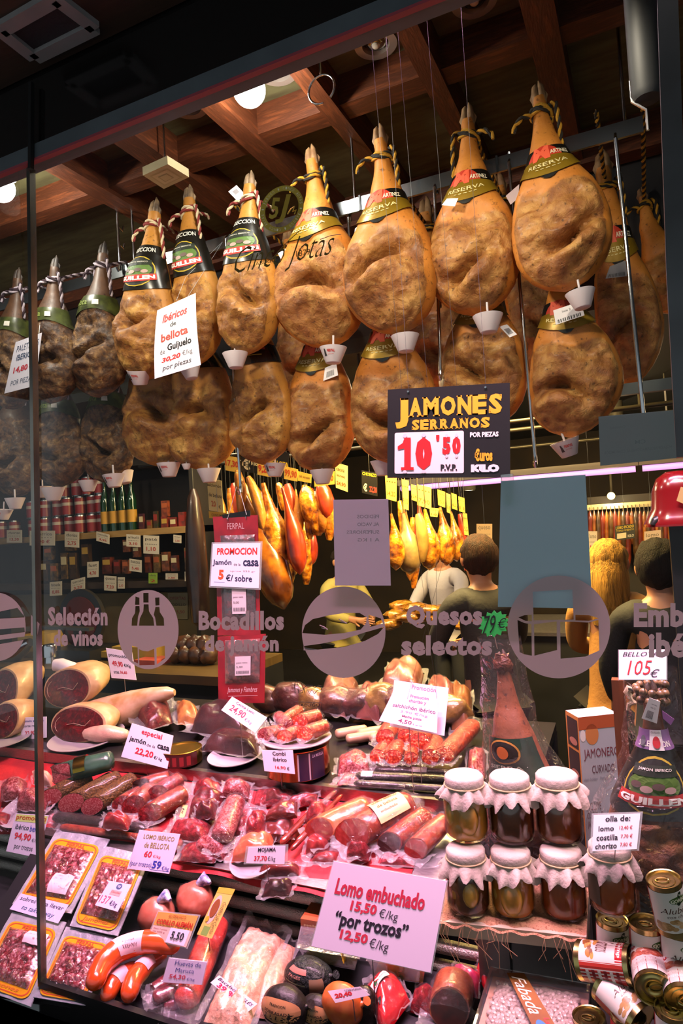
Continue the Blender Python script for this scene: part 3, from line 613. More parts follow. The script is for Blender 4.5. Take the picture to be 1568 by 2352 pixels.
# ================================================================== lettering, stickers and sheets on the window
def fill2d(loops):
    c = bpy.data.curves.new('cutout', 'CURVE'); c.dimensions = '2D'; c.fill_mode = 'FRONT'
    for lp in loops:
        s = c.splines.new('POLY'); s.points.add(len(lp)-1); s.use_cyclic_u = True
        for p, q in zip(s.points, lp): p.co = (q[0]*.01, q[1]*.01, 0, 1)
    e = o = bpy.data.objects.new('cutout', c); me = e.to_mesh()
    v = [(q.co.x*100, q.co.y*100) for q in me.vertices]; f = [tuple(p.vertices) for p in me.polygons]; e.to_mesh_clear(); bpy.data.objects.remove(o); bpy.data.curves.remove(c)
    return v, f
def vinyl_mat():
    m, t, b = nt('frosted_vinyl'); n, l = t.nodes, t.links; n.remove(b); out = n['Material Output']
    d = n.new('ShaderNodeBsdfDiffuse'); d.inputs[0].default_value = lin('c2b4b2'); s = n.new('ShaderNodeBsdfTranslucent'); s.inputs[0].default_value = lin('c2b4b2')
    x = n.new('ShaderNodeMixShader'); x.inputs[0].default_value = .35; l.new(d.outputs[0], x.inputs[1]); l.new(s.outputs[0], x.inputs[2]); l.new(x.outputs[0], out.inputs[0]); return m
VIN = vinyl_mat(); YV = GY-.0055
def gp(u, v): return P(u, v, YV)
def ell(cx, cy, rx, ry, n=56): return [(cx+rx*math.cos(6.28318*i/n), cy+ry*math.sin(6.28318*i/n)) for i in range(n)]
def decal(name, label, loops, cat='sticker', m=None, Y=YV):
    v, f = fill2d(loops); b = MB(); b.v = [P(x, y, Y) for x, y in v]; b.f = f; b.m = [0]*len(f)
    return b.build(name, m or VIN, None, False, label, cat, 'frosted stickers on the window')
def words(name, label, items, m=None, cat='window lettering', bold=.047, shear=0, group='frosted stickers on the window'):
    b = MB()
    for s, x0, y0, x1, y1 in items: put_text(b, gp, s, (x0, y0, x1, y1), bold, shear, 1.06)
    return b.build(name, m or VIN, None, False, label, cat, group)
words('window_lettering', 'frosted words Selección de vinos on the glass', [('Selección', 110, 1394, 247, 1437), ('de vinos', 123, 1446, 236, 1484)])
words('window_lettering', 'frosted words Bocadillos de jamón on the glass', [('Bocadillos', 456, 1403, 652, 1448), ('de jamón', 470, 1459, 640, 1508)])
words('window_lettering', 'frosted words Quesos selectos on the glass', [('Quesos', 932, 1390, 1107, 1444), ('selectos', 921, 1459, 1130, 1506)])
words('window_lettering', 'large frosted words cut off at the right edge beginning Emb', [('Embutidos', 1455, 1385, 1742, 1441), ('ibéricos', 1489, 1453, 1716, 1511)])
bc = [(329, 1362), (341, 1362), (341, 1384), (329, 1384)]
decal('wine_sticker', 'frosted round sticker with three wine bottles cut out', [ell(340, 1446, 70, 91), bc,
  [(330, 1388), (341, 1388), (342, 1404), (352, 1420), (354, 1437), (319, 1437), (321, 1420), (329, 1404)], [(319, 1491), (328, 1495), (340, 1496), (354, 1490), (355, 1527), (320, 1528)],
  [(311, 1370), (320, 1373), (320, 1389), (310, 1389)], [(311, 1392), (320, 1392), (321, 1404), (317, 1416), (315, 1437), (302, 1437), (303, 1420), (310, 1408)], [(303, 1483), (316, 1487), (317, 1524), (304, 1518)],
  [(356, 1373), (366, 1372), (366, 1390), (357, 1391)], [(357, 1394), (366, 1394), (367, 1406), (376, 1420), (377, 1437), (359, 1437), (356, 1418), (353, 1412)], [(359, 1488), (378, 1483), (379, 1512), (360, 1526)]])
decal('sandwich_sticker', 'frosted round sticker with a filled bread roll cut out', [ell(789, 1452, 96, 105),
  [(694, 1454), (700, 1436), (718, 1422), (752, 1414), (790, 1408), (826, 1408), (842, 1418), (840, 1432), (828, 1446), (790, 1454), (745, 1458)],
  [(846, 1412), (874, 1420), (879, 1432), (850, 1440), (846, 1426)],
  [(697, 1484), (740, 1478), (790, 1468), (840, 1452), (882, 1440), (868, 1456), (838, 1472), (790, 1486), (730, 1492), (697, 1494)]])
b = MB()
for pts in ([(734, 1436), (744, 1440), (752, 1446)], [(738, 1442), (746, 1444)], [(778, 1422), (788, 1427), (796, 1432)], [(782, 1428), (792, 1430)]):
    b.tube([P(x, y, YV) for x, y in pts], .0012, 5)
b.build('bread_slash', VIN, None, label='small frosted slash marks on the bread roll sticker', cat='sticker', group='frosted stickers on the window')
decal('cheese_sticker', 'frosted round sticker with cut cheeses, largest of the round stickers', [ell(1283, 1440, 118, 118),
  [(1223, 1359), (1314, 1354), (1317, 1423), (1225, 1425)],
  [(1190, 1418), (1204, 1413), (1221, 1412), (1221, 1427), (1206, 1426)], [(1188, 1424), (1204, 1431), (1220, 1434), (1221, 1506), (1204, 1503), (1193, 1498)],
  [(1226, 1434), (1278, 1427), (1279, 1493), (1227, 1506)], [(1286, 1428), (1320, 1428), (1350, 1430), (1374, 1424), (1376, 1494), (1344, 1508), (1287, 1513)],
  [(1321, 1412), (1352, 1413), (1375, 1420), (1352, 1426), (1321, 1425)]])
decal('cured_meat_sticker', 'frosted round sticker cut by the left edge of the picture', [ell(-10, 1440, 69, 79), [(-62, 1418), (40, 1396), (58, 1418), (-62, 1424)], [(-62, 1450), (56, 1441), (57, 1452), (-62, 1466)], [(-62, 1478), (56, 1462), (54, 1470), (-62, 1490)]])
decal('cured_meat_sticker', 'small frosted corner shape just right of the glass joint', [[(71, 1412), (91, 1433), (86, 1458), (71, 1459)]])
# gold ring emblem and script
GF = mat('gold_foil', 'd8c04c', 'b89c38', rough=.4, metal=.15, scale=12)
g = empty('gold_emblem', P(647, 534, YV), 'round gold ring emblem with a numeral and a letter stuck on the glass', 'sticker')
v, f = fill2d([[(647+50*math.cos(a*.1122)*1.0+6*math.sin(a*.1122)*-1, 480+54*math.sin(a*.1122)-4*math.cos(a*.1122)) for a in range(56)], [(647+38*math.cos(a*.1122)-5*math.sin(a*.1122), 480+42*math.sin(a*.1122)-3*math.cos(a*.1122)) for a in range(56)]])
b = MB(); b.v = [P(x, y, YV) for x, y in v]; b.f = f; b.m = [0]*len(f); b.build('ring', GF, g, False)
b = MB(); put_text(b, gp, '5', (617, 454, 643, 503), .02, .25); put_text(b, gp, 'J', (632, 446, 668, 514), .02, .25); b.build('lettering', GF, g, False)
b = MB(); s = 'CINCO JOTAS · JABUGO · CINCO JOTAS · JABUGO · '
for i, ch in enumerate(s):
    if ch == ' ': continue
    a = i/len(s)*6.2832-1.6; cx, cy = 647+44*math.cos(a)-5.5*math.sin(a), 480+48*math.sin(a)-3.5*math.cos(a); ca, sa = math.cos(a+1.57), math.sin(a+1.57)
    put_text(b, lambda u, v: P(cx+u*ca-v*sa, cy+u*sa+v*ca, YV-.0006), ch, (-1.8, -3, 1.8, 3), 0)
b.build('ring_lettering', flat('f4ecc0', .4), g, False)
b = MB(); b.tube([P(*q, YV) for q in ((660, 492), (668, 480), (676, 474), (672, 486), (680, 482), (676, 492))], .0016, 5); b.build('acorn_sprig', GF, g)
b = MB()
def slant(u, v): return P(u, v-(u-535)*.20, YV)
put_text(b, slant, 'Cinco Jotas', (538, 572, 768, 648), -.012, .6); b.tube([P(*q, YV) for q in ((620, 600), (655, 560), (690, 528))], .0009, 5); b.tube([P(*q, YV) for q in ((735, 550), (760, 541), (782, 538))], .0009, 5)
g2 = b.build('gold_script', mat('script_gold', '6a5820', rough=.4), None, False, 'thin slanting gold script written across the glass before the hams', 'window lettering')
b = MB(); put_text(b, lambda u, v: P(u, v-(u-582)*.2, YV), 'JABUGO', (582, 603, 634, 614), 0); put_text(b, lambda u, v: P(u, v-(u-680)*.16, YV), '1879', (680, 576, 712, 590), 0); b.build('lettering', mat('script_gold', ''), g2, False)
# little black line drawing of pigs and box on the glass
BL = flat('0d0c0c'); g = empty('pig_drawing', P(710, 1592, YV), 'black line drawing of two grazing pigs on the glass', 'sticker')
for pts in ([(678, 1592), (676, 1575), (679, 1560), (684, 1574), (692, 1570), (697, 1583), (694, 1591), (686, 1592), (684, 1582)], [(700, 1592), (698, 1580), (704, 1574), (716, 1574), (722, 1580), (731, 1574), (740, 1576), (737, 1585), (728, 1586), (722, 1593), (716, 1585), (710, 1593), (706, 1584)]):
    b = MB(); b.tube([P(x, y, YV) for x, y in pts], .0008, 5); b.build('pig_outline', BL, g)
b = MB(); put_text(b, gp, 'JABUGO', (685, 1616, 735, 1625), 0); b.tube([P(x, y, YV) for x, y in ((676, 1616), (676, 1612), (738, 1614), (738, 1632))], .0006, 5); b.build('lettering', BL, g, False)
# sheets taped on the inside of the glass
def thin_paper(col, tr=.4):
    key = 'thin_paper_'+col
    if key in MATS: return MATS[key]
    m, t, b = nt(key); n, l = t.nodes, t.links; n.remove(b); d = n.new('ShaderNodeBsdfDiffuse'); s = n.new('ShaderNodeBsdfTranslucent'); d.inputs[0].default_value = s.inputs[0].default_value = lin(col)
    x = n.new('ShaderNodeMixShader'); x.inputs[0].default_value = tr; l.new(d.outputs[0], x.inputs[1]); l.new(s.outputs[0], x.inputs[2]); l.new(x.outputs[0], n['Material Output'].inputs[0]); MATS[key] = m; return m
def sheet(name, label, quad, col, texts=(), Y=GY+.007, **k): return card(name, label, quad, Y, texts, col, 'paper sheet', thick=.0006, m=thin_paper(col), **k)
sheet('paper_sheet', 'blank white sheet seen from its back, taped over the sandwich sticker', [(765, 1148), (891, 1146), (897, 1345), (769, 1345)], 'ece2ea',
      [('PEDIDOS', (.83, .18, .44, .22), 'b9acb6', .01), ('AL VACIO', (.83, .27, .44, .31), 'b9acb6', .01), ('SUPERIORES', (.83, .36, .24, .40), 'bfb2bc', .01), ('A 1 KG', (.83, .45, .44, .49), 'bfb2bc', .01)])
sheet('blue_sheet', 'large pale blue poster seen from its back, behind the cheese sticker', [(1150, 1105), (1344, 1090), (1360, 1398), (1143, 1394)], 'b4d2d4', Y=GY+.012)
b = MB(); b.box(tuple(P(1165, 1103, GY+.02)-Vector((.012, .006, .008))), tuple(P(1165, 1103, GY+.02)+Vector((.012, .006, .012)))); 
b.build('suction_hook', film_mat('clear_plastic', .3, bump=0), None, False, 'clear suction hook at the top of the blue poster, nearest the black sign', 'hook')
sheet('grey_sheet', 'grey see-through notice taped high on the glass at the right', [(1374, 957), (1546, 942), (1553, 1052), (1378, 1070)], '9aa6a2',
      [('CM', (.62, .55, .48, .63), '84908c', .01), ('HOJA DE RECLAMACIONES AL CONSUMIDOR', (.95, .72, .06, .80), '88948f', .005), ('Comunidad', (.36, .22, .16, .28), '88948f', 0)])
# ------------------------------------------------------------------ big ham price sign
YEL = 'd9a21c'
so, fn, nn = card('ham_price_sign', 'black sign in yellow capitals reading JAMONES SERRANOS with red price digits', [(890, 895), (1170, 879), (1171, 1096), (889, 1098)], 1.8, (), '121212', 'sign', thick=.004)
b = MB(); 
SER = {'A': [(0, .93, .38, 1), (.60, .93, 1, 1)], 'M': [(0, .93, .32, 1), (.62, .93, 1, 1), (0, 0, .22, .07), (.78, 0, 1, .07)], 'N': [(0, .93, .38, 1), (0, 0, .34, .07), (.62, 0, 1, .07)], 'R': [(0, .93, .46, 1), (.70, .93, 1, 1), (0, 0, .3, .06)], 'E': [(0, 0, .4, .06), (0, .94, .4, 1), (.9, .0, 1, .22), (.9, .78, 1, 1)], 'J': [(.38, 0, 1, .06)], 'S': [(.84, .04, .98, .26), (0, .74, .14, .96)], 'O': []}
off = lambda u, v: fn(u, v)+nn*.0008
def serif(ch, x0, v0, x1, v1, bold):
    u0, u1 = (x0-50)/1375, (x1-50)/1375; ins = .06 if ch in 'AMNR' else .0; w = u1-u0
    put_text(b, off, ch, (u0+w*ins, v0, u1-w*ins, v1), bold)
    for a, p, c_, q in SER.get(ch, []): b.poly([off(u0+w*a, v0+(v1-v0)*q), off(u0+w*c_, v0+(v1-v0)*q), off(u0+w*c_, v0+(v1-v0)*p), off(u0+w*a, v0+(v1-v0)*p)])
serif('J', 145, .106, 300, .445, .06)
for ch, x0, x1 in (('A', 300, 470), ('M', 465, 665), ('O', 675, 845), ('N', 855, 1028), ('E', 1028, 1185), ('S', 1205, 1345)): serif(ch, x0, .108, x1, .322, .05)
for ch, x0, x1 in (('S', 343, 430), ('E', 440, 540), ('R', 548, 660), ('R', 662, 775), ('A', 770, 885), ('N', 885, 985), ('O', 995, 1110), ('S', 1120, 1215)): serif(ch, x0, .353, x1, .468, .05)
b.build('lettering', flat(YEL), so, False)
b = MB(); k = .015
pts = []
for (cx, cy, a0) in ((.643-k, .492+k*1.3, -90), (.643-k, .952-k*1.3, 0), (.065+k, .952-k*1.3, 90), (.065+k, .492+k*1.3, 180)):
    for j in range(5): a = math.radians(a0+j*22.5); pts.append((cx+k*math.cos(a), cy+k*1.3*math.sin(a)))
b.poly([fn(*p)+nn*.001 for p in reversed(pts)]); wp = b.build('price_panel', flat('e3d6d6', .4), so, False)
f2 = lambda u, v: fn(u, v)+nn*.0012
print_on(so, f2, [('0', (.244, .548, .385, .915), 'c81a1e', .09), ('5', (.47, .555, .537, .75), 'c81a1e', .07), ('0', (.55, .555, .618, .75), 'c81a1e', .08), ("'", (.418, .53, .445, .60), 'c81a1e', .05), ('P.V.P.', (.456, .855, .59, .925), '17171a', .05),
   ('POR PIEZAS', (.693, .512, .915, .567), 'dcdcdc', .045), ('€uros', (.73, .69, .868, .828), YEL, .05), ('KILO', (.70, .86, .92, .945), 'd6d6da', .09)], nn)
b = MB(); f3 = lambda u, v: fn(u, v)+nn*.0024
b.poly([f3(*p) for p in reversed([(.152, .55), (.205, .55), (.205, .88), (.231, .88), (.231, .915), (.122, .915), (.122, .88), (.150, .88), (.150, .67), (.093, .685), (.093, .645), (.135, .61)])]); b.build('digit_one', flat('c81a1e'), so, False)
for u in (.155, .315, .505, .585):
    b = MB(); w_ = .02 if u < .4 else .012
    for v0, v1 in (((.505, .55), (.915, .95)) if u < .4 else ((.52, .56), (.745, .785))): b.poly([f3(u+w_*math.cos(a*.5236)*.9, (v0+v1)/2+(v1-v0)/2*math.sin(-a*.5236)) for a in range(12)])
    b.build('digit_tab', flat('d4c6c8', .3), so, False)
for u in (.18, .815):
    b = MB(); c = fn(u, .035); b.tube([c+nn*.003, c-nn*.006], .003, 8); hk = b.build('grommet', chrome, so)
    b = MB(); b.tube([c-nn*.004, Vector((c.x, 1.80, 3.137))], .0005, 4); b.build('hanging_thread', flat('3a3a3a'), so)
# ------------------------------------------------------------------ hanging price sheets among the hams
card('price_sheet', 'curling white price sheet reading Ibéricos de bellota 30,20 hanging before the narrow hams', [(361, 713), (449, 673), (461, 838), (355, 870)], 2.18,
  [('Ibéricos', (.17, .12, .79, .24), 'c43a38', .03, .2), ('de', (.37, .27, .52, .34), GREY, .02), ('bellota', (.16, .40, .80, .52), 'b0483c', .03), ('de', (.14, .62, .25, .69), '6a6a6a', 0), ('Guijuelo', (.31, .57, .86, .70), BLACK, .03),
   ('30,20', (.17, .745, .60, .825), 'c43a38', .04, .2), ('€/kg', (.64, .735, .86, .82), '6a6a6a', 0), ('por piezas', (.18, .86, .82, .945), GREY, .01, .2)], 'eee6f2', 'price sheet', bend=.9)
b = MB(); q = P(405, 690, 2.18)
b.tube([q, Vector((q.x, 2.25, q.z+.12)), Vector((q.x+.02, YR-.01, zr))], .0007, 4); b.tube([P(430, 683, 2.18), Vector((q.x+.02, YR-.01, zr))], .0007, 4); b.build('sheet_thread', flat('b8b8b8'), None, label='pale thread holding the white price sheet from the rail', cat='thread')
o_, f_, n_ = card('price_sheet', 'tilted white price sheet reading paletillas ibéricas in front of the dark shoulders', [(36, 786), (96, 764), (80, 886), (10, 904)], 2.16,
  [('PALETILLAS', (.12, .10, .94, .22), '3a4a6a', .0), ('IBERICAS', (.18, .28, .90, .40), '3a4a6a', .02), ('14,80', (.16, .52, .66, .66), 'c43a48', .04), ('€/kg', (.70, .56, .88, .64), '6a6a6a', 0), ('POR PIEZAS', (.16, .78, .90, .88), '3a4a6a', 0)], 'e6e0ee', 'price sheet')
b = MB(); b.tube([f_(.9, .05), P(92, 740, 2.2), P(100, 700, 2.3)], .0012, 5); b.build('thread', flat('c8c8c8'), o_)
# barcode tags and small white flags on the hams
def minitag(quad, Y, label, texts=(), col='dcd6da'):
    return card('product_tag', label, quad, Y, texts, col, 'tag', group='paper tags on the hams')
minitag([(1270, 713), (1333, 692), (1342, 724), (1276, 746)], YU+.02, 'white barcode sticker on the label of the lower ham at the far right', [('#bars', (.08, .72, .9, .95), BLACK), ('lote 2', (.3, .2, .6, .35), GREY, 0), ('#rect', (.8, .1, .93, .42), BLACK)])
minitag([(1146, 750), (1164, 745), (1187, 768), (1170, 775)], YU+.02, 'small barcode tag beside the cup of the big ham', [('#bars', (.2, .3, .8, .8), GREY)])
minitag([(746, 845), (772, 834), (776, 862), (742, 875)], YL-.02, 'barcode tag hanging on the lower ham with reddish hollow', [('#bars', (.2, .4, .75, .85), GREY)])
minitag([(524, 440), (543, 425), (564, 448), (545, 462)], YU-.05, 'barcode tag on the shank of the narrow ham with green picture label', [('#bars', (.3, .2, .75, .55), 'a0989c')])
minitag([(332, 558), (355, 552), (360, 572), (333, 575)], YU-.05, 'crumpled white tag above the black label at the left')
minitag([(1014, 471), (1026, 456), (1052, 455), (1044, 474)], YU-.09, 'white flag tag under the gold label of the big ham', (), 'e4e0e6')
minitag([(1161, 450), (1192, 423), (1190, 455), (1172, 470)], YU+.03, 'pale pink flag tag left of the highest ham', (), 'b8a2a6')
minitag([(815, 525), (824, 518), (822, 540), (812, 552)], YU-.02, 'white flag tag left of the third ham from the right', (), 'e4e0e6')
minitag([(638, 582), (669, 563), (670, 572), (644, 594)], YU-.02, 'white flag tag left of the orange ham', (), 'e8e4e8')
minitag([(1400, 612), (1437, 598), (1440, 634), (1390, 640)], 2.9, 'grey barcode label on the shadowy ham behind the free rod', [('#bars', (.1, .7, .9, .95), GREY)], '8a8a90')
# ------------------------------------------------------------------ strip of red sachets on the rod
YS = 2.40; g = empty('sachet_strip', P(556, 1614, YS), 'hanging strip of red sachets of sliced ham', 'sachet strip')
SR = mat('sachet_red', '9a1626', '7a0f1e', rough=.25, coat=.5, scale=14); SM = mat('sliced_ham_dark', '4a1016', '7a1e22', rough=.3, scale=40, coat=.6, c3='2c080c'); SF = film_mat('sachet_film', .10)
sq = [((489, 1187), (592, 1183), (594, 1300), (497, 1302)), ((497, 1302), (594, 1300), (598, 1458), (500, 1460)), ((500, 1462), (610, 1456), (607, 1614), (502, 1616))]
for k, q in enumerate(sq):
    q3 = [P(x, y, YS) for x, y in q]; f = bil(q3); n = Vector((0, -1, 0)); b = MB(); b.hexa([p-n*.0015 for p in reversed(q3)], [p+n*.0015 for p in reversed(q3)]); sh = b.build('sachet', SR, g, False)
    u0, v0, u1, v1 = ((.15, .38, .93, .98), (.12, .05, .92, .86), (.16, .06, .90, .70))[k]
    b = MB()
    def fm(u, v):
        uu, vv = u0+(u1-u0)*u, v0+(v1-v0)*v; e = min(u, 1-u, v, 1-v); return f(uu, vv)+n*(.002+.012*min(1, e*7)+.003*noise.noise(Vector((u*6, v*6, k))))
    b.grid(lambda u, v: fm(1-u, v), 16, 16); b.build('ham_slices', SM if k < 2 else mat('sliced_ham_red', '7a1a1c', 'b04a48', rough=.3, scale=36, coat=.7, c3='5a1014'), sh)
    b = MB(); b.grid(lambda u, v: fm(1-u, v)+n*.003, 12, 12); b.build('clear_window', SF, sh)
    if k: 
        c_ = [f(.42, .32 if k == 1 else .30), f(.75, .32 if k == 1 else .30), f(.75, .68 if k == 1 else .58), f(.42, .68 if k == 1 else .58)]; b = MB(); b.hexa([p+n*.019 for p in reversed(c_)], [p+n*.020 for p in reversed(c_)]); lb = b.build('weight_label', flat('cfc2c6'), sh, False)
        fl = bil([p+n*.0203 for p in c_]); print_on(lb, fl, [('peso neto', (.1, .3, .8, .38), GREY, 0), ('5,00', (.1, .5, .5, .6), GREY, 0), ('#bars', (.1, .75, .9, .9), GREY)], n)
    t_ = {0: [('FERPAL', (.32, .14, .70, .26), 'c89aa0', 0)], 2: [('Jamones y Fiambres', (.2, .76, .85, .86), 'e6b8c0', 0, .3), ('#rect', (.22, .89, .86, .895), 'e6b8c0')]}.get(k)
    if t_: print_on(sh, lambda u, v: f(u, v)+n*.0018, t_, n)
b = MB(); q = [P(x, y, YS) for x, y in ((510, 1182), (574, 1172), (575, 1186), (512, 1190))]; b.hexa([p+Vector((0, .002, 0)) for p in q[::-1]], [p-Vector((0, .002, 0)) for p in q[::-1]]); b.build('header_bar', blackpaint, g, False)
b = MB(); b.tube([P(523, 1190, YS-.004), P(543, 1118, YS-.004), P(549, 1122, YS+.02), P(566, 1182, YS-.004)], .0012, 5); b.build('hanging_string', flat('c8c0c0'), g)
b = MB(); b.tube([P(523+k_, 1192, YS-.004) for k_ in (-1, 1)], .005, 8); b.tube([P(565+k_, 1189, YS-.004) for k_ in (-1, 1)], .005, 8); b.build('eyelet', chrome, g)
card('price_card', 'white card reading PROMOCION Jamón de la casa in front of the red sachets', [(489, 1249), (598, 1247), (594, 1351), (483, 1346)], YS-.03,
  [('PROMOCION', (.10, .10, .94, .26), 'd2322a', .03), ('Jamón', (.02, .37, .42, .53), '252a48', .02), ('de la', (.47, .45, .61, .51), GREY, 0), ('casa', (.66, .38, .98, .52), '252a48', .03), ('5', (.16, .61, .27, .84), 'd2522a', .05), ('€/ sobre', (.32, .71, .86, .87), '252a48', .02),
   ('aprox 225 gr', (.40, .61, .92, .66), 'a89c98', 0), ('#rect', (.07, .895, .30, .905), '6a8ab0')], 'e8def0', rim=.035, thick=.0015)
# ================================================================== refrigerated display: shelves
RB = P(1010, 1900, 1.8).x                                  # where the meat display ends at the right
caseblk = mat('case_black', '141416', '1b1b1e', rough=.45, scale=8)
g = empty('display_counter', Vector((-1, 2.0, 0)), 'stepped stainless display counter behind the window', 'counter')
b = MB(); b.hexa([(-3.2, 1.38, .30), (1.1, 1.38, .30), (1.1, 1.74, .34), (-3.2, 1.74, .34)], [(-3.2, 1.38, .393), (1.1, 1.38, .393), (1.1, 1.74, .435), (-3.2, 1.74, .435)]); b.build('lower_deck', caseblk, g, False)
b = MB(); b.box((-3.2, 1.38, 0), (1.1, 1.46, .30)); b.build('front_panel', caseblk, g, False)
b = MB(); b.hexa([(-3.2, 1.735, .585), (RB, 1.735, .585), (RB, 2.06, .69), (-3.2, 2.06, .69)], [(-3.2, 1.72, .612), (RB, 1.72, .612), (RB, 2.06, .722), (-3.2, 2.06, .722)]); b.build('middle_shelf', steel, g, False)
b = MB(); b.hexa([(-3.2, 2.055, .69), (RB+.06, 2.055, .69), (RB+.06, 2.075, .69), (-3.2, 2.075, .69)], [(-3.2, 2.045, .770), (RB+.06, 2.045, .770), (RB+.06, 2.075, .770), (-3.2, 2.075, .770)]); b.build('upper_shelf_front', steel, g, False)
b = MB(); b.hexa([(-3.2, 2.062, .735), (RB+.2, 2.062, .735), (RB+.2, 2.75, .80), (-3.2, 2.75, .80)], [(-3.2, 2.062, .769), (RB+.2, 2.062, .769), (RB+.2, 2.75, .832), (-3.2, 2.75, .832)]); b.build('upper_shelf', mat('shelf_dark', '3a3836', '2e2c2b', rough=.25, metal=.6, scale=6), g, False)
b = MB(); b.box((-3.2, 2.06, .0), (RB+.2, 2.10, .70)); b.build('back_panel', caseblk, g, False)
b = MB(); b.box((-3.2, 2.70, .0), (RB+.2, 2.76, .80)); b.build('rear_panel', caseblk, g, False)
roller = mat('perforated_steel', 'b8b0aa', rough=.32, metal=.55, bump=.5, bscale=260)
for z in [P(1000, y_, 1.79).z for y_ in (2122, 2170, 2216, 2262, 2308)]:
    b = MB(); b.tube([(-3.2, 1.79, z), (RB+.16, 1.79, z)], .019, 16); b.build('cooling_tube', roller, g)
b = MB(); p = P(1225, 2200, 1.70); b.box((p.x-.14, 1.70, .10), (p.x+.14, 1.74, .689)); b.build('steel_column', mat('column_steel', '8d8582', 'a39b98', rough=.3, metal=.9, scale=8), g, False)
b = MB(); q = P(1172, 2200, 1.695); b.box((q.x-.002, 1.694, .10), (q.x+.002, 1.699, .68)); b.build('column_joint', blackpaint, g, False)
# red cloth lining the middle shelf, hanging a little over its edge
RC = mat('red_cloth', 'b5141c', '96101a', rough=.7, scale=12, bump=.3, bscale=60)
b = MB()
def cl(u, v):
    x = -3.1+(RB+3.0)*u; y = 1.716+.33*v; z = .6135+.335*(v)*.33; 
    if v == 0: y -= .006; z -= .022+.006*math.sin(x*21)
    return (x, y, z+.002*math.sin(x*17+v*9))
b.grid(cl, 90, 8); b.build('red_liner', RC, None, label='red cloth lining the middle shelf of the display', cat='cloth')
# ------------------------------------------------------------------ product builders
LEAN = mat('ham_lean', '3c0609', '681318', spec=.3, rough=.3, scale=60, c3='4b090d', coat=.18, bump=.15, dist=.6)
FAT = mat('ham_fat', 'c4a078', 'a87e56', rough=.4, scale=12, coat=.18, bump=.2)
FATP = mat('pale_fat', 'cfa890', 'b98874', rough=.4, scale=14, coat=.18, bump=.25)
CHO = mat('chorizo_cut', '9a1206', 'f0a070', rough=.3, scale=130, coat=.18, c3='c8341a', lo=.38, hi=.68)
CHS = mat('chorizo_skin', '751b0c', 'a83c15', spec=.3, rough=.35, scale=90, coat=.18, bump=.35, bscale=70)
SAL = mat('salami_cut', '86212a', 'b26f6b', spec=.3, rough=.4, scale=280, lo=.46, hi=.66, coat=.18)
PEP = mat('pepper_crust', '2a1808', '6a4618', rough=.55, scale=200, bump=.8, bscale=140, coat=.18, spec=.25)
LOM = mat('loin_skin', '8d2d0c', '611209', spec=.3, rough=.3, scale=60, coat=.18, bump=.3, bscale=50)
LOC = mat('loin_cut', '771515', '932b27', spec=.3, rough=.3, scale=70, coat=.18)
DRK = mat('dark_cecina', '24090a', '3e1312', spec=.3, rough=.3, scale=18, coat=.18, bump=.25)
MOJ = mat('mojama', '4d120f', '691f18', spec=.3, rough=.3, scale=60, coat=.18, stretch=(1, 5, 5))
BLKS = mat('black_sausage', '120c0a', '241310', spec=.3, rough=.3, scale=30, coat=.18, bump=.35, bscale=60)
RAW = mat('red_meat', '59090f', '90242a', spec=.3, rough=.3, scale=70, c3='701017', coat=.18, bump=.3)
MARB = mat('marbled_meat', '6e0c13', 'ae6866', spec=.3, rough=.3, scale=95, lo=.42, hi=.68, coat=.18, bump=.3, dist=1.2)
FILM = film_mat('vacuum_film', .022, tint=(.99, .97, .99), milk=.010, bump=1.0, scale=46, fres=.22, rough=.035)
FLAP = film_mat('film_flap', .06, tint=(.98, .95, .98), milk=.12, bump=1.0, scale=50, fres=.4, rough=.05)
FILM2 = film_mat('crinkled_film', .06, tint=(.99, .97, .99), milk=.012, bump=1.0, scale=64, fres=.25, rough=.04)
WHITE = mat('white_china', '9a9296', rough=.25, coat=.3)
GLAB = 'vacuum packed meats in the display'
def hnoise(p, s): return noise.noise(Vector(p)*s)
def pillow(mb, f, n, Hh, pw=.42, nu=16, nv=16, sd=0, rough=.0, base=0.0):
    def g(u, v):
        e = max(0, (1-abs(2*u-1)**2.4))*max(0, (1-abs(2*v-1)**2.4)); p = f(u, v); h = Hh*e**pw
        return p+n*(base+h*(1+.35*noise.noise(Vector((u*3, v*3, sd))))+rough*noise.noise(p*55+Vector((sd, 0, 0)))*min(1, e*4))
    mb.grid(lambda u, v: g(1-u, v), nu, nv); mb.grid(lambda u, v: f(u, v)+n*base, 2, 2)
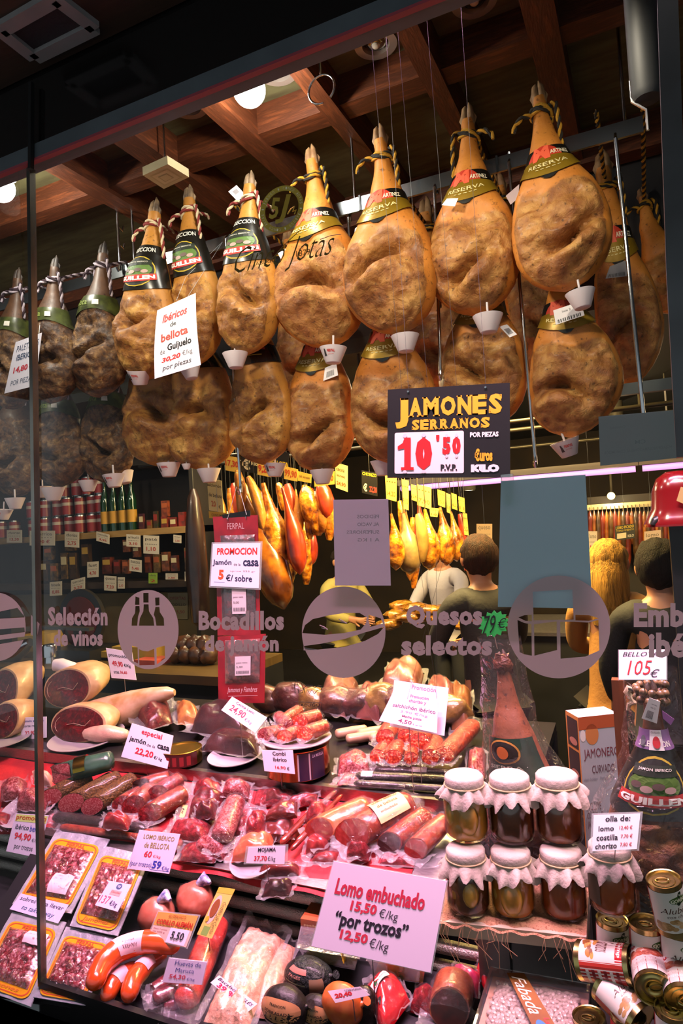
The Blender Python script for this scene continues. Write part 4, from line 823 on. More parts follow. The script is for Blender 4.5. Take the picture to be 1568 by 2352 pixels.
def pack(label, quad, T, Hh, m, inset=(.12, .12, .88, .88), off=.0, name='vacuum_pack', lab=None, fm=None, sd=None, rough=.004, cat='meat pack', tear=1, group=GLAB, pw=.42):
    """food sealed in clear film: the food, the wrinkled film with its flat sealed border, an optional paper label"""
    sd = sd if sd is not None else hash(label) % 97; sd = sum(map(ord, label)) % 97; n = tn(T)
    q = [PT(x, y, T, off+.001) for x, y in quad]; f = bil(q); u0, v0, u1, v1 = inset
    c = sum(q, Vector())/4; g = empty(name, c, label, cat, group)
    fi = lambda u, v: f(u0+(u1-u0)*u, v0+(v1-v0)*v)
    b = MB(); pillow(b, fi, n, Hh, pw, 18, 18, sd, rough); b.build('meat', m, g)
    b = MB(); mg = .004
    def g2(u, v):
        iu, iv = (u-u0)/(u1-u0), (v-v0)/(v1-v0); e = max(0, 1-abs(2*min(1, max(0, iu))-1)**2.4)*max(0, 1-abs(2*min(1, max(0, iv))-1)**2.4)
        p = f(u, v); rim = 1-min(1, min(u, 1-u, v, 1-v)*9); k = noise.noise(Vector((u*5.5, v*5.5, sd*1.3)))
        h = Hh*e**pw*(1+.35*noise.noise(Vector((iu*3, iv*3, sd)))) if e > 0 else 0
        return p+n*(h+.0035+.005*abs(k)+.020*rim*tear*(.5+k))+(p-c)*.22*rim*tear*noise.noise(Vector((u*4, v*4, sd+9)))
    b.grid(lambda u, v: g2(1-u, v), 22, 22)
    for j_ in range(22):
        for i_ in range(22):
            uu, vv = 1-(i_+.5)/22, (j_+.5)/22
            if not (u0-.02 < uu < u1+.02 and v0-.02 < vv < v1+.02): b.m[j_*22+i_] = 1      # milky sealed border
    b.build('film', [fm or FILM, FLAP], g)
    if lab:
        (a0, b0, a1, b1), col, texts = lab; h0 = lambda u, v: g2(a0+(a1-a0)*u, b0+(b1-b0)*v)+n*.0025
        b = MB(); b.grid(lambda u, v: h0(1-u, v), 6, 6); lo = b.build('paper_label', flat(col, .4), g); print_on(lo, h0, texts, n)
    return g
def axis_item(label, A, B, wA, wB, T, body, cut=None, name='salami', off=0, flatn=.85, film=True, sd=None, cat='sausage', group=None, bulge=.08, lab=None, rough=.05, offB=None, gap=0, seg=14):
    """a log of meat from its near end A to its far end B (pixels on a shelf); cut = material of the sliced near face"""
    sd = sum(map(ord, label)) % 97; n = tn(T)
    a0, b0 = PT(*A, T, off), PT(*B, T, off if offB is None else offB); ra, rb = wA*mpp(a0)/2, wB*mpp(b0)/2; a, c = a0+n*ra*flatn, b0+n*rb*flatn
    d = (c-a).normalized(); sd_ = n.cross(d).normalized(); nn_ = d.cross(sd_).normalized(); L = (c-a).length
    g = empty(name, (a0+b0)/2, label, cat, group or GLAB); rings = []; K = seg
    ts = [0]+[i/K for i in range(1, K)]+[1-.4/K, 1]
    if not cut: ts = [0, .3/K]+ts[1:]
    for t in ts:
        r = (ra+(rb-ra)*t)*(1+bulge*math.sin(math.pi*t)); 
        e = 1
        if t > 1-1.2/K: e = math.sqrt(max(.0025, 1-((t-(1-1.2/K))/(1.2/K))**2))
        if not cut and t < 1.2/K: e = math.sqrt(max(.0025, 1-(((1.2/K)-t)/(1.2/K))**2))
        p = a.lerp(c, t); rings.append([p+(sd_*math.cos(q)+nn_*flatn*math.sin(q))*r*e*(1+rough*noise.noise(p*30+Vector((math.cos(q)*1.5, math.sin(q)*1.5, sd)))) for q in [2*math.pi*i/16 for i in range(16)]])
    if cut:                                                # sliced on the slant, towards the window
        vw = (EYE-a).normalized(); cn = (-d*.62+vw*.78).normalized(); dn = d.dot(cn)
        for i in range(min(5, len(rings))):
            fac = max(0, 1-ts[i]/.30); p_ = a.lerp(c, ts[i])
            rings[i] = [q+d*max(-1.1*ra, min(1.1*ra, -((q-p_).dot(cn))/dn))*fac for q in rings[i]]
    b = MB(); b.ring(rings, True); b.build('casing', body, g)
    if cut:
        b = MB(); r0 = rings[0]; b.ring([[a+(p-a)*k-d*(.0015+.002*(1-k*k)) for p in r0] for k in (.93, .6, .25, .02)], True); b.build('cut_face', cut, g)
    if film:
        b = MB(); fr = []
        cc = [(-.10 if cut else -.14, .75), (-.05, 1.16), (.02, 1.13)]+[(t, 1.09) for t in (.2, .4, .6, .8)]+[(.97, 1.1), (1.05, .9), (1.13, .5)]
        for t, k in cc:
            r = (ra+(rb-ra)*max(0, min(1, t)))*(1+bulge*math.sin(math.pi*max(0, min(1, t)))); p = a+(c-a)*t; fl = flatn if 0 <= t <= 1 else flatn*.45
            fr.append([p+(sd_*math.cos(q)*(1.25 if t < 0 or t > 1 else 1)+nn_*fl*math.sin(q))*r*k*(1+.12*noise.noise(Vector((math.cos(q)*2, math.sin(q)*2, t*5+sd)))) for q in [2*math.pi*i/18 for i in range(18)]])
        b.ring(fr, False); b.build('film', FILM2, g)
    if film:                                               # flat sealed flap of the bag under and before the near end
        b = MB(); L_ = max(ra*2.2, .03)
        def fp(u, v): x_ = (u-.5)*2; k_ = noise.noise(Vector((u*4, v*4, sd))); return a0+n*.002+sd_*x_*ra*(1.55+.25*k_)-d*(L_*(v-.45)*(1+.25*noise.noise(Vector((u*5, sd, 0)))))+n*(.010*abs(k_)+.022*abs(x_)**3*(.6+k_)+.012*v*(.5+noise.noise(Vector((u*6, v*2, sd+4)))))
        b.grid(lambda u, v: fp(u, v), 14, 10); b.build('film_flap', FLAP, g)
    if lab:
        (t0, t1, q0, q1), col, texts = lab
        def h(u, v):
            t = t0+(t1-t0)*u; q = math.radians(q0+(q1-q0)*v); r = (ra+(rb-ra)*t)*(1+bulge*math.sin(math.pi*t))*1.13; return a.lerp(c, t)+(sd_*math.cos(q)+nn_*flatn*math.sin(q))*r
        b = MB(); b.grid(lambda u, v: h(u, v), 6, 8); lo = b.build('paper_label', col if not isinstance(col, str) else flat(col, .4), g)
        for s_, bx, cl_ in texts:
            b = MB(); put_text(b, lambda u, v: h(u, v)+(h(u, v)-a.lerp(c, t0+(t1-t0)*u))*.02, s_, bx, .01); b.build('lettering', flat(cl_), lo, False)
    return g
def plate(px, py, T, wpx, label, off=0):
    c = PT(px, py, T, off); r = wpx*mpp(c)/2; b = MB(); n = tn(T)
    b.lathe([(0, .003), (r*.6, .003), (r*.72, .006), (r, .018), (r*1.0, .021), (r*.97, .021), (r*.7, .009), (r*.6, .006), (0, .006)], 40); mq = UP.rotation_difference(n).to_matrix(); b.v = [c+mq@v for v in b.v]
    return b.build('plate', WHITE, None, True, label, 'plate', 'white plates in the display', org=c)
def cut_ham(label, cx, cy, rx, ry, T, depth=.16, shrink=.55, lift=0, name='cut_ham', cav=True, skin=None, off=0):
    """a ham half: oval lean face towards the window with a fat border, the body going back"""
    base = PT(cx, cy+ry, T, off); s_ = mpp(base); RX, RY = rx*s_, ry*s_; c = base+Vector((0, .02, RY)); sd = sum(map(ord, label)) % 97; g = empty(name, base, label, 'ham piece', 'cut hams on the counter')
    def rg(k, y, up=0): return [c+Vector((RX*k*math.cos(q)*(1+.07*noise.noise(Vector((math.cos(q), math.sin(q), sd)))), y+.03*math.sin(q), RY*k*math.sin(q)*(1+(.12 if math.sin(q) > 0 else 0))+up)) for q in [2*math.pi*i/28 for i in range(28)]]
    b = MB(); b.ring([rg(1, 0), rg(1.05, .015), rg(1.05, depth*.35, lift*.3), rg(.9, depth*.7, lift*.7), rg(shrink, depth, lift), rg(.05, depth*1.06, lift)], True); b.build('rind', skin or FAT, g)
    b = MB(); b.ring([rg(.93, -.004), rg(.6, -.007), rg(.25, -.006), rg(.02, -.006)], True); b.build('lean_face', LEAN, g)
    b = MB(); b.tube([c+Vector((RX*.8*math.cos(q), -.0075+.024*math.sin(q), RY*.72*math.sin(q))) for q in [math.radians(a) for a in range(150, 330, 15)]], .0012, 5); b.tube([c+Vector((-RX*.5, -.0075, -RY*.1)), c+Vector((-RX*.1, -.0085, RY*.12)), c+Vector((RX*.3, -.0075, 0)), c+Vector((RX*.5, -.004, RY*.4))], .0012, 5); b.build('fat_vein', FATP, g)
    if cav: b = MB(); b.blob(c+Vector((RX*.05, -.006, -RY*.1)), (RX*.18, .004, RY*.16), 12, 8); b.build('bone', mat('ham_bone', '8a6a50', '3a2018', rough=.5, scale=60), g)
    return g
def log3(name, label, pts, radii, T, m, off=0, cat='sausage', group=None, n=14, parts=()):
    q = [PT(x, y, T, off) for x, y in pts]; rr = [r*mpp(p) for r, p in zip(radii, q)]; nn_ = tn(T)
    P3 = [p+nn_*r for p, r in zip(q, rr)]; out = []; ro = []
    for i in range(len(P3)-1):                              # Catmull-Rom through the points
        p0, p1, p2, p3 = P3[max(i-1, 0)], P3[i], P3[i+1], P3[min(i+2, len(P3)-1)]
        for k in range(6):
            t = k/6; out.append(.5*((2*p1)+(p2-p0)*t+(2*p0-5*p1+4*p2-p3)*t*t+(3*p1-p0-3*p2+p3)*t**3)); ro.append(rr[i]+(rr[i+1]-rr[i])*t)
    out.append(P3[-1]); ro.append(rr[-1])
    for e in (0, -1):
        d = (out[e]-out[1 if e == 0 else -2]).normalized(); r = ro[e]; ext = [(out[e]+d*r*.5, r*.86), (out[e]+d*r*.85, r*.5), (out[e]+d*r*1.0, r*.12)]
        if e == 0: out = [p for p, _ in reversed(ext)]+out; ro = [x for _, x in reversed(ext)]+ro
        else: out += [p for p, _ in ext]; ro += [x for _, x in ext]
    g = empty(name, q[len(q)//2], label, cat, group); b = MB(); b.tube(out, ro, n, jit=.06); b.build('casing', m, g)
    return g, out, ro
# ================================================================== upper shelf
cut_ham('big cut ham with white paper at its end, right of the glass joint', 148, 1585, 73, 40, 2, .2, .5, .03, off=.075)
b = MB(); c = P(165, 1532, 2.42); b.tube([P(126, 1527, 2.40), P(140, 1528, 2.41), P(168, 1538, 2.42), P(200, 1552, 2.4)], [.030, .034, .036, .018], 14, jit=.12); b.build('paper_wrap', mat('white_paper_wrap', 'ddd0da', 'cabcc8', rough=.6, scale=10), None, label='white paper wrapped round the ham end above the big cut ham', cat='wrapper')
cut_ham('cut ham at the left edge of the picture on the upper shelf, higher one', -2, 1592, 52, 46, 2, .2, .5, .03, off=.07)
cut_ham('hollow cut ham behind the little machine-slicing price card', 172, 1668, 84, 36, 2, .14, .7, 0)
cut_ham('cut ham at the left edge of the picture on the upper shelf, lower one', 0, 1660, 50, 36, 2, .14, .7, 0)
plate(200, 1700, 2, 168, 'white plate under the hollow cut ham', -.002)
plate(10, 1705, 2, 120, 'white plate cut by the left edge of the picture', -.002)
# long skinned leg lying towards the right
g = empty('cured_haunch', PT(300, 1660, 2), 'pale skinned ham leg lying with its shank to the right', 'ham piece', 'cut hams on the counter')
pt = [P(215, 1655, 2.36), P(265, 1640, 2.38), P(310, 1622, 2.40), P(352, 1600, 2.42), P(385, 1592, 2.43), P(401, 1590, 2.44)]; s_ = mpp(pt[2])
b = MB(); b.tube(pt, [46*s_, 45*s_, 38*s_, 22*s_, 15*s_, 7*s_], 20, jit=.06); b.build('skin', mat('leg_skin', 'b8906c', 'a0744a', rough=.4, scale=9, coat=.3, bump=.15, c3='c09c80'), g)
b = MB(); d = (pt[0]-pt[1]).normalized(); u_ = d.orthogonal().normalized(); w_ = d.cross(u_); b.ring([[pt[0]+d*.004+(u_*math.cos(a)+w_*math.sin(a))*40*s_*k for a in [i*.3491 for i in range(18)]] for k in (1, .5, .05)]); b.build('lean_face', LEAN, g)
log3('pale_trotter_piece', 'pale fat trimmed piece hanging over the shelf edge before the ham leg', [(172, 1700), (205, 1702), (245, 1706), (285, 1704)], [7, 16, 21, 15], 2, mat('fat_piece', 'c29c84', 'b08070', rough=.45, scale=16, coat=.25, bump=.4), 0, 'ham piece', 'cut hams on the counter')
pack('vacuum packed ham chunk with round lean face under the hanging sachets, left one', [(285, 1652), (400, 1602), (410, 1668), (330, 1690)], 2, .07, LEAN, (.18, .14, .86, .86), .03)
pack('vacuum packed orange ham chunk right of the round lean chunk', [(395, 1612), (460, 1628), (470, 1672), (400, 1672)], 2, .06, mat('amber_meat', '8a4a1c', 'c08040', rough=.3, scale=20, coat=.5), (.12, .12, .88, .88), .03)
pack('large dark cecina half in clear film behind its pink price card', [(410, 1690), (470, 1625), (620, 1650), (590, 1712)], 2, .10, DRK, (.16, .10, .84, .82), .03, fm=FILM)
pack('dark cecina piece in film lying on a white plate', [(440, 1730), (480, 1690), (612, 1690), (610, 1752)], 2, .06, DRK, (.14, .12, .86, .9), .012)
plate(540, 1744, 2, 125, 'white plate under the dark cecina piece', -.002)
# tins
def tin(px, py, T, wpx, hpx, label, wall, band=None, texts=(), off=0, tilt=None):
    c = PT(px, py, T, off); s_ = mpp(c); r, h = wpx*s_/2, hpx*s_; g = empty('food_tin', c, label, 'tin')
    b = MB(); b.lathe([(0, .001), (r*.96, .001), (r, .004), (r, h-.003), (r*1.02, h), (r*.97, h+.001), (r*.95, h-.004), (0, h-.004)], 40, c); b.build('tin_body', wall, g)
    if band:
        b = MB(); a0, a1, col = band
        def f(u, v): a = math.radians(a0+(a1-a0)*u); return c+Vector((r*1.006*math.cos(a), r*1.006*math.sin(a), h*(.95-.9*v)))
        b.grid(lambda u, v: f(u, 1-v), 24, 2); lo = b.build('paper_label', flat(col, .35), g); n = Vector((0, -1, 0))
        if texts: print_on(lo, lambda u, v: f(u, v)+(f(u, v)-c-Vector((0, 0, f(u, v).z-c.z))).normalized()*.0006, texts, n)
    return g
GT = mat('gold_tin', 'c98a54', 'b87a48', rough=.22, metal=1, scale=3, stretch=(1, 1, .1))
tin(686, 1772, 2, 146, 66, 'wide golden tin carrying the plate of chorizo', GT, (-62, -8, '2a1a3a'), [('#rect', (.0, .02, .42, .98), 'c0aab4'), ('LA MURGA', (.5, .08, .95, .2), 'c8b8d8', .02), ('#rect', (.45, .3, .98, .95), '4a0f1c')])
TC = PT(686, 1772, 2); TH = 66*mpp(TC)
tin(418, 1750, 2, 92, 32, 'low red labelled tin behind the especial price card', mat('tin_gold', 'a8893a', rough=.3, metal=1), (-170, -5, '4a0f14'), [('#rect', (.2+.12*k, .2, .27+.12*k, .9), '8a1a20') for k in range(6)])
def plate_at(c, wpx, label):
    r = wpx*mpp(c)/2; b = MB(); b.lathe([(0, .001), (r*.6, .001), (r*.72, .004), (r, .014), (r, .017), (r*.97, .017), (r*.7, .007), (r*.6, .004), (0, .004)], 40, c); return b.build('plate', WHITE, None, True, label, 'plate', 'white plates in the display', org=c)
plate_at(TC+UP*(TH+.002), 160, 'white plate of chorizo standing on the golden tin')
for k, (A, B, w) in enumerate((((612, 1702), (660, 1690), 36), ((655, 1706), (706, 1682), 34), ((700, 1702), (752, 1680), 38), ((660, 1675), (640, 1655), 30), ((690, 1672), (735, 1655), 36), ((650, 1668), (690, 1640), 30))):
    axis_item(('marbled sausage end on the chorizo plate, nearest the pink cecina card', 'chorizo piece at the front middle of the plate', 'orange chorizo piece at the right of the plate', 'flat chorizo slice leaning on the plate pile', 'fat orange chorizo piece on top of the plate', 'thin sausage piece at the back of the plate pile')[k], A, B, w, w*.9, 2, CHS if k != 3 else MARB, (MARB, CHO, CHO, MARB, CHO, CHO)[k], 'chorizo_piece', TH+.016+(.03 if k > 2 else 0), film=True, group='chorizo pieces on the plate')
# chorizo bunch and dark salami trays
for k, (A, B, w) in enumerate((((886, 1712), (905, 1678), 44), ((934, 1708), (938, 1680), 40), ((965, 1722), (978, 1690), 46), ((868, 1752), (890, 1722), 36), ((905, 1756), (915, 1725), 40), ((945, 1756), (950, 1728), 34), ((990, 1756), (1002, 1715), 42), ((1022, 1752), (1092, 1678), 44))):
    axis_item(('cut chorizo top row of the bunch, leftmost', 'cut chorizo top row of the bunch, middle', 'cut chorizo top row of the bunch with pale skin', 'cut chorizo bottom row of the bunch, leftmost', 'cut chorizo bottom row of the bunch, second', 'small cut chorizo bottom row of the bunch, third', 'cut chorizo bottom row of the bunch, fourth', 'long cut chorizo at the end of the bunch pointing up right')[k], A, B, w, w*.9, 2, CHS, CHO, 'cut_chorizo', .03 if k > 2 else .055, group='chorizo bunch under the pink promotion sheets', seg=10)
for k, (A, B, w) in enumerate((((815, 1792), (1040, 1800), 24), ((860, 1778), (1060, 1786), 22), ((812, 1806), (1030, 1818), 18))):
    axis_item(('dark blood sausage on the shelf edge with a white band', 'dark blood sausage behind the front one', 'thin tray edge sausage along the shelf lip')[k], A, B, w, w*.9, 2, BLKS, None, 'dark_sausage', 0, film=True, group='dark sausages under the chorizo bunch', lab=((.08, .2, 30, 150), 'b09aa0', []) if k == 0 else ((.45, .62, 30, 150), '8a7a7e', []) if k == 1 else None)
for k, q in enumerate(((790, 1690), (815, 1702), (840, 1690), (868, 1700))):
    axis_item(('beige sausage behind the chorizo plate, nearest it', 'second beige sausage behind the chorizo plate', 'third beige sausage left of the bunch', 'fourth beige sausage beside the bunch')[k], (q[0]-20, q[1]+8), (q[0]+55, q[1]-6), 26, 24, 2, mat('beige_sausage', '8a6a52', 'a5856a', rough=.5, scale=18, coat=.2), None, 'beige_sausage', .0, film=False, group='beige sausages at the back of the upper shelf')
pack('pink patterned ham block at the back left of the promotion sheets', [(805, 1655), (835, 1592), (900, 1600), (880, 1668)], 2, .10, mat('pink_ham_block', '8a4a40', '5e2420', rough=.35, scale=14, coat=.5), (.1, .1, .9, .9), .02, pw=.3)
pack('marbled vacuum pack on the shelf edge beside the golden tin', [(765, 1790), (770, 1745), (850, 1735), (862, 1780)], 2, .05, MARB, (.1, .1, .9, .9), .0)
pack('thin marbled pack drooping from the shelf edge under the first one', [(755, 1812), (790, 1775), (850, 1782), (830, 1802)], 2, .02, MARB, (.15, .15, .85, .85), .0)
pack('pinkish wrapped lump behind the promotion sheets', [(1030, 1690), (1035, 1590), (1090, 1600), (1085, 1690)], 2, .10, mat('amber_block', '6a3a16', '8a5220', rough=.4, scale=10), (.1, .1, .9, .9), .0, pw=.3)
pack('rosy ham joint in film at the back centre of the upper shelf', [(715, 1640), (760, 1560), (840, 1580), (800, 1660)], 2, .10, mat('rosy_joint', '5e3028', '946050', rough=.35, scale=12, coat=.5), (.1, .1, .9, .9), .02, pw=.35)
pack('second rosy joint behind the promotion sheets', [(860, 1600), (890, 1530), (985, 1545), (970, 1610)], 2, .10, mat('rosy_joint2', '6a2c26', 'a06a5a', rough=.35, scale=12, coat=.5), (.1, .1, .9, .9), .06, pw=.35)
pack('pale wrapped joint behind the long chorizo', [(960, 1640), (985, 1570), (1060, 1580), (1050, 1650)], 2, .09, mat('rosy_joint3', '6a322e', '8a5044', rough=.35, scale=12, coat=.5), (.1, .1, .9, .9), .03, pw=.35)
pack('small marbled pack beside the tall bagged ham', [(1065, 1800), (1072, 1722), (1122, 1728), (1120, 1798)], 2, .05, MARB, (.12, .12, .88, .88), .0)
# ================================================================== middle shelf
axis_item('thick salami with green and gold label on top of the salami pile', (148, 1795), (268, 1762), 52, 48, 1, mat('green_wrap', '1f3a30', '3a5a44', rough=.25, scale=16, coat=.5), SAL, 'salami', .05, film=False, lab=((.28, .5, 20, 160), mat('gold_wrap', 'a8882e', rough=.2, metal=1), []), group='salami logs on the black tray')
axis_item('peppered salami with pink cut face, middle of the pile', (170, 1862), (285, 1800), 50, 44, 1, PEP, SAL, 'salami', .012, film=False, group='salami logs on the black tray')
axis_item('peppered salami with pink cut face, right of the pile', (218, 1868), (318, 1802), 46, 42, 1, PEP, SAL, 'salami', .012, film=False, group='salami logs on the black tray')
axis_item('peppered salami at the back left of the pile', (122, 1846), (215, 1795), 44, 40, 1, PEP, SAL, 'salami', .012, film=False, group='salami logs on the black tray')
b = MB(); q = [PT(x, y, 1, .002) for x, y in ((118, 1858), (205, 1892), (345, 1815), (250, 1782))]; n1 = tn(1)
b.hexa([p for p in q], [p+n1*.008 for p in q]); tr = b.build('black_tray', mat('tray_black', '18171a', rough=.25), None, False, 'flat black tray under the salami pile', 'tray')
b = MB(); 
for i in range(4): b.bar(q[i]+n1*.01, q[(i+1) % 4]+n1*.01, .006, .012)
b.build('tray_rim', mat('tray_black', ''), tr, False)
# layer A: back row of the middle shelf
def mid(label, quad, Hh, m, off=0, **k): return pack(label, quad, 1, Hh, m, k.pop('inset', (.12, .12, .88, .88)), off, **k)
mid('pale fatty pack at the left edge behind the glass joint', [(-10, 1850), (0, 1800), (72, 1790), (70, 1838)], .05, MARB, .02)
mid('dark marbled pack on a plate left of the salami pile', [(25, 1868), (45, 1815), (125, 1820), (112, 1872)], .05, MARB, .022)
plate(70, 1864, 1, 130, 'white plate with marbled meat left of the salami pile', .0)
mid('fatty bacon pack standing behind the marbled plate', [(70, 1805), (80, 1778), (128, 1785), (125, 1815)], .05, FATP, .03)
for k, (A, B, wa, lab) in enumerate((((312, 1868), (370, 1815), 50, 'pink loin end with square cut face beside the salami pile'), ((330, 1820), (395, 1798), 40, 'dark loin piece lying over the pink loin end'), ((365, 1838), (420, 1800), 42, 'rolled loin in film behind the red steak packs'), ((350, 1885), (432, 1832), 48, 'orange loin piece with red cut face at the centre left'), ((285, 1860), (330, 1830), 40, 'small wrapped loin stub next to the peppered salami'))):
    axis_item(lab, A, B, wa, wa*.85, 1, LOM if k != 2 else RAW, RAW if k != 1 else DRK, 'loin_piece', .012+.02*(k in (1, 2)), cat='loin', group='loin pieces on the middle shelf')
mid('ham wedge with pale rind and paper tab in a pointed bag', [(400, 1905), (425, 1800), (540, 1822), (490, 1892)], .05, LEAN, .01, inset=(.1, .3, .86, .9), lab=((.2, .08, .48, .20), 'c9a06a', [('5J', (.3, .1, .7, .6), BLACK, .03)]))
mid('wrinkled red ham pack left of the marbled sausage', [(370, 1935), (400, 1880), (500, 1890), (480, 1945)], .04, RAW, .012)
axis_item('marbled plump sausage standing upright in crinkled film', (512, 1945), (548, 1850), 52, 44, 1, MARB, None, 'marbled_sausage', .02, cat='sausage', group='loin pieces on the middle shelf')
mid('crinkled empty looking film pack in the middle of the shelf', [(470, 1945), (505, 1865), (620, 1850), (600, 1930)], .03, RAW, .0, inset=(.2, .2, .7, .7), fm=FILM2)
mid('orange trout-like ham wedge above the mojama card', [(515, 1990), (560, 1915), (640, 1905), (625, 1985)], .05, mat('orange_wedge', 'b04426', 'd07a50', rough=.3, scale=26, coat=.5, c3='c45a38'), .022, inset=(.1, .1, .8, .92))
plate(585, 1985, 1, 112, 'white plate under the orange ham wedge', .0)
mid('red brown mojama slab lying on top of another slab', [(598, 1892), (618, 1872), (690, 1842), (692, 1880)], .035, MOJ, .05, inset=(.05, .1, .95, .9), pw=.2)
mid('dark mojama slab under the red brown slab', [(596, 1940), (605, 1898), (680, 1878), (672, 1938)], .04, MOJ, .012, inset=(.06, .06, .94, .94), pw=.2)
mid('folded film pack hanging over the red cloth edge', [(575, 2030), (590, 1990), (710, 1985), (705, 2025)], .035, MOJ, -.01, inset=(.3, .1, .8, .85))
mid('dark pack drooping below the shelf edge under the mojama card', [(590, 2072), (612, 2022), (690, 2020), (672, 2068)], .035, DRK, -.02, inset=(.15, .1, .85, .85))
mid('red pack behind the marbled sausage at the back of the shelf', [(560, 1865), (575, 1812), (700, 1812), (690, 1855)], .03, RAW, .0)
mid('small glossy red pack left of the orange loin', [(640, 1868), (660, 1838), (740, 1820), (735, 1850)], .03, RAW, .012)
for k, (A, B, w) in enumerate((((660, 1925), (775, 1820), 16), ((680, 1942), (788, 1828), 14), ((645, 1945), (740, 1845), 18), ((668, 1958), (770, 1850), 13))):
    axis_item(('long thin cured sausage stick, uppermost of the four', 'long thin cured sausage stick, second of the four', 'dark sausage stick nearest the mojama slabs', 'long thin cured stick nearest the window')[k], A, B, w, w*.8, 1, mat('stick_skin', '5a1a14', '7e2c20', rough=.25, scale=30, coat=.7), None, 'sausage_stick', .02, group='thin cured sticks on the middle shelf', film=(k == 0))
axis_item('orange loin with smooth red cut face', (738, 1928), (852, 1868), 62, 52, 1, mat('loin_orange', 'c85a1c', 'a83a16', rough=.28, scale=16, coat=.6, bump=.2), LOC, 'loin', .012, cat='loin', group='loins in film at the right of the middle shelf')
axis_item('large vacuum packed loin with a cream paper label', (815, 1940), (952, 1862), 74, 60, 1, LOM, LOC, 'loin', .02, cat='loin', lab=((.35, .85, 35, 150), 'd4a070', [('LOMO IBERICO', (.1, .2, .9, .34), '7a4a2a'), ('de bellota', (.15, .45, .8, .55), '7a4a2a'), ('embuchado', (.15, .65, .7, .73), '7a4a2a')]), group='loins in film at the right of the middle shelf')
axis_item('red loin in film beside the jars, dark cut end', (898, 1955), (985, 1885), 54, 46, 1, LOM, DRK, 'loin', .012, cat='loin', group='loins in film at the right of the middle shelf')
axis_item('orange red loin in film nearest the jars', (958, 1968), (1030, 1895), 52, 42, 1, LOM, LOC, 'loin', .012, cat='loin', group='loins in film at the right of the middle shelf')
mid('clear flap of loin packaging hanging over the shelf edge', [(690, 1998), (725, 1940), (850, 1948), (840, 2000)], .02, LOC, .0, inset=(.3, .1, .7, .5), fm=FILM2)
mid('purple tinged film pack under the labelled loin', [(850, 1995), (875, 1945), (1020, 1965), (1010, 2005)], .02, RAW, .0, inset=(.2, .1, .75, .6), fm=FILM2)
for k, (A, B, w) in enumerate((((125, 1885), (340, 1912), 26), ((140, 1905), (330, 1930), 18), ((330, 1925), (420, 1950), 28), ((255, 1890), (330, 1890), 22))):
    axis_item(('long dark sausage along the shelf front under the salami tray', 'thin long sausage in front of the red cloth', 'red sausage end beside the lomo card', 'short red sausage peeping under the loin stubs')[k], A, B, w, w*.9, 1, LOM if k else BLKS, None, 'long_sausage', .0, group='long sausages along the front of the middle shelf')
mid('red wrinkled pack in front of the salami tray at the shelf edge', [(395, 1985), (420, 1935), (530, 1945), (500, 1990)], .03, RAW, .0, fm=FILM2)
mid('ham cut in film at the left shelf front behind the joint', [(-20, 1910), (-10, 1865), (35, 1868), (20, 1915)], .03, RAW, .0)
for k, (q, m, lab) in enumerate((([(430, 1840), (448, 1795), (520, 1800), (512, 1842)], RAW, 'red pack at the back between rolled loin and ham wedge'), ([(498, 1838), (515, 1796), (585, 1802), (578, 1842)], MARB, 'marbled pack under the shelf front left of the red back pack'), ([(556, 1928), (572, 1868), (622, 1866), (612, 1926)], RAW, 'wet red pack between marbled sausage and mojama'), ([(430, 1978), (452, 1926), (545, 1932), (522, 1984)], MARB, 'streaky pack at the shelf front right of the lomo card'),
   ([(692, 1905), (706, 1862), (760, 1848), (752, 1896)], RAW, 'crimson pack wedged behind the thin sticks'), ([(225, 1908), (240, 1876), (312, 1880), (302, 1914)], LOC, 'rosy pack at the shelf front below the salami tray'), ([(692, 1970), (706, 1930), (772, 1930), (757, 1976)], LOC, 'rosy pack at the shelf front below the orange loin'), ([(785, 1978), (798, 1946), (862, 1950), (852, 1986)], RAW, 'dark pack peeping under the labelled loin'), ([(440, 1888), (455, 1850), (505, 1846), (500, 1890)], LEAN, 'small lean pack on top of the ham wedge'), ([(600, 1858), (612, 1822), (668, 1818), (660, 1852)], MOJ, 'small mojama block at the back of the shelf'))):
    mid(lab, q, .045, m, .02*(k % 3))
# wrapped joints standing at the back of the upper shelf
rr = random.Random(31)
for k in range(9):
    px = 610+k*52; c = P(px, 1530, 2.62); c.z = .833; hh_ = rr.uniform(.06, .085); rx_ = rr.uniform(.085, .11); g = empty('wrapped_joint', c, ('first', 'second', 'third', 'fourth', 'fifth', 'sixth', 'seventh', 'eighth', 'ninth')[k]+' wrapped joint from the red sachets at the back of the upper shelf', 'meat', 'wrapped joints at the back of the upper shelf')
    m_ = (mat('joint_a', '3c1a12', '6a3c26', rough=.35, scale=24, coat=.3, bump=.4), mat('joint_b', '341210', '5e2a24', rough=.35, scale=24, coat=.3, bump=.4), mat('joint_c', '5a4016', '8a6a2a', rough=.3, scale=18, coat=.5, bump=.5))[k % 3]
    b = MB(); b.blob(c+UP*hh_, (rx_, .06, hh_), 20, 14, lambda d: 1+.28*noise.noise(d*1.3+Vector((k*5, 0, 0)))+.06*noise.noise(d*5)); b.build('meat', m_, g)
    b = MB(); b.blob(c+UP*hh_, (rx_*1.06, .066, hh_*1.06), 20, 14, lambda d: 1+.28*noise.noise(d*1.3+Vector((k*5, 0, 0)))+.10*noise.noise(d*5.5)); b.build('film', FILM, g)
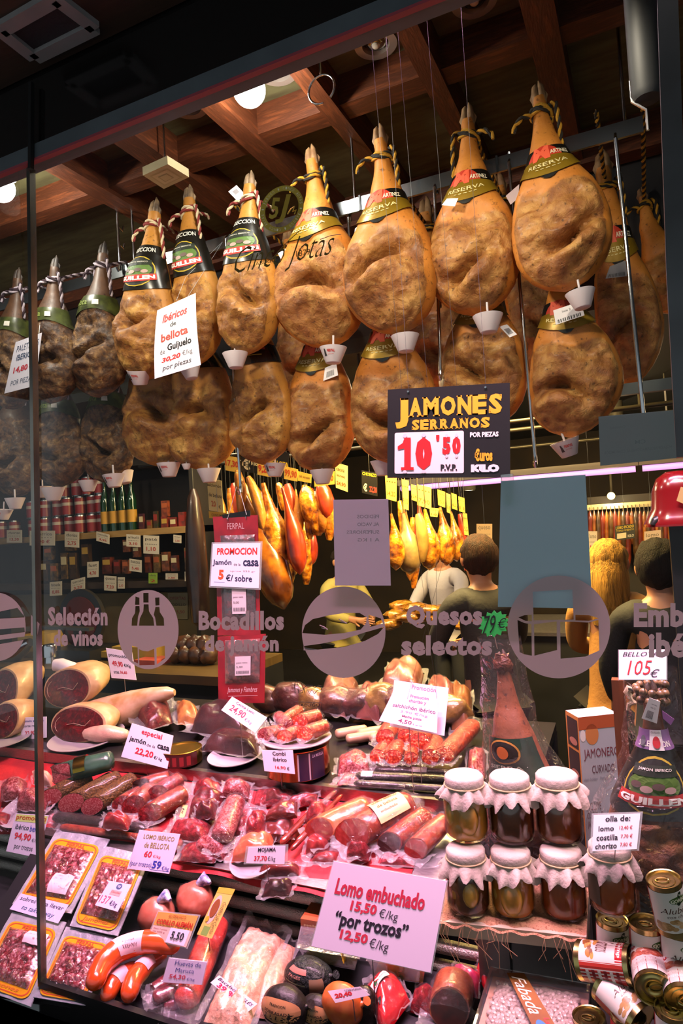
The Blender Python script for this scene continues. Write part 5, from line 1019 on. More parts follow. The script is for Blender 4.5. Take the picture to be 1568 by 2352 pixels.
# ================================================================== lower deck: foil packs of sliced ham on a sloping stand
SIL = mat('silver_foil', 'd6d8de', 'b4b8c2', rough=.28, metal=.55, scale=30, bump=.35, bscale=55)
YFR = mat('yellow_print', 'd29a14', 'c08810', rough=.35, scale=10)
SLI = mat('foil_slices', '5a0e18', 'c06a74', rough=.22, scale=48, c3='8a1e2c', coat=1, bump=.8, bscale=60, dist=1.4)
SLF = film_mat('slice_film', .10, milk=.0, bump=1.0, scale=60, rough=.09)
n4 = tn(4)
b = MB(); q = [PT(x, y, 4, -.012) for x, y in ((110, 1895), (360, 1955), (178, 2318), (-120, 2268))]; b.hexa([p-n4*.012 for p in reversed(q)], [p for p in reversed(q)]); sd_ = b.build('sloping_stand', mat('stand_dark', '1b1a1c', rough=.4), None, False, 'dark sloping board under the silver ham packs', 'stand')
b = MB(); m_ = (q[0]+q[1])/2; b.tube([m_-n4*.01, Vector((m_.x, m_.y, .44))], .008, 8); b.build('stand_leg', steel, sd_)
def rrect(u0, v0, u1, v1, k, kv, n=5):
    r = []
    for cx, cy, a0 in ((u1-k, v0+kv, -90), (u1-k, v1-kv, 0), (u0+k, v1-kv, 90), (u0+k, v0+kv, 180)):
        for j in range(n): a = math.radians(a0+j*90/(n-1)); r.append((cx+k*math.cos(a), cy+kv*math.sin(a)))
    return r
for k, (lab, quad, off, title) in enumerate((('silver ham sachet with yellow frame at the top left, thin price strip on its foot', [(132, 1904), (252, 1928), (163, 2098), (28, 2076)], .012, 1),
     ('silver ham sachet carrying the 137 price card', [(236, 1942), (346, 1966), (270, 2150), (160, 2126)], .016, 1), ('silver ham sachet at the bottom left edge behind the glass joint', [(28, 2094), (152, 2118), (70, 2312), (-66, 2262)], .004, 0), ('silver ham sachet at the bottom right of the sloping stand', [(152, 2128), (270, 2156), (196, 2310), (76, 2290)], .006, 0))):
    q = [PT(x, y, 4, off) for x, y in quad]; f = bil(q); c = sum(q, Vector())/4; g = empty('ham_sachet', c, lab, 'sachet', 'silver sachets of sliced ham')
    b = MB(); b.grid(lambda u, v: f(1-u, v)+n4*(.002*noise.noise(Vector((u*7, v*7, k)))), 14, 14); b.grid(lambda u, v: f(u, v)-n4*.003, 2, 2); b.build('foil', SIL, g)
    fr = rrect(.07, .12, .93, .965, .14, .09); ir = rrect(.15, .23, .86, .84, .10, .06); v_, f_ = fill2d([[(p[0]*100, p[1]*100) for p in fr], [(p[0]*100, p[1]*100) for p in ir]])
    b = MB(); b.v = [f(x/100, y/100)+n4*.0035 for x, y in v_]; b.f = [tuple(reversed(t)) for t in f_]; b.m = [0]*len(f_); yo = b.build('yellow_frame', YFR, g, False)
    for i_, (a0, a1) in enumerate(((.0, .012),)):
        o1 = rrect(.095, .14, .905, .945, .13, .085); o2 = rrect(.11, .152, .89, .933, .12, .08); v_, f_ = fill2d([[(p[0]*100, p[1]*100) for p in o1], [(p[0]*100, p[1]*100) for p in o2]])
        b = MB(); b.v = [f(x/100, y/100)+n4*.0042 for x, y in v_]; b.f = f_; b.m = [0]*len(f_); b.build('red_line', flat('b5401c'), yo, False)
    def top(u, v):
        e = min(1, min(u, 1-u, v, 1-v)*8); p = f(.13+.74*u, .215+.64*v); return p+n4*(.004+e*(.010+.011*abs(noise.noise(Vector((u*6+k*9, v*6, 1))))+.006*noise.noise(Vector((u*15, v*13, k)))))
    b = MB(); b.grid(lambda u, v: top(1-u, v), 30, 30); b.build('ham_slices', SLI, g)
    b = MB(); b.grid(lambda u, v: top(1-u, v)+n4*(.003+.003*noise.noise(Vector((u*20, v*20, k)))), 26, 26); b.build('film', SLF, g)
    print_on(yo, lambda u, v: f(u, v)+n4*.0045, [('FERPAL', (.34, .15, .68, .21), 'c04a1c', .03), ('Jamones', (.2, .865, .75, .93), 'c86a2a', .0, .3)], n4)
    if k == 0:
        h = lambda u, v: top(.50+.44*u, .60+.36*v)+n4*.008; b = MB(); b.grid(lambda u, v: h(1-u, v), 4, 4); lo = b.build('weight_label', flat('d6b9c0'), g); print_on(lo, h, [('CORTADO', (.2, .08, .8, .16), '9a7a80', 0), ('con cuchillo', (.1, .25, .7, .32), '9a7a80', 0), ('22,10', (.1, .55, .5, .63), '9a7a80', 0), ('100 g', (.6, .72, .9, .8), '9a7a80', 0)], n4)
    if k == 2:
        h = lambda u, v: top(.52+.46*u, .0+.28*v)+n4*.008; b = MB(); b.grid(lambda u, v: h(1-u, v), 4, 4); lo = b.build('weight_label', flat('d6b9c0'), g); print_on(lo, h, [('peso 100 g', (.2, .2, .8, .36), '9a7a80', 0), ('18,50', (.4, .55, .8, .7), '9a7a80', 0)], n4)
# ------------------------------------------------------------------ smoked sausages, knuckles, roe, cod
ORG_ = mat('smoked_sausage', 'd2521c', 'c0401a', rough=.2, scale=6, coat=.7)
def white_tag(out, ro, i0, i1, g, nrm, side=Vector((0, -1, 0)), texts=()):
    b = MB()
    def h(u, v):
        t = i0+(i1-i0)*u; i = int(t); p = out[i].lerp(out[min(i+1, len(out)-1)], t-i); d = (out[min(i+1, len(out)-1)]-out[max(i-1, 0)]).normalized(); r = ro[i]*1.04; s_ = d.cross(nrm).normalized(); w_ = s_.cross(d); a = math.radians(20+110*v); return p+(s_*math.cos(a)+w_*math.sin(a))*r
    b.grid(lambda u, v: h(u, v), 6, 6); lo = b.build('paper_label', flat('dcb4bc', .3), g)
    b = MB()
    for s_, bx in texts: put_text(b, lambda u, v: h(u, v)+nrm*.001, s_, bx, 0)
    if texts: b.build('lettering', flat('5a3a40'), lo, False)
g, o_, r_ = log3('smoked_sausage', 'large orange smoked sausage ring with a white label, lying on the others', [(222, 2272), (240, 2238), (275, 2208), (320, 2190), (365, 2186), (398, 2190)], [22, 25, 26, 25, 24, 19], 0, ORG_, .06, 'sausage', 'orange smoked sausages', 20)
white_tag(o_, r_, 14, 23, g, Vector((.1, -.5, .85)), texts=[('KREHAN', (.2, .25, .8, .4)), ('salchicha', (.25, .5, .7, .6))])
g, o_, r_ = log3('smoked_sausage', 'orange smoked sausage ending towards the black base, right of the lower pair', [(300, 2300), (308, 2278), (325, 2252), (345, 2228), (372, 2208)], [20, 23, 22, 19, 15], 0, ORG_, .02, 'sausage', 'orange smoked sausages', 20)
white_tag(o_, r_, 15, 22, g, Vector((.1, -.5, .85)))
g, o_, r_ = log3('smoked_sausage', 'orange smoked sausage half hidden at the left of the lower pair', [(252, 2300), (262, 2282), (282, 2262), (305, 2245)], [19, 22, 21, 18], 0, ORG_, .012, 'sausage', 'orange smoked sausages', 20)
white_tag(o_, r_, 10, 17, g, Vector((.1, -.5, .85)))
KN = mat('pork_knuckle', 'c9785c', 'e0a48a', rough=.3, scale=9, coat=.5, c3='b85e44', bump=.15)
def knuckle(label, px, py, w, h, off=0):
    c = PT(px, py, 0, off); s_ = mpp(c); g = empty('pork_knuckle', c, label, 'pork knuckle', 'pork knuckles in netting'); r = (w*s_/2, w*s_*.42, h*s_/2); b = MB(); c2 = c+Vector((0, .02, r[2]*.9))
    b.blob(c2, r, 24, 16, lambda d: 1+.12*noise.noise(d*1.6+Vector((px, 0, 0)))+.03*noise.noise(d*5)); b.build('meat', KN, g)
    b = MB(); b.blob(c2, (r[0]*1.04, r[1]*1.04, r[2]*1.05), 22, 14, lambda d: 1+.12*noise.noise(d*1.6+Vector((px, 0, 0)))+.06*noise.noise(d*7)); b.build('film', FILM, g)
    b = MB(); b.tube([c2+Vector((r[0]*.2, 0, r[2]*.9)), c2+Vector((r[0]*.5, .01, r[2]*1.2)), c2+Vector((r[0]*.9, .0, r[2]*1.1))], [.012, .018, .006], 10, jit=.3); b.build('bag_neck', mat('gingham', 'c8c4d8', '3a3a7a', rough=.6, scale=90), g)
knuckle('pork knuckle in film at the left under the shelf edge', 352, 2150, 92, 80, .01)
knuckle('pork knuckle in film right behind, with checked bag neck', 442, 2110, 96, 80, .03)
ROE = mat('dark_roe', '4a0c18', '7a1a28', rough=.2, scale=30, coat=.9, bump=.4)
for k, (A, B, w) in enumerate((((352, 2310), (440, 2268), 34), ((375, 2325), (460, 2295), 30), ((350, 2290), (405, 2250), 32))):
    axis_item(('dark red roe lobe in film, middle one', 'dark red roe lobe in film nearest the base', 'dark red roe lobe in film under its price card')[k], A, B, w, w*.9, 0, ROE, None, 'roe_lobe', .005+.02*(k == 0), cat='roe', group='dark red roe lobes')
axis_item('long red roe in film reaching back between knuckle and cod', (425, 2335), (505, 2135), 62, 58, 0, mat('red_roe', 'a81e1c', 'c8402c', rough=.2, scale=50, coat=.9, bump=.4), None, 'roe', .005, cat='roe', group='dark red roe lobes')
COD = mat('salt_cod', 'c08a6c', 'dcb898', rough=.35, scale=40, c3='cc9c7c', coat=.5, bump=.8, bscale=40, dist=1.0)
pack('big vacuum pack of pale salt cod with handwritten card', [(565, 2115), (672, 2148), (578, 2380), (448, 2352)], 0, .05, COD, (.12, .08, .9, .97), .02, rough=.014, cat='fish pack', group='fish packs', fm=FILM)
pack('second cod pack half under the first one', [(610, 2150), (690, 2165), (640, 2352), (560, 2340)], 0, .04, COD, (.12, .08, .9, .97), .0, cat='fish pack', group='fish packs', fm=FILM)
# yellow knuckle leaflet
# ------------------------------------------------------------------ bottom right: round sausages, trays, beans
BG = mat('black_gold_print', '0c0a09', '1a1410', rough=.5, scale=20, coat=.05, spec=.3, bump=.3, bscale=60)
def ball(name, label, px, py, w, h, T, m, off=0, texts=None, cat='sausage', squash=.7, tag_=None):
    c = PT(px, py+h*.35, T, off); s_ = mpp(c); r = Vector((w*s_/2, w*s_/2*squash, h*s_/2)); g = empty(name, c, label, cat, 'round cured sausages at the bottom'); c2 = c+Vector((0, .01, r.z*.8)); b = MB()
    b.blob(c2, tuple(r), 24, 16, lambda d: 1+.05*noise.noise(d*2+Vector((px, py, 0)))); b.build('casing', m, g)
    b = MB(); b.tube([c2+Vector((r.x*.8, 0, r.z*.2)), c2+Vector((r.x*1.05, .004, r.z*.3)), c2+Vector((r.x*1.2, 0, r.z*.5))], [.012, .005, .011], 8); b.build('tied_neck', m, g)
    if texts:
        def h_(u, v): a = math.radians(-150+120*u); e = math.radians(45-75*v); return c2+Vector((r.x*math.cos(a)*math.cos(e), r.y*math.sin(a)*math.cos(e), r.z*math.sin(e)))*1.02
        for s__, bx, col in texts:
            b = MB()
            if s__ == '#disc': b.grid(lambda u, v: h_((bx[0]+bx[2])/2+(bx[2]-bx[0])/2*v*math.cos(-6.2832*u), (bx[1]+bx[3])/2+(bx[3]-bx[1])/2*v*math.sin(-6.2832*u)), 22, 4)
            elif s__ == '#rect': b.grid(lambda u, v: h_(bx[0]+(bx[2]-bx[0])*(1-u), bx[1]+(bx[3]-bx[1])*v), 8, 5)
            else: put_text(b, lambda u, v: c2+(h_(u, v)-c2)*1.012, s__, bx, .02)
            b.build('print' if s__[0] == '#' else 'lettering', flat(col, .35), g, s__[0] == '#')
    return g
gp_ = [('#disc', (-.05, -.05, 1.05, .75), 'a8764a'), ('#rect', (.0, .50, 1.0, .66), '14110e'), ('DE MALLORCA', (.08, .54, .92, .63), 'b88a5a'), ('SOBRASADA', (.2, .36, .8, .46), '1c120a'), ('TRADICION', (.3, .14, .7, .22), '1c120a'), ('#rect', (.05, .8, .95, .98), 'b08a8c')]
ball('sobrasada', 'round black and gold printed sobrasada beside the cod pack', 652, 2325, 116, 96, 0, BG, .0, gp_)
ball('sobrasada', 'round black and gold sobrasada partly behind the orange one', 726, 2335, 84, 76, 0, BG, -.01, gp_)
ball('black_sausage_ball', 'oval black netted sausage under the blister tray', 706, 2250, 120, 74, 0, mat('black_net', '0b100f', '16201d', rough=.5, scale=50, coat=.1, spec=.3, bump=.8), .0, [('#rect', (.68, .25, .98, .85), '7a6248'), ('#rect', (.1, -.1, .62, .12), 'a86a5a'), ('#rect', (.12, .5, .6, .54), '5a6a4a'), ('PAGES', (.2, .2, .5, .32), '9a6a5a')])
ball('sobrasada', 'orange cut sobrasada ball with price flag', 785, 2318, 104, 92, 0, mat('orange_sobrasada', 'a8481c', 'c06428', rough=.4, scale=40, coat=.3), .01)
ball('black_sausage_ball', 'dark sausage ball right of the orange sobrasada', 838, 2322, 70, 90, 0, BLKS, .0)
pack('glossy red bag with white heart logo and crest', [(832, 2262), (905, 2240), (950, 2300), (880, 2400)], 0, .05, mat('red_bag', 'b8141c', '8a0e16', rough=.2, scale=9, coat=.8), (.06, .06, .94, .94), .02, lab=((.12, .28, .62, .5), 'd8d0cc', [('#disc', (.08, .2, .42, .9), 'b01a24'), ('#disc', (.14, .3, .34, .75), '2a5a34'), ('Tiernos', (.48, .3, .95, .7), 'a01a24', 0, .3)]), cat='snack bag', group=None)
axis_item('brown chunk of smoked meat in film beside the red bag', (1035, 2352), (1050, 2282), 92, 84, 0, mat('smoked_chunk', '7a2412', 'b0542c', rough=.3, scale=20, coat=.6, bump=.5), mat('chunk_cut', '2a0c0a', '4a1a14', rough=.3, scale=30), 'smoked_chunk', .0, cat='meat pack')
pack('bright pink packet behind the smoked chunk', [(1030, 2268), (1040, 2222), (1110, 2245), (1100, 2300)], 0, .04, mat('pink_packet', 'b8285a', 'a01a3a', rough=.3, scale=6, coat=.6), (.06, .06, .94, .94), .02, cat='packet', group=None)
pack('red packet corner beside the bean tray', [(1090, 2232), (1100, 2215), (1135, 2235), (1118, 2290)], 0, .03, mat('red_packet', 'c01620', rough=.3, coat=.6), (.06, .06, .94, .94), .02, cat='packet', group=None)
pack('small red salami bits in a clear sachet at the bottom edge', [(930, 2330), (960, 2262), (1010, 2280), (1000, 2352)], 0, .04, RAW, (.1, .1, .9, .9), .0)
# blister trays under the big price card
def blister(label, quad, T, Hh, m, off, disc=None):
    q = [PT(x, y, T, off) for x, y in quad]; f = bil(q); n = tn(T); c = sum(q, Vector())/4; g = empty('blister_tray', c, label, 'food tray', 'clear blister trays'); ins = lambda p, k: c+(p-c)*k
    b = MB(); b.ring([[ins(p, .84) for p in q], [p+n*Hh*.9 for p in q], [ins(p, 1.08)+n*Hh for p in q], [ins(p, 1.08)+n*Hh*.96 for p in q]], True); b.build('tray_shell', film_mat('tray_plastic', .18, tint=(.75, .8, .76), milk=.15, bump=.15, scale=20), g)
    fi = lambda u, v: bil([ins(p, .86) for p in q])(u, v); b = MB(); pillow(b, fi, n, Hh*.85, .3, 14, 14, 3, .004, .004); b.build('filling', m, g)
    b = MB(); b.grid(lambda u, v: bil([ins(p, 1.08) for p in q])(1-u, v)+n*(Hh*1.02+.004*noise.noise(Vector((u*6, v*6, 2)))), 10, 10); b.build('lid_film', FILM2, g)
    if disc:
        a = disc; pc = f(*a)+n*(Hh*1.02)+Vector((0, -.03, 0)); x = (q[1]-q[0]).normalized(); y = Vector((0, -.35, .93)); y = (y-x*y.dot(x)).normalized(); nn_ = x.cross(y); b = MB()
        b.poly([pc+(x*math.cos(t*.19635)+y*math.sin(t*.19635))*(.030 if t % 2 else .0265) for t in range(32)]); s_ = b.build('round_sticker', flat('d6b01c'), g, False)
        b = MB(); put_text(b, lambda u, v: pc+x*(u-.5)*.05+y*(.5-v)*.05+nn_*.0008, 'REGALO', (.04, .36, .96, .60), .03); b.build('lettering', flat('2a2414'), s_, False)
blister('clear tray with yellow gift sticker left of the big lomo price card', [(690, 2210), (700, 2160), (835, 2180), (825, 2235)], 0, .045, mat('green_olive_mix', '4a5a2a', '7a6a3a', rough=.4, scale=30, coat=.5), .03, (.45, .8))
blister('clear tray with mixed vegetables under the right of the big price card', [(850, 2245), (870, 2205), (985, 2215), (980, 2265)], 0, .05, mat('veg_mix', 'a04a1c', '4a7a2a', rough=.4, scale=26, coat=.5, c3='c8862a'), .02)
# orange carton behind the price card
q = [PT(x, y, 0, .02) for x, y in ((693, 2170), (735, 2178), (760, 2140), (718, 2130))]; b = MB(); b.hexa(q, [p+UP*.075 for p in q]); co = b.build('food_carton', mat('orange_carton', 'a8542c', '7a3a20', rough=.4, scale=12), None, False, 'orange carton marked Can beside the big price card', 'carton')
f_ = bil([q[0]+UP*.07, q[1]+UP*.07, q[1], q[0]]); b = MB(); n_ = Vector((-.1, -1, 0)).normalized(); b.poly([f_(u, v)+n_*.0006 for u, v in ((0, .95), (1, .95), (1, .35), (0, .35))]); lo = b.build('dark_panel', flat('3a2a1c'), co, False); print_on(co, lambda u, v: f_(u, v)+n_*.0014, [('Can', (.15, .42, .9, .62), 'd8c8a8', .02), ('paella', (.2, .08, .9, .2), 'e0c090', .01)], n_)
# tray of white beans
q = [PT(x, y, 3, .06) for x, y in ((1132, 2242), (1352, 2282), (1345, 2440), (1085, 2400))]; f = bil(q); n3 = tn(3); c = sum(q, Vector())/4
g = empty('bean_tray', c, 'clear box of white beans with a brown slanted label', 'food tray')
b = MB(); ins = lambda p, k: c+(p-c)*k
b.ring([[ins(p, .94)-n3*.05 for p in q], [p for p in q]], True); b.build('tray', mat('bean_tray_card', 'c9977a', 'bb876a', rough=.6, scale=12), g, False)
b = MB(); b.ring([[ins(p, 1.03)-n3*.03 for p in q], [ins(p, 1.04)+n3*.022 for p in q], [ins(p, .98)+n3*.024 for p in q]], True); b.build('clear_lid', film_mat('box_plastic', .06, milk=.03, bump=.2, scale=12), g, False)
bm = MB(); rr = random.Random(5)
bean = []
for i in range(21):
    for j in range(15):
        u, v = .09+.82*(i+.5*(j % 2)+rr.uniform(-.2, .2))/21, .12+.86*(j+rr.uniform(-.25, .25))/15
        if abs((u-.28)*1.25-(v-.05)*.62) < .13 and v < .9: pass
        bean.append((u, v))
for u, v in bean:
    p = f(u, v)+n3*(.004+rr.uniform(0, .004)); a = rr.uniform(0, 3.1); x = (q[1]-q[0]).normalized(); y = n3.cross(x); d = x*math.cos(a)+y*math.sin(a); e = n3.cross(d)
    bm.ring([[p+d*t*.0085+(e*math.cos(w)+n3*.8*math.sin(w))*r for w in [k*1.0472 for k in range(6)]] for t, r in ((-1, .001), (-.7, .0048), (0, .0066), (.7, .0048), (1, .001))], True)
bm.build('white_beans', mat('bean_white', 'b8a698', 'a08a7e', rough=.35, scale=30, coat=.4), g, kind='stuff')
lq = [f(u, v)+n3*.0255 for u, v in ((.17, .06), (.35, .02), (.83, .92), (.62, .98))]; b = MB(); b.hexa([p-n3*.0006 for p in reversed(lq)], [p for p in reversed(lq)]); lo = b.build('brown_label', mat('label_brown', '8a5a1e', '6a3e14', rough=.4, scale=9), g, False)
fl = bil([lq[0], lq[3], lq[2], lq[1]]); fl = bil([lq[1], lq[2], lq[3], lq[0]]); print_on(lo, fl, [('Fabada', (.06, .2, .62, .85), 'f0e6d8', .0, .3), ('La', (.68, .1, .78, .35), 'c02a20', .02), ('#disc', (.70, .35, .95, .85), '2a6a9a')], n3)
# ------------------------------------------------------------------ jars on a burlap covered board
ZJ = .725
bq = [PZ(x, y, ZJ) for x, y in ((1004, 2112), (1346, 2150), (1352, 2040), (1030, 2020))]; b = MB(); b.hexa([p-UP*.034 for p in bq], [p-UP*.003 for p in bq]); jb = b.build('jar_board', mat('cream_board', 'b0a08c', 'a09078', rough=.45, scale=8), None, False, 'pale board on the steel column carrying the jars', 'board')
BUR = mat('burlap', 'a8785a', '8a5a40', rough=.9, scale=160, bump=.8, bscale=300, c3='b88a68')
b = MB(); f = bil(bq)
def bu(u, v):
    p = f(u, v); 
    if v < .01: p = p+Vector((0, -.006, -.010+.004*math.sin(u*40)))
    return p+UP*(.0005+.0012*math.sin(u*35+v*11))
b.grid(lambda u, v: bu(u, v), 50, 10); bo = b.build('burlap_cloth', BUR, None, label='frayed burlap cloth under the jars', cat='cloth')
b = MB(); rr = random.Random(4)
for k in range(26):
    u = rr.uniform(.02, .95); p = bu(u, 0); b.tube([p, p+Vector((rr.uniform(-.01, .01), -.006, -.02)), p+Vector((rr.uniform(-.03, .03), -.004, -rr.uniform(.03, .09)))], .0006, 4)
b.build('frayed_threads', mat('burlap_thread', 'b88a68', rough=.9), bo, kind='stuff')
JG = film_mat('jar_glass', .05, tint=(.96, .98, .96), milk=.0, bump=0, rough=.03)
CLOTH = mat('jar_cloth', 'b4a69a', 'a09286', rough=.85, scale=14, bump=.2, bscale=120)
def jar(px, py, z, label, cont, eggs=None, wpx=100, sticker=False):
    c = PZ(px, py, z); s_ = mpp(c); k = wpx*s_/.10; g = empty('preserve_jar', c, label, 'jar', 'preserve jars with cloth lids')
    V = lambda prof_: [(r*k, h*k) for r, h in prof_]
    b = MB(); b.lathe(V([(0, .001), (.040, .001), (.047, .006), (.050, .02), (.050, .088), (.046, .102), (.040, .110), (.040, .120)]), 32, c); b.build('glass', JG, g)
    b = MB(); b.lathe(V([(0, .004), (.037, .004), (.044, .009), (.0475, .02), (.0475, .086), (.043, .100), (.0, .102)]), 28, c); b.build('contents', cont, g)
    if eggs:
        for a, zz, rr_ in eggs:
            b = MB(); b.blob(c+Vector((.036*k*math.cos(a), .036*k*math.sin(a), zz*k)), (.016*k*rr_, .0135*k*rr_, .027*k*rr_), 14, 10); b.build('piece', mat('jar_piece', 'c8963c', 'a8742c', rough=.25, scale=20, coat=.5), g)
    b = MB(); b.lathe(V([(.043, .112), (.0445, .118), (.0445, .136), (.040, .1415), (.020, .1435), (.0, .144)]), 32, c, lambda a, z_: 1+.012*math.sin(a*9+px)); lid = b.build('cloth_lid', CLOTH, g)
    b = MB(); rng = random.Random(px); ph = rng.uniform(0, 6)
    prof_ = [(.0435, .121), (.046, .116), (.052, .106), (.058, .097), (.060, .088)]; rings = []
    for i, (r, h) in enumerate(prof_):
        t = i/4; rings.append([c+Vector((k*r*(1+.13*t*math.sin(11*a+ph)+.05*t*math.sin(4*a))*math.cos(a), k*r*(1+.13*t*math.sin(11*a+ph)+.05*t*math.sin(4*a))*math.sin(a), k*(h-t*.010*math.sin(4*a+ph)+t*.006*math.sin(11*a+1)))) for a in [2*math.pi*q_/66 for q_ in range(66)]])
    b.ring(rings, False); b.build('cloth_skirt', CLOTH, lid)
    b = MB(); b.tube([c+Vector((.0455*k*math.cos(a*.2), .0455*k*math.sin(a*.2), .1195*k)) for a in range(33)], .0016*k, 6); b.build('tied_band', mat('twine', 'b8a078', rough=.8), lid)
    if sticker:
        b = MB()
        def h(u, v): a = math.radians(200+45*u); return c+Vector((.0505*k*math.cos(a), .0505*k*math.sin(a), k*(.085-.06*v)))
        b.grid(lambda u, v: h(u, 1-v), 6, 3); b.build('paper_label', flat('4a3a28'), g)
OIL = mat('oil_contents', '9a5414', 'c07828', rough=.15, scale=14, coat=.6); DKC = mat('dark_contents', '4a200c', '6e3614', rough=.15, scale=18, coat=.6); RDC = mat('ribs_contents', '7c300e', '9a481a', rough=.15, scale=12, coat=.6, stretch=(3, 3, 1))
jar(1077, 2088, ZJ, 'bottom row jar with pale ovals in dark oil, nearest the meat', DKC, [(-1.2, .055, 1.3), (-2.0, .05, .9)])
jar(1180, 2092, ZJ, 'bottom row jar with one big amber piece', OIL, [(-1.45, .05, 1.6), (-2.3, .05, .9)])
jar(1296, 2096, ZJ, 'bottom row jar with reddish ribs, at the board end', RDC, [], 104)
z2 = ZJ+.150
jar(1073, 1920, z2, 'top row jar with golden pieces in oil', mat('golden_contents', 'b87420', 'd89838', rough=.15, scale=12, coat=.6), [(-2.2, .06, 1.2), (-1.2, .055, 1.5), (-1.7, .03, 1.0)])
jar(1178, 1924, z2, 'top row jar with nearly black contents', DKC, [], 102)
jar(1287, 1926, z2, 'top row jar with brown red loin pieces', mat('loin_contents', '6c300f', '8a4618', rough=.15, scale=12, coat=.6, stretch=(3, 3, 1)), [], 106)
jar(1408, 2085, P(1408, 2085, 1.53).z, 'single jar on a can under the olla price card', mat('orange_contents', '8a360e', 'a84e18', rough=.15, scale=14, coat=.6), [], 104, True)
# ------------------------------------------------------------------ cans
CANM = mat('can_metal', 'b09a5a', 'c8b87a', rough=.25, metal=1, scale=6)
def can(A, B, wpx, Y, label, style, YB=None, spin=0):
    """A = pixel of the lid centre (towards the viewer or the top), B = pixel of the other end"""
    a, c = P(*A, Y), P(*B, YB if YB else Y); s_ = mpp((a+c)/2); r = wpx*s_/2; m = frame(c, a, Vector((0, -1, .35))); L = (a-c).length
    g = empty('food_can', c, label, 'can', 'food cans in the corner pile', m)
    T_ = lambda x, a_, rr_: Vector((x, rr_*math.cos(a_), rr_*math.sin(a_)))
    b = MB(); N = 30
    pr = [(-L/2-.001, .0), (-L/2-.001, r*.90), (-L/2-.003, r), (-L/2+.003, r*.985), (L/2-.003, r*.985), (L/2+.002, r), (L/2+.001, r*.93), (L/2-.004, r*.90), (L/2-.004, r*.66), (L/2-.0025, r*.62), (L/2-.0025, r*.4), (L/2-.004, r*.36), (L/2-.004, 0)]
    b.ring([[T_(x, 2*math.pi*i/N, max(q, 1e-4)) for i in range(N)] for x, q in pr], False); b.build('can_body', CANM, g, local=True)
    b = MB(); b.tube([Vector((L/2-.0015, r*.1+.012*math.cos(t*.5236), .008*math.sin(t*.5236))) for t in range(13)], .0014, 6); b.tube([Vector((L/2-.0015, r*.1-.011, 0)), Vector((L/2-.0015, -r*.3, 0))], .003, 6); b.build('ring_pull', CANM, g, local=True)
    def h(u, v): a_ = math.radians(spin+90-100+200*u); return T_(L/2-.008-(L-.016)*v, a_, r*1.002)
    cols = {'beans': 'd8d2c6', 'meat': 'cfc6bc', 'chick': 'd8ccc0', 'redtop': 'b01c20'}[style]
    b = MB(); b.grid(lambda u, v: h(u*1.8-.4, v), 36, 4); lo = b.build('paper_label', flat(cols, .35), g, local=True)
    def pr_(items, o=1.003):
        by = {}
        for it in items: by.setdefault(it[2], []).append(it)
        for col, its in by.items():
            b = MB(); hh = lambda u, v: Vector((h(u, v).x, h(u, v).y*o, h(u, v).z*o))
            for it in its:
                bx = it[1]
                if it[0] == '#rect': b.grid(lambda u, v: hh(bx[0]+(bx[2]-bx[0])*u, bx[1]+(bx[3]-bx[1])*v), 12, 3)
                elif it[0] == '#disc': b.grid(lambda u, v: hh((bx[0]+bx[2])/2+(bx[2]-bx[0])/2*v*math.cos(6.2832*u), (bx[1]+bx[3])/2+(bx[3]-bx[1])/2*v*math.sin(6.2832*u)), 20, 3)
                else: put_text(b, hh, it[0], bx, it[3] if len(it) > 3 else .01, it[4] if len(it) > 4 else 0)
            b.build('lettering' if its[0][0][0] != '#' else 'print', flat(col, .35), lo, False, local=True)
    if style == 'beans':
        pr_([('#rect', (-.02, .0, .14, 1), 'a8281e'), ('#rect', (.0, .8, .12, .97), 'd8d0c4'), ('#disc', (.52, .12, .88, .30), '3a5a1c')]); pr_([('GORINA', (.55, .17, .85, .26), 'd8d8b8', .03), ('S', (.64, .02, .76, .34), '1a2a14', .03, .4), ('Alubias', (.34, .38, .90, .52), '4a2a1c', 0, .3), ('con chorizo', (.44, .55, .9, .63), '4a2a1c', 0, .3)], 1.008)
        rr = random.Random(int(A[0])); pr_([('#disc', (x, y, x+.12, y+.10), rr.choice(('c8a070', 'b08a58', '9a7444'))) for x, y in [(rr.uniform(.2, .85), rr.uniform(.66, .88)) for _ in range(26)]], 1.006)
    elif style == 'meat':
        pr_([('#rect', (-.4, .0, 1.4, .42), '9a1a20')]); pr_([('Albóndigas', (.18, .16, .80, .27), 'e8dcd4', .03), ('en salsa', (.34, .29, .72, .38), 'e8dcd4', .03)][::-1], 1.006)
        rr = random.Random(int(A[0])); pr_([('#disc', (x, y, x+.13, y+.10), rr.choice(('9a4a34', '7a3424', 'b0705a'))) for x, y in [(rr.uniform(.12, .78), rr.uniform(.44, .66)) for _ in range(24)]], 1.005); pr_([('campañal', (.2, .80, .82, .93), 'b01c20', .02)], 1.006)
    elif style == 'chick':
        pr_([('#rect', (-.3, .0, .42, .16), 'a81c22'), ('#rect', (.44, .0, 1.2, 1), 'a8281e')]); pr_([('Camp', (.05, .02, .36, .13), 'e8dcd4', .03), ('Garbanzos', (.08, .22, .3, .62), '5a2a1c', 0, .3)], 1.006); pr_([('#rect', (.55, .1+.14*k, .95, .17+.14*k), 'd8ccc0' if k % 2 else '7a1a1c') for k in range(6)], 1.006)
        rr = random.Random(8); pr_([('#disc', (x, y, x+.11, y+.09), rr.choice(('c89a50', 'a87a3a', '7a4a24'))) for x, y in [(rr.uniform(-.05, .3), rr.uniform(.58, .88)) for _ in range(22)]], 1.005)
    else: pr_([('#rect', (-.4, .5, 1.4, 1), 'd8d0c4'), ], 1.004); pr_([('Camp', (.25, .12, .75, .4), 'e8dcd4', .04)], 1.006)
    return g
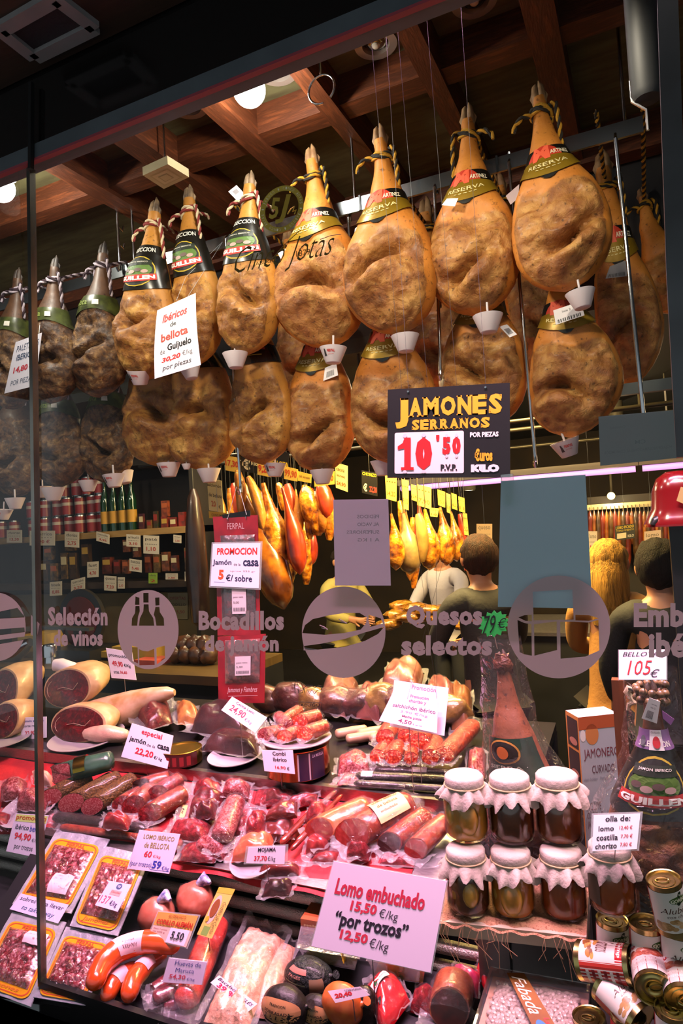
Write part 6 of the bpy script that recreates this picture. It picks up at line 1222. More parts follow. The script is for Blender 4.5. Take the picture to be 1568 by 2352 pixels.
can((1523, 2020), (1547, 2128), 76, 1.45, 'bean can standing highest at the right edge with beans pictured', 'beans', 1.46)
can((1405, 2112), (1408, 2215), 70, 1.56, 'bean can carrying the single jar', 'beans', 1.56)
can((1484, 2120), (1492, 2235), 76, 1.50, 'bean can standing below the highest can', 'beans', 1.50, 10)
can((1556, 2130), (1562, 2240), 76, 1.48, 'bean can cut by the right edge under the highest can', 'beans', 1.48)
can((1452, 2218), (1336, 2205), 84, 1.47, 'chickpea can lying on its side with red stripes', 'chick', 1.49)
can((1502, 2272), (1486, 2190), 84, 1.36+.05, 'meatball can lying with its ring pull end towards the window', 'meat', 1.50)
can((1572, 2300), (1556, 2215), 84, 1.40, 'second meatball can at the right edge, end forward', 'meat', 1.48)
can((1388, 2262), (1470, 2345), 82, 1.47, 'bean can tipped over with its gold lid facing up left', 'beans', 1.42, 40)
can((1442, 2330), (1446, 2430), 78, 1.42, 'red topped can at the bottom edge', 'redtop', 1.42)
can((1545, 2318), (1550, 2420), 80, 1.40, 'white topped can at the bottom right corner', 'beans', 1.40)
can((1352, 2335), (1365, 2420), 74, 1.46, 'red can corner beside the bean box', 'redtop', 1.46)
# crate holding the can pile
b = MB(); p0 = P(1340, 2300, 1.6); b.box((p0.x-.02, 1.39, .437), (.5, 1.70, .47)); b.build('can_crate', mat('crate_dark', '1e1a18', '2a2420', rough=.6, scale=10), None, False, 'dark crate under the pile of cans', 'crate')
# ------------------------------------------------------------------ tall hams in clear bags and the ham holder box
def bagged(key, label, top, ext, bot, Y, kind, seed):
    h = Ham(top, ext, bot, Y, kind, label, seed, ropey=False, thick=.7, name='bagged_ham', fold=.85); h.g['group'] = 'bagged hams standing by the window'
    b = MB(); rings = []
    for t in [-.06, 0, .06]+[i/16 for i in range(2, 17)]:
        tt = max(.1, t); c = h.cen(max(0, t)) if t >= 0 else h.a-(h.c-h.a)*.06; w = prof(max(.1, min(.8, tt)))*h.L*(1+(h.k-1)*sstep(.25, .5, tt))+.022+.012*(t < .3)
        rings.append([c+Vector((w*1.18*math.cos(q)*(1+.10*noise.noise(Vector((math.cos(q)*2, math.sin(q)*2, t*4+seed)))), w*.82*math.sin(q)*(1+.12*noise.noise(Vector((math.cos(q)*2+5, math.sin(q)*2, t*4+seed)))), 0)) for q in [2*math.pi*i/26 for i in range(26)]])
    b.ring(rings, False); b.build('clear_bag', film_mat('bag_film', .02, milk=.012, bump=1.0, scale=24, rough=.06, fres=.45), h.g)
    return h
h1 = bagged('S1', 'tall ham in a clear bag with dark green label, behind the jars', (1150, 1492), (1132, 1292, 1850), (1212, 1990), 1.86, 'dry', 83)
f = h1.surf(168, 28, .385, lambda u: .58+.05*math.sin(math.pi*u), .008); gl = h1.patch('green_label', f, mat('label_green', '10241a', '18301f', rough=.3, scale=10)); 
h1.write(h1.surf(168, 28, .385, .62, .0105), [('#disc', (.18, .02, .68, .48), 'a87a34')], gl); h1.write(h1.surf(168, 28, .385, .62, .0118), [('#disc', (.21, .05, .65, .45), '12100e')], gl); h1.write(h1.surf(168, 28, .385, .62, .0132), [('#disc', (.34, .14, .52, .38), 'b0602c'), ('SIERRA', (.2, .50, .66, .57), '9aa08a', .01), ('Jamón', (.3, .66, .6, .74), '9a8a3a', 0), ('Ibérico', (.26, .78, .7, .88), '9a8a3a', 0)], gl)
h2 = bagged('S2', 'tall ham in a clear bag with black picture label at the right edge', (1492, 1562), (1392, 1608, 1900), (1530, 2060), 1.62, 'dry', 91)
h2.band_guillen(.30, .56)
f = h2.surf(180, 0, .215, .30, .007); pu = h2.patch('purple_band', f, flat('7a5a86')); h2.write(h2.surf(150, 30, .215, .30, .009), [('#rect', (.38, .0, .72, 1), 'cfc8c8')], pu); h2.write(h2.surf(150, 30, .215, .30, .0105), [('Guijuelo', (.42, .06, .68, .2), '2a2a2a', 0), ('#disc', (.46, .3, .64, .9), 'b01c28'), ('#disc', (.12, .3, .28, .8), '5a5a60')], pu)
card('product_tag', 'barcode tag hung on the shank of the ham at the right edge', [(1491, 1602), (1516, 1612), (1508, 1662), (1473, 1650)], 1.55, [('#bars', (.2, .55, .65, .9), BLACK), ('Jamón bellota', (.35, .2, .8, .28), GREY, 0), ('lote 12', (.35, .34, .7, .42), GREY, 0)], 'cfcac6', 'tag')
card('product_tag', 'purple tag flying beside the ham at the right edge', [(1520, 1632), (1548, 1652), (1540, 1666), (1522, 1650)], 1.58, (), '8a5a90', 'tag')
b = MB(); c = h2.cen(.06); 
for k in range(26):
    a = k*.6; b.blob(c+Vector((.030*math.cos(a), .030*math.sin(a), .02-.0018*k)), (.009, .009, .009), 8, 6)
b.build('bead_cord', mat('bead_brown', '8a6a48', '3a2a1c', rough=.4, scale=60), h2.g, kind='stuff')
b = MB(); c = h1.cen(.07); b.blob(c, (.026, .024, .03), 16, 10, lambda d: 1+.5*noise.noise(d*3)); b.build('twisted_neck', mat('dark_knot', '2a130a', '5a3018', rough=.5, scale=40, bump=.6), h1.g)
# box of the ham holder
A_, B_2, C_ = P(1327, 1648, 1.80), P(1418, 1632, 1.86), P(1299, 1646, 1.86); zb = .80
fl = [Vector((p.x, p.y, zb)) for p in (A_, B_2, B_2+C_-A_, C_)]; tp = [Vector((p.x, p.y, A_.z)) for p in (A_, B_2, B_2+C_-A_, C_)]
b = MB(); b.hexa(fl, tp); bx = b.build('ham_holder_box', mat('box_card', '8d9295', 'a0a5a8', rough=.4, scale=3), None, False, 'tall grey carton of a curved ham holder reading JAMONERO CURVADO', 'box')
nf = (tp[1]-tp[0]).cross(fl[0]-tp[0]).normalized(); nf = -nf if nf.y > 0 else nf; fF = bil([tp[0], tp[1], fl[1], fl[0]]); fS = bil([tp[3], tp[0], fl[0], fl[3]]); ns = (tp[0]-tp[3]).cross(fl[0]-tp[0]).normalized(); ns = -ns if ns.dot(Vector((-1, -1, 0))) < 0 else ns
print_on(bx, fF, [('#rect', (0, 0, 1, .10), '9a4a24'), ('#disc', (.15, .06, .48, .22), 'b0703a'), ('#disc', (.02, .10, .16, .19), 'c8c4bc'), ('JAMONERO', (.08, .25, .96, .34), '6a3238', .0), ('CURVADO', (.26, .38, .82, .44), '5a3a3e', .0), ('Ham holder · Porta Jamón', (.04, .47, .8, .50), '7a8084', 0), ('INCLUYE', (.06, .66, .42, .72), '5a3a3e', 0), ('CUCHILLO', (.06, .735, .46, .78), '5a3a3e', 0), ('JAMONERO', (.06, .80, .48, .86), '5a3a3e', 0)], nf)
print_on(bx, fS, [('#rect', (0, 0, 1, 1), 'b87a3a')], ns); print_on(bx, lambda u, v: fS(u, v)+ns*.0006, [('#rect', (.10, .03+.25*k, .92, .26+.25*k), '1c1a1c') for k in range(4)], ns); print_on(bx, lambda u, v: fS(u, v)+ns*.0012, [('#disc', (.25, .18+.25*k, .85, .24+.25*k), '9a6a5a') for k in range(3)], ns)
b = MB(); b.box((min(p.x for p in fl)-.03, 1.76, 0), (max(p.x for p in fl)+.35, 2.02, zb)); b.build('side_counter', mat('counter_dark', '1a1614', '241e1a', rough=.4, scale=6), None, False, 'dark low counter under the ham holder carton', 'counter')
# brown wooden stand post with a cream scroll
p = P(1440, 1870, 1.72); g = empty('ham_stand', Vector((p.x, p.y, .6)), 'brown wooden ham stand post with a cream scroll beside the carton', 'stand')
b = MB(); t_ = P(1437, 1560, 1.72); b.box((p.x-.014, 1.705, .56), (p.x+.014, 1.735, t_.z)); b.build('post', mat('stand_wood', '5a2c14', '6e3a1c', rough=.45, scale=8, stretch=(8, 8, 1)), g, False)
b = MB(); b.tube([P(x, y, 1.70) for x, y in ((1446, 1578), (1440, 1590), (1448, 1602), (1454, 1612), (1444, 1618), (1442, 1630), (1450, 1634))], [.008, .009, .007, .008, .006, .005, .002], 8); b.build('scroll', flat('b8a888'), g)
b = MB(); b.tube([P(1444, 1582, 1.69), P(1475, 1592, 1.66)], .003, 8); b.build('skewer', blackpaint, g)
b = MB(); c = P(1100, 1800, 1.9); b.lathe([(0, -.10), (.018, -.10), (.02, -.05), (.014, -.03), (.014, .0), (.0165, .004), (.0165, .02), (0, .022)], 18, c); bt = b.build('gold_bottle', mat('gold_cap', 'a8783a', 'c89a58', rough=.25, metal=1, scale=20), None, True, 'small bottle with crinkled gold foil cap behind the first jar', 'bottle')
# red machine hood at the right edge
p = P(1545, 1205, 2.1); g = empty('red_slicer', Vector((p.x, p.y, 0)), 'glossy red rounded slicer hood with a pale tag at the right edge', 'slicer')
cc = P(1558, 1150, 2.1); b = MB(); b.lathe([(.0, .085), (.03, .083), (.055, .065), (.068, .03), (.072, -.02), (.085, -.045), (.095, -.062), (.095, -.07), (0, -.072)], 28, cc); b.build('hood', mat('red_enamel', '5a080c', rough=.2, coat=.5), g)
b = MB(); b.tube([P(1512, 1192, 2.05), P(1503, 1198, 2.04), P(1500, 1206, 2.04)], [.012, .012, .010], 10); b.build('black_knob', blackpaint, g)
b = MB(); q = [P(x, y, 2.02) for x, y in ((1563, 1118), (1600, 1128), (1590, 1166), (1553, 1150))]; b.hexa([p_+Vector((0, .001, 0)) for p_ in reversed(q)], q[::-1]); b.build('pale_tag', flat('a89058'), g, False)
b = MB(); b.box((cc.x-.03, 2.07, 0), (cc.x+.05, 2.14, cc.z-.07)); b.build('pedestal', blackpaint, g, False)
# ================================================================== price cards in the display
H0 = lambda T, px, py: PT(px, py, T)
def pc(label, quad, Y, texts, col='e6d8e6', tilt=12, hold=None, name='price_card', **k):
    n = None
    return card(name, label, quad, Y, texts, col, 'price card', tilt, k.pop('yaw', 0), k.pop('thick', .0015), k.pop('group', None), hold, k.pop('rim', None))
pc('white card reading promoción 49,90 on a wire at the back left', [(243, 1488), (303, 1498), (313, 1562), (256, 1557)], 2.42, [('promoción', (.06, .16, .80, .30), '3a3a44', .02), ('49,90', (.14, .40, .56, .62), 'c02a38', .04), ('€/Kg', (.60, .46, .86, .60), '3a3a44', .02), ('antes', (.14, .74, .36, .84), '3a3a44', .01), ('36,60', (.40, .72, .68, .84), 'c02a38', .03)], hold=.83, tilt=0)
pc('small white card reading jamón serrano corte máquina at the glass joint', [(49, 1648), (107, 1646), (107, 1694), (48, 1700)], 2.16, [('jamón serrano', (.08, .12, .90, .26), '3a3f8a', .01), ('corte máquina', (.08, .34, .88, .48), '3a3f58', .01), ('22,90', (.16, .62, .56, .84), 'c02a38', .03), ('€/ kg', (.60, .66, .82, .80), '3a3f58', .0)], hold=.80, tilt=8)
pc('white card reading especial jamón de la casa 22,20', [(303, 1661), (398, 1690), (384, 1766), (278, 1738)], 2.02, [('especial', (.28, .06, .76, .26), 'c8283a', .02), ('jamón', (.06, .35, .44, .54), '20202a', .02), ('de la', (.47, .43, .66, .51), '20202a', 0), ('casa', (.70, .36, .97, .49), '20202a', .03), ('22,20', (.26, .62, .66, .84), 'c8283a', .03), ('€/ kg', (.68, .72, .86, .84), '20202a', .01)], hold=.70)
pc('pink lit card reading Cecina León 24,90 leaning over the dark meat', [(533, 1600), (613, 1648), (586, 1683), (508, 1631)], 2.14, [('Cecina León', (.18, .08, .70, .24), '6a4a58', .02), ('24,90', (.14, .36, .56, .80), 'd83a50', .02), ('€/kg', (.60, .60, .80, .82), '6a4a58', 0)], hold=.80, tilt=30)
pc('card reading Combi Ibérico 16,90 on the golden tin', [(601, 1723), (672, 1723), (677, 1778), (607, 1771)], 1.99, [('Combi', (.34, .06, .76, .24), '2a1a28', .02), ('Ibérico', (.34, .33, .78, .50), '2a1a28', .02), ('16,90', (.38, .70, .72, .86), 'c82a3a', .02), ('€', (.76, .72, .84, .86), '2a1a28', .01)], hold=.77, tilt=4)
pc('overexposed pink promotion sheet above the chorizo bunch, front one', [(902, 1590), (1006, 1606), (1003, 1684), (870, 1655)], 2.06, [('Promoción', (.40, -.02, .80, .08), 'a85a80', .01), ('chorizo y', (.40, .12, .76, .26), 'a85a80', .01), ('salchichón ibérico', (.12, .34, .96, .46), '7a4a68', .01), ('3,90 €/kg', (.30, .52, .82, .62), 'b08aa0', .0), ('Media pieza', (.36, .66, .72, .76), '7a3a58', .01), ('4,50', (.32, .80, .56, .94), '7a3a58', .02), ('€ aprox', (.58, .86, .74, .93), '7a3a58', 0)], 'f2d6ea', hold=.78, tilt=25)
pso = next(x for x in bpy.data.objects if x.get('label', '').startswith('overexposed pink'))
for xa, xb in ((1008, 940), (1020, 1000), (935, 1066)):
    bq_ = MB(); bq_.tube([P(min(xa, 1003), 1606, 2.062), P(xb, 1100, 1.93), Vector((P(xb, 1000, 1.93).x, 1.80, 3.137))], .0005, 4); bq_.build('hanging_thread', flat('3a3a3a'), pso)
pc('second pink promotion sheet standing behind the front one', [(905, 1562), (1030, 1580), (1020, 1690), (895, 1668)], 2.10, [('Promoción', (.34, .04, .78, .14), 'a85a80', .01)], 'f2d6ea', hold=.78, tilt=25)
pc('white handwritten card reading BELLOTA 105 € on the right ham', [(1421, 1493), (1530, 1492), (1530, 1561), (1421, 1561)], 1.50, [('BELLOTA', (.08, .07, .82, .22), '22222a', .0, .3), ('105', (.18, .36, .70, .84), 'c0222c', -.005, .25), ('€', (.66, .66, .86, .92), '22222a', -.005, .3)], 'e2dae6', tilt=24, rim=.02, hold=P(1482, 1592, 1.60))
pc('laminated white card reading olla de lomo costilla chorizo', [(1363, 1872), (1470, 1868), (1462, 1950), (1360, 1955)], 1.47, [('olla de:', (.26, .04, .80, .20), '2a2a30', .02), ('lomo', (.12, .32, .46, .46), '2a2a30', .02), ('costilla', (.08, .56, .56, .72), '2a2a30', .02), ('chorizo', (.06, .80, .55, .95), '2a2a30', .02), ('12,40 €', (.58, .33, .86, .45), 'b03036', .01), ('7,70 €', (.62, .57, .88, .69), 'b03036', .01), ('7,80 €', (.62, .80, .88, .92), 'b03036', .01)], 'e0e0e4', tilt=24, rim=.05, hold=P(1410, 1985, 1.50))
pc('big white price card reading Lomo embuchado por trozos', [(766, 1978), (1026, 2024), (988, 2234), (715, 2173)], 1.46, [('Lomo embuchado', (.08, .18, .86, .37), 'd02a48', .035), ('15,50', (.25, .40, .48, .54), 'd8304a', .04), ('€/kg', (.505, .43, .665, .56), '3a2a3a', -.003), ('“por trozos”', (.14, .54, .77, .76), '2a1a2c', .035), ('12,50', (.22, .74, .46, .87), 'd8304a', .04), ('€/kg', (.48, .77, .64, .91), '3a2a3a', -.003)], 'edd8ec', tilt=16, hold=.43, rim=.01)
pc('small laminated card reading MOJAMA 37,70', [(570, 1946), (655, 1943), (653, 1985), (565, 1983)], 1.68, [('MOJAMA', (.28, .06, .76, .36), '2a1a28', .02), ('37,70', (.20, .54, .54, .88), 'd0283a', .025), ('€/kg', (.56, .56, .76, .90), '2a1a28', 0)], 'ecdcec', rim=.07, tilt=10, hold=.62)
pc('white card reading LOMO IBERICO de BELLOTA 60', [(320, 1906), (414, 1916), (388, 2007), (292, 1995)], 1.66, [('LOMO IBÉRICO', (.16, .06, .90, .20), '9a8a4a', .01), ('de BELLOTA', (.24, .28, .84, .42), '9a8a4a', .01), ('60', (.30, .50, .48, .66), 'd0283a', .02), ('€/kg', (.52, .58, .70, .67), 'd0283a', 0), ('(por trozos)', (.03, .78, .54, .94), '4a4aa0', .0), ('59', (.56, .72, .77, .92), '3a3aa8', .03), ('€/kg', (.80, .83, .97, .95), '3a3aa8', .0), ('#rect', (.54, .945, .98, .955), '3a3aa8')], 'e6d2ea', tilt=18, hold=.60)
pc('white card reading promoción ibérico bellota 94,90 behind the glass joint', [(36, 1868), (112, 1873), (85, 1970), (14, 1955)], 1.68, [('#rect', (.04, .02, .98, .20), 'cfe07a'), ('ibérico', (.10, .27, .52, .40), '2a2a3a', .01), ('bellota', (.56, .27, .98, .42), '3a4ab0', .01), ('94,90', (.14, .48, .66, .68), 'd0283a', .03), ('€/kg', (.70, .58, .94, .68), '2a2a3a', 0), ('por trozos', (.22, .78, .80, .92), '2a2a3a', .0), ('promoción', (.06, .03, .96, .19), 'b04a1c', .02)], 'e0d4e8', tilt=14, hold=.62)
pc('white card reading sobres para llevar to take away', [(48, 2052), (158, 2078), (133, 2121), (22, 2088)], 1.50, [('sobres para llevar', (.06, .12, .95, .42), '3a3a58', .0), ('to take away', (.20, .56, .86, .90), '4a6a90', .0, .2)], 'd8cfe8', tilt=40, hold=PT(90, 2150, 4))
pc('white card reading 137 €/kg on the silver sachet', [(252, 2023), (302, 2032), (270, 2094), (218, 2079)], 1.53, [('#disc', (.42, .04, .66, .26), '4a5a80'), ('5J', (.48, .10, .60, .2), 'e0e0f0', .02), ('#rect', (.30, .30, .76, .50), 'd0a8a0'), ('Cinco Jotas', (.34, .33, .72, .44), 'a04a50', 0, .3), ('137', (.06, .56, .46, .86), 'd8506a', .0), ('€/kg', (.52, .68, .84, .92), '3a3a58', .01)], 'dcd0ec', tilt=40)
pc('laminated yellow card reading CODILLO ALEMÁN 5,50', [(364, 2094), (455, 2104), (427, 2176), (339, 2156)], 1.50, [('#rect', (0, 0, 1, .48), 'd8a04a'), ('#rect', (.46, .48, .94, .98), 'ecdcec'), ('lleva 1 pieza', (.05, .56, .40, .62), '7a4a50', 0), ('de 600 g', (.05, .66, .36, .72), '7a4a50', 0)], 'e2bcae', tilt=25, rim=.04, hold=.46)
o = bpy.data.objects['price_card.012'] if 'price_card.012' in bpy.data.objects else None
pc('printed strip over the yellow codillo card with name and price', [(366, 2096), (453, 2106), (430, 2170), (346, 2152)], 1.497, [('AUTENTICO', (.30, .04, .74, .13), 'b0501c', .01), ('CODILLO ALEMÁN', (.06, .18, .96, .38), 'b82a1c', .04), ('5,50', (.52, .58, .84, .88), '1a1a22', .02)], 'd8a860', tilt=25, hold=.46) if False else None
pc('tall yellow leaflet reading Codillo de Cerdo with a plate of meat', [(503, 2037), (540, 2042), (486, 2156), (452, 2146)], 1.56, [('#disc', (.06, .16, .62, .76), 'd8b0a0'), ('#rect', (.0, .0, 1, .12), 'b0a83a'), ('#rect', (.2, .80, .62, .98), '7a9a4a')], 'd8b45c', tilt=30, name='recipe_leaflet', hold=.45)
pc('white card reading Huevas de Maruca 54,30', [(388, 2200), (475, 2210), (463, 2262), (372, 2256)], 1.42, [('Huevas de', (.20, .06, .88, .26), '4a4a90', .0), ('Maruca', (.26, .36, .74, .54), '4a4a90', .0), ('54,30', (.14, .64, .56, .86), 'd0405a', .02), ('€/kg', (.60, .74, .80, .88), '4a4a90', 0)], 'e6d0ea', tilt=15, rim=.02, hold=.41)
pc('slanting handwritten card reading Bacalao inglés 39.80', [(503, 2240), (591, 2306), (568, 2325), (483, 2257)], 1.44, [('Bacalao', (.05, .08, .50, .36), '1a1a20', .0, .2), ('INGLÉS', (.58, .16, .96, .48), '1a1a20', .0, .2), ('39.80', (.14, .46, .62, .92), 'c8204a', .03)], 'ead0e4', tilt=45, hold=.45)
pc('rounded white flag with red scribbled price on the orange sobrasada', [(752, 2276), (826, 2266), (850, 2286), (770, 2304)], 1.46, [('20,40', (.08, .3, .62, .75), 'c8202c', .05, .3), ('SOBRASADA', (.48, .1, .98, .3), '6a4a58', 0)], 'e2ccd8', tilt=35, hold=.46)
# details printed on the codillo card and the leaflet, one layer up
def overprint(label, texts, lift=.0014):
    o = next(x for x in bpy.data.objects if x.get('label') == label); me = o.data; og = ORG[o.name]; v = [Vector(p.co)+og for p in me.vertices]
    q = [v[7], v[6], v[5], v[4]]; n = (q[1]-q[0]).cross(q[3]-q[0]).normalized(); n = -n if n.y > 0 else n; f = bil(q); print_on(o, lambda u, v_: f(u, v_)+n*lift, texts, n)
overprint('laminated yellow card reading CODILLO ALEMÁN 5,50', [('AUTENTICO', (.30, .05, .74, .15), 'b0501c', .01), ('CODILLO ALEMÁN', (.06, .20, .96, .42), 'b82a1c', .04), ('5,50', (.54, .58, .86, .88), '1a1a22', .02)])
overprint('tall yellow leaflet reading Codillo de Cerdo with a plate of meat', [('#disc', (.14, .24, .56, .62), '8a4a24'), ('#disc', (.1, .6, .3, .72), 'c8a02a')])
def vert(label, texts, lift=.002):
    o = next(x for x in bpy.data.objects if x.get('label') == label); me = o.data; og = ORG[o.name]; v = [Vector(p.co)+og for p in me.vertices]
    q = [v[7], v[6], v[5], v[4]]; n = (q[1]-q[0]).cross(q[3]-q[0]).normalized(); n = -n if n.y > 0 else n; f = bil(q); print_on(o, lambda u, v_: f(1-v_, u)+n*lift, texts, n)
vert('tall yellow leaflet reading Codillo de Cerdo with a plate of meat', [('Codillo de Cerdo', (.28, .10, .92, .30), '5a4a2a', .0, .3), ('Asado', (.5, .32, .8, .42), '5a4a2a', .0, .3)])
# green starburst price on the bagged ham
sp = []; c0 = (1134, 1433)
for i in range(28):
    a = 6.2832*i/28; k = 1.0 if i % 2 else .78; sp.append((c0[0]+36*k*math.cos(a)*1.02, c0[1]+31*k*math.sin(a)-.10*36*math.cos(a)))
q = [P(x, y, 1.62) for x, y in sp]; b = MB(); nn_ = Vector((0, -1, 0)); b.hexa([p-nn_*.001 for p in reversed(q)], [p for p in reversed(q)]); st = b.build('starburst_card', flat('35c457'), None, False, 'bright green starburst card with a handwritten 79 euro price', 'price card')
print_on(st, bil([P(x, y, 1.62) for x, y in ((1098, 1410), (1170, 1402), (1170, 1456), (1098, 1462))]), [('79', (.14, .12, .56, .92), '141a16', .0, .3), ('€', (.62, .3, .9, .72), '141a16', .0, .2)], nn_)
b = MB(); b.tube([P(1134, 1455, 1.622), P(1142, 1490, 1.80)], .0012, 5); b.build('card_string', flat('b8b8b0'), st)
# ================================================================== shop behind: wall shelves at the left
ORD = 'first second third fourth fifth sixth seventh eighth ninth tenth eleventh twelfth thirteenth fourteenth fifteenth sixteenth seventeenth eighteenth nineteenth twentieth twenty-first twenty-second twenty-third twenty-fourth'.split()
YW = 4.05
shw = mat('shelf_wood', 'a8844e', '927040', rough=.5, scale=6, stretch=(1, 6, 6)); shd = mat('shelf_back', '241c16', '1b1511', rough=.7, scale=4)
zs1 = P(225, 1222, YW).z; zs2 = P(225, 1338, YW).z; x0, x1 = P(-160, 1220, YW).x, P(446, 1220, YW).x
g = empty('wall_shelf', Vector(((x0+x1)/2, YW+.2, 0)), 'dark wall shelving with a pale front edge, cans and bottles on it', 'shelf')
b = MB(); b.box((x0, YW+.36, .4), (x1, YW+.40, 2.6)); b.build('back_board', shd, g, False)
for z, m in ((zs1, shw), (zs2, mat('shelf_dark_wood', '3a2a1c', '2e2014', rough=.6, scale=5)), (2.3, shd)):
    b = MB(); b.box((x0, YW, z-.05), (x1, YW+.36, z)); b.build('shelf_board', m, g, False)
for x in (x0+.02, x1-.02): b = MB(); b.box((x-.02, YW+.02, .0), (x+.02, YW+.38, 2.4)); b.build('upright', shd, g, False)
# red tins
def proto_can(h, r, cols):
    g = empty('tin_can', (0, 0, 0), None, None, None, Matrix.Identity(4))
    b = MB(); b.lathe([(0, 0), (r*.96, 0), (r, .004), (r, h-.004), (r*.97, h), (0, h-.003)], 16); b.build('tin', mat('can_silver', 'a8a8a8', rough=.3, metal=1), g, local=True)
    b = MB(); b.lathe([(r*1.01, h*.08), (r*1.01, h*.92)], 16); b.build('paper_label', flat(cols, .4), g, local=True)
    b = MB(); b.lathe([(r*1.02, h*.55), (r*1.02, h*.72)], 16); b.build('pale_stripe', flat('b8a89c', .4), g, local=True); return g
s_ = mpp(P(150, 1200, YW+.1)); rc, hc = 13*s_, 42*s_; red = proto_can(hc, rc, '8a1f22'); first = True
def put(o, loc, label, cat, group, first):
    c = o if first else copy_tree(o); c.location = loc; tag(c, label, cat, group); return c
k = 0
for row in range(3):
    for j, px in enumerate((150, 178, 206, 232) if row == 2 else (76, 104, 132, 158, 186, 212, 234) if row == 1 else (5, 32, 74, 104, 132, 158, 186, 212, 234)):
        x = P(px, 1215, YW+.1).x; put(red, (x, YW+.1+.01*(k % 3), zs1+row*hc*1.002), ORD[j]+' red tin from the left in the '+('bottom', 'middle', 'top')[row]+' row on the wall shelf', 'can', 'red tins on the wall shelf', k == 0); k += 1
# beer bottles
g = empty('glass_bottle', (0, 0, 0), None, None, None, Matrix.Identity(4)); hb, rb2 = 122*s_, 10.5*s_
b = MB(); b.lathe([(0, 0), (rb2, 0), (rb2, hb*.52), (rb2*.8, hb*.62), (rb2*.38, hb*.74), (rb2*.36, hb*.97), (rb2*.42, hb*.975), (rb2*.42, hb), (0, hb)], 18); b.build('glass', mat('green_glass', '0f3018', rough=.08, coat=.8), g, local=True)
b = MB(); b.lathe([(rb2*1.02, hb*.14), (rb2*1.02, hb*.36)], 18); b.build('paper_label', flat('b8862a'), g, local=True)
b = MB(); b.lathe([(rb2*.45, hb*.95), (rb2*.45, hb*1.01), (0, hb*1.012)], 14); b.build('cap', flat('8a7a3a', .3, metal=.8), g, local=True)
for k, px in enumerate((248, 268, 289, 309)): put(g, (P(px, 1215, YW+.1).x, YW+.08, zs1), ('green bottle next to the red tins', 'second green bottle from the red tins', 'third green bottle from the red tins', 'green bottle furthest from the red tins')[k], 'bottle', 'green bottles on the wall shelf', k == 0)
# small jars, boxes
rr = random.Random(12)
def small_box(px, py, w, h, Y, c1, c2, label, group):
    p = P(px, py, Y); s = mpp(p); b = MB(); z = p.z; b.box((p.x-w*s/2, Y, z), (p.x+w*s/2, Y+w*s*.5, z+h*s)); o = b.build('food_packet', mat('packet_%s_%s' % (c1, c2), c1, c2, rough=.4, scale=28, coat=.2), None, False, label, 'packet', group)
    b = MB(); b.box((p.x-w*s*.4, Y-.002, z+h*s*.55), (p.x+w*s*.4, Y, z+h*s*.85)); b.build('printed_panel', flat(rr.choice(('a8542c', 'b08a3a', '8a2a22', 'c8b890'))), o, False)
for k, (px, w, h, c) in enumerate(((325, 13, 42, '3a1a2a'), (343, 14, 28, '7a5a2a'), (358, 12, 48, '16301a'), (378, 18, 36, '8a2a22'), (398, 18, 34, '7a2420'), (378, 18, 36, '9a4a2a'), (418, 18, 46, '9a3024'), (436, 14, 46, '8a3a28'))):
    small_box(px, 1222-(36 if k == 5 else 0), w, h, YW+.06, c, '5a2a1c', ORD[k]+' dim jar or spice box right of the bottles on the wall shelf', 'spice boxes on the wall shelf')
for k, (px, py, w, h) in enumerate(((100, 1334, 22, 46), (124, 1334, 22, 40), (148, 1330, 20, 60), (168, 1330, 20, 60), (196, 1300, 22, 50), (245, 1318, 26, 38), (268, 1318, 18, 32), (288, 1318, 18, 32), (340, 1315, 18, 42), (360, 1315, 18, 42), (380, 1312, 20, 44), (400, 1312, 18, 36), (432, 1308, 18, 50), (110, 1286, 24, 30), (160, 1265, 30, 24), (290, 1268, 20, 28), (312, 1280, 18, 26))):
    small_box(px, py, w, h, YW+.02, rr.choice(('6a2a1a', '7a5a2c', '4a3420', '8a4a2a')), '2a1c14', ORD[k]+' dim food packet below the pale shelf edge, counting from the left lower row', 'packets under the wall shelf')
def backcard(px, py, w, h, Y, label, texts, col='cfc2ae', sk=0, cat='price card', group='price cards in the back of the shop', wire=None):
    return card('price_card', label, [(px-w/2, py-h/2-sk), (px+w/2, py-h/2+sk), (px+w/2, py+h/2+sk), (px-w/2, py+h/2-sk)], Y, texts, col, cat, thick=.002, group=group, wire=wire)
def tx(a, p, n=0): return [(a, (.12, .12, .88, .32), '4a4038', .0), ('.......', (.12, .46, .88, .50), '5a5048', 0), (p, (.2, .62, .8, .88), 'b0382a', .02)]
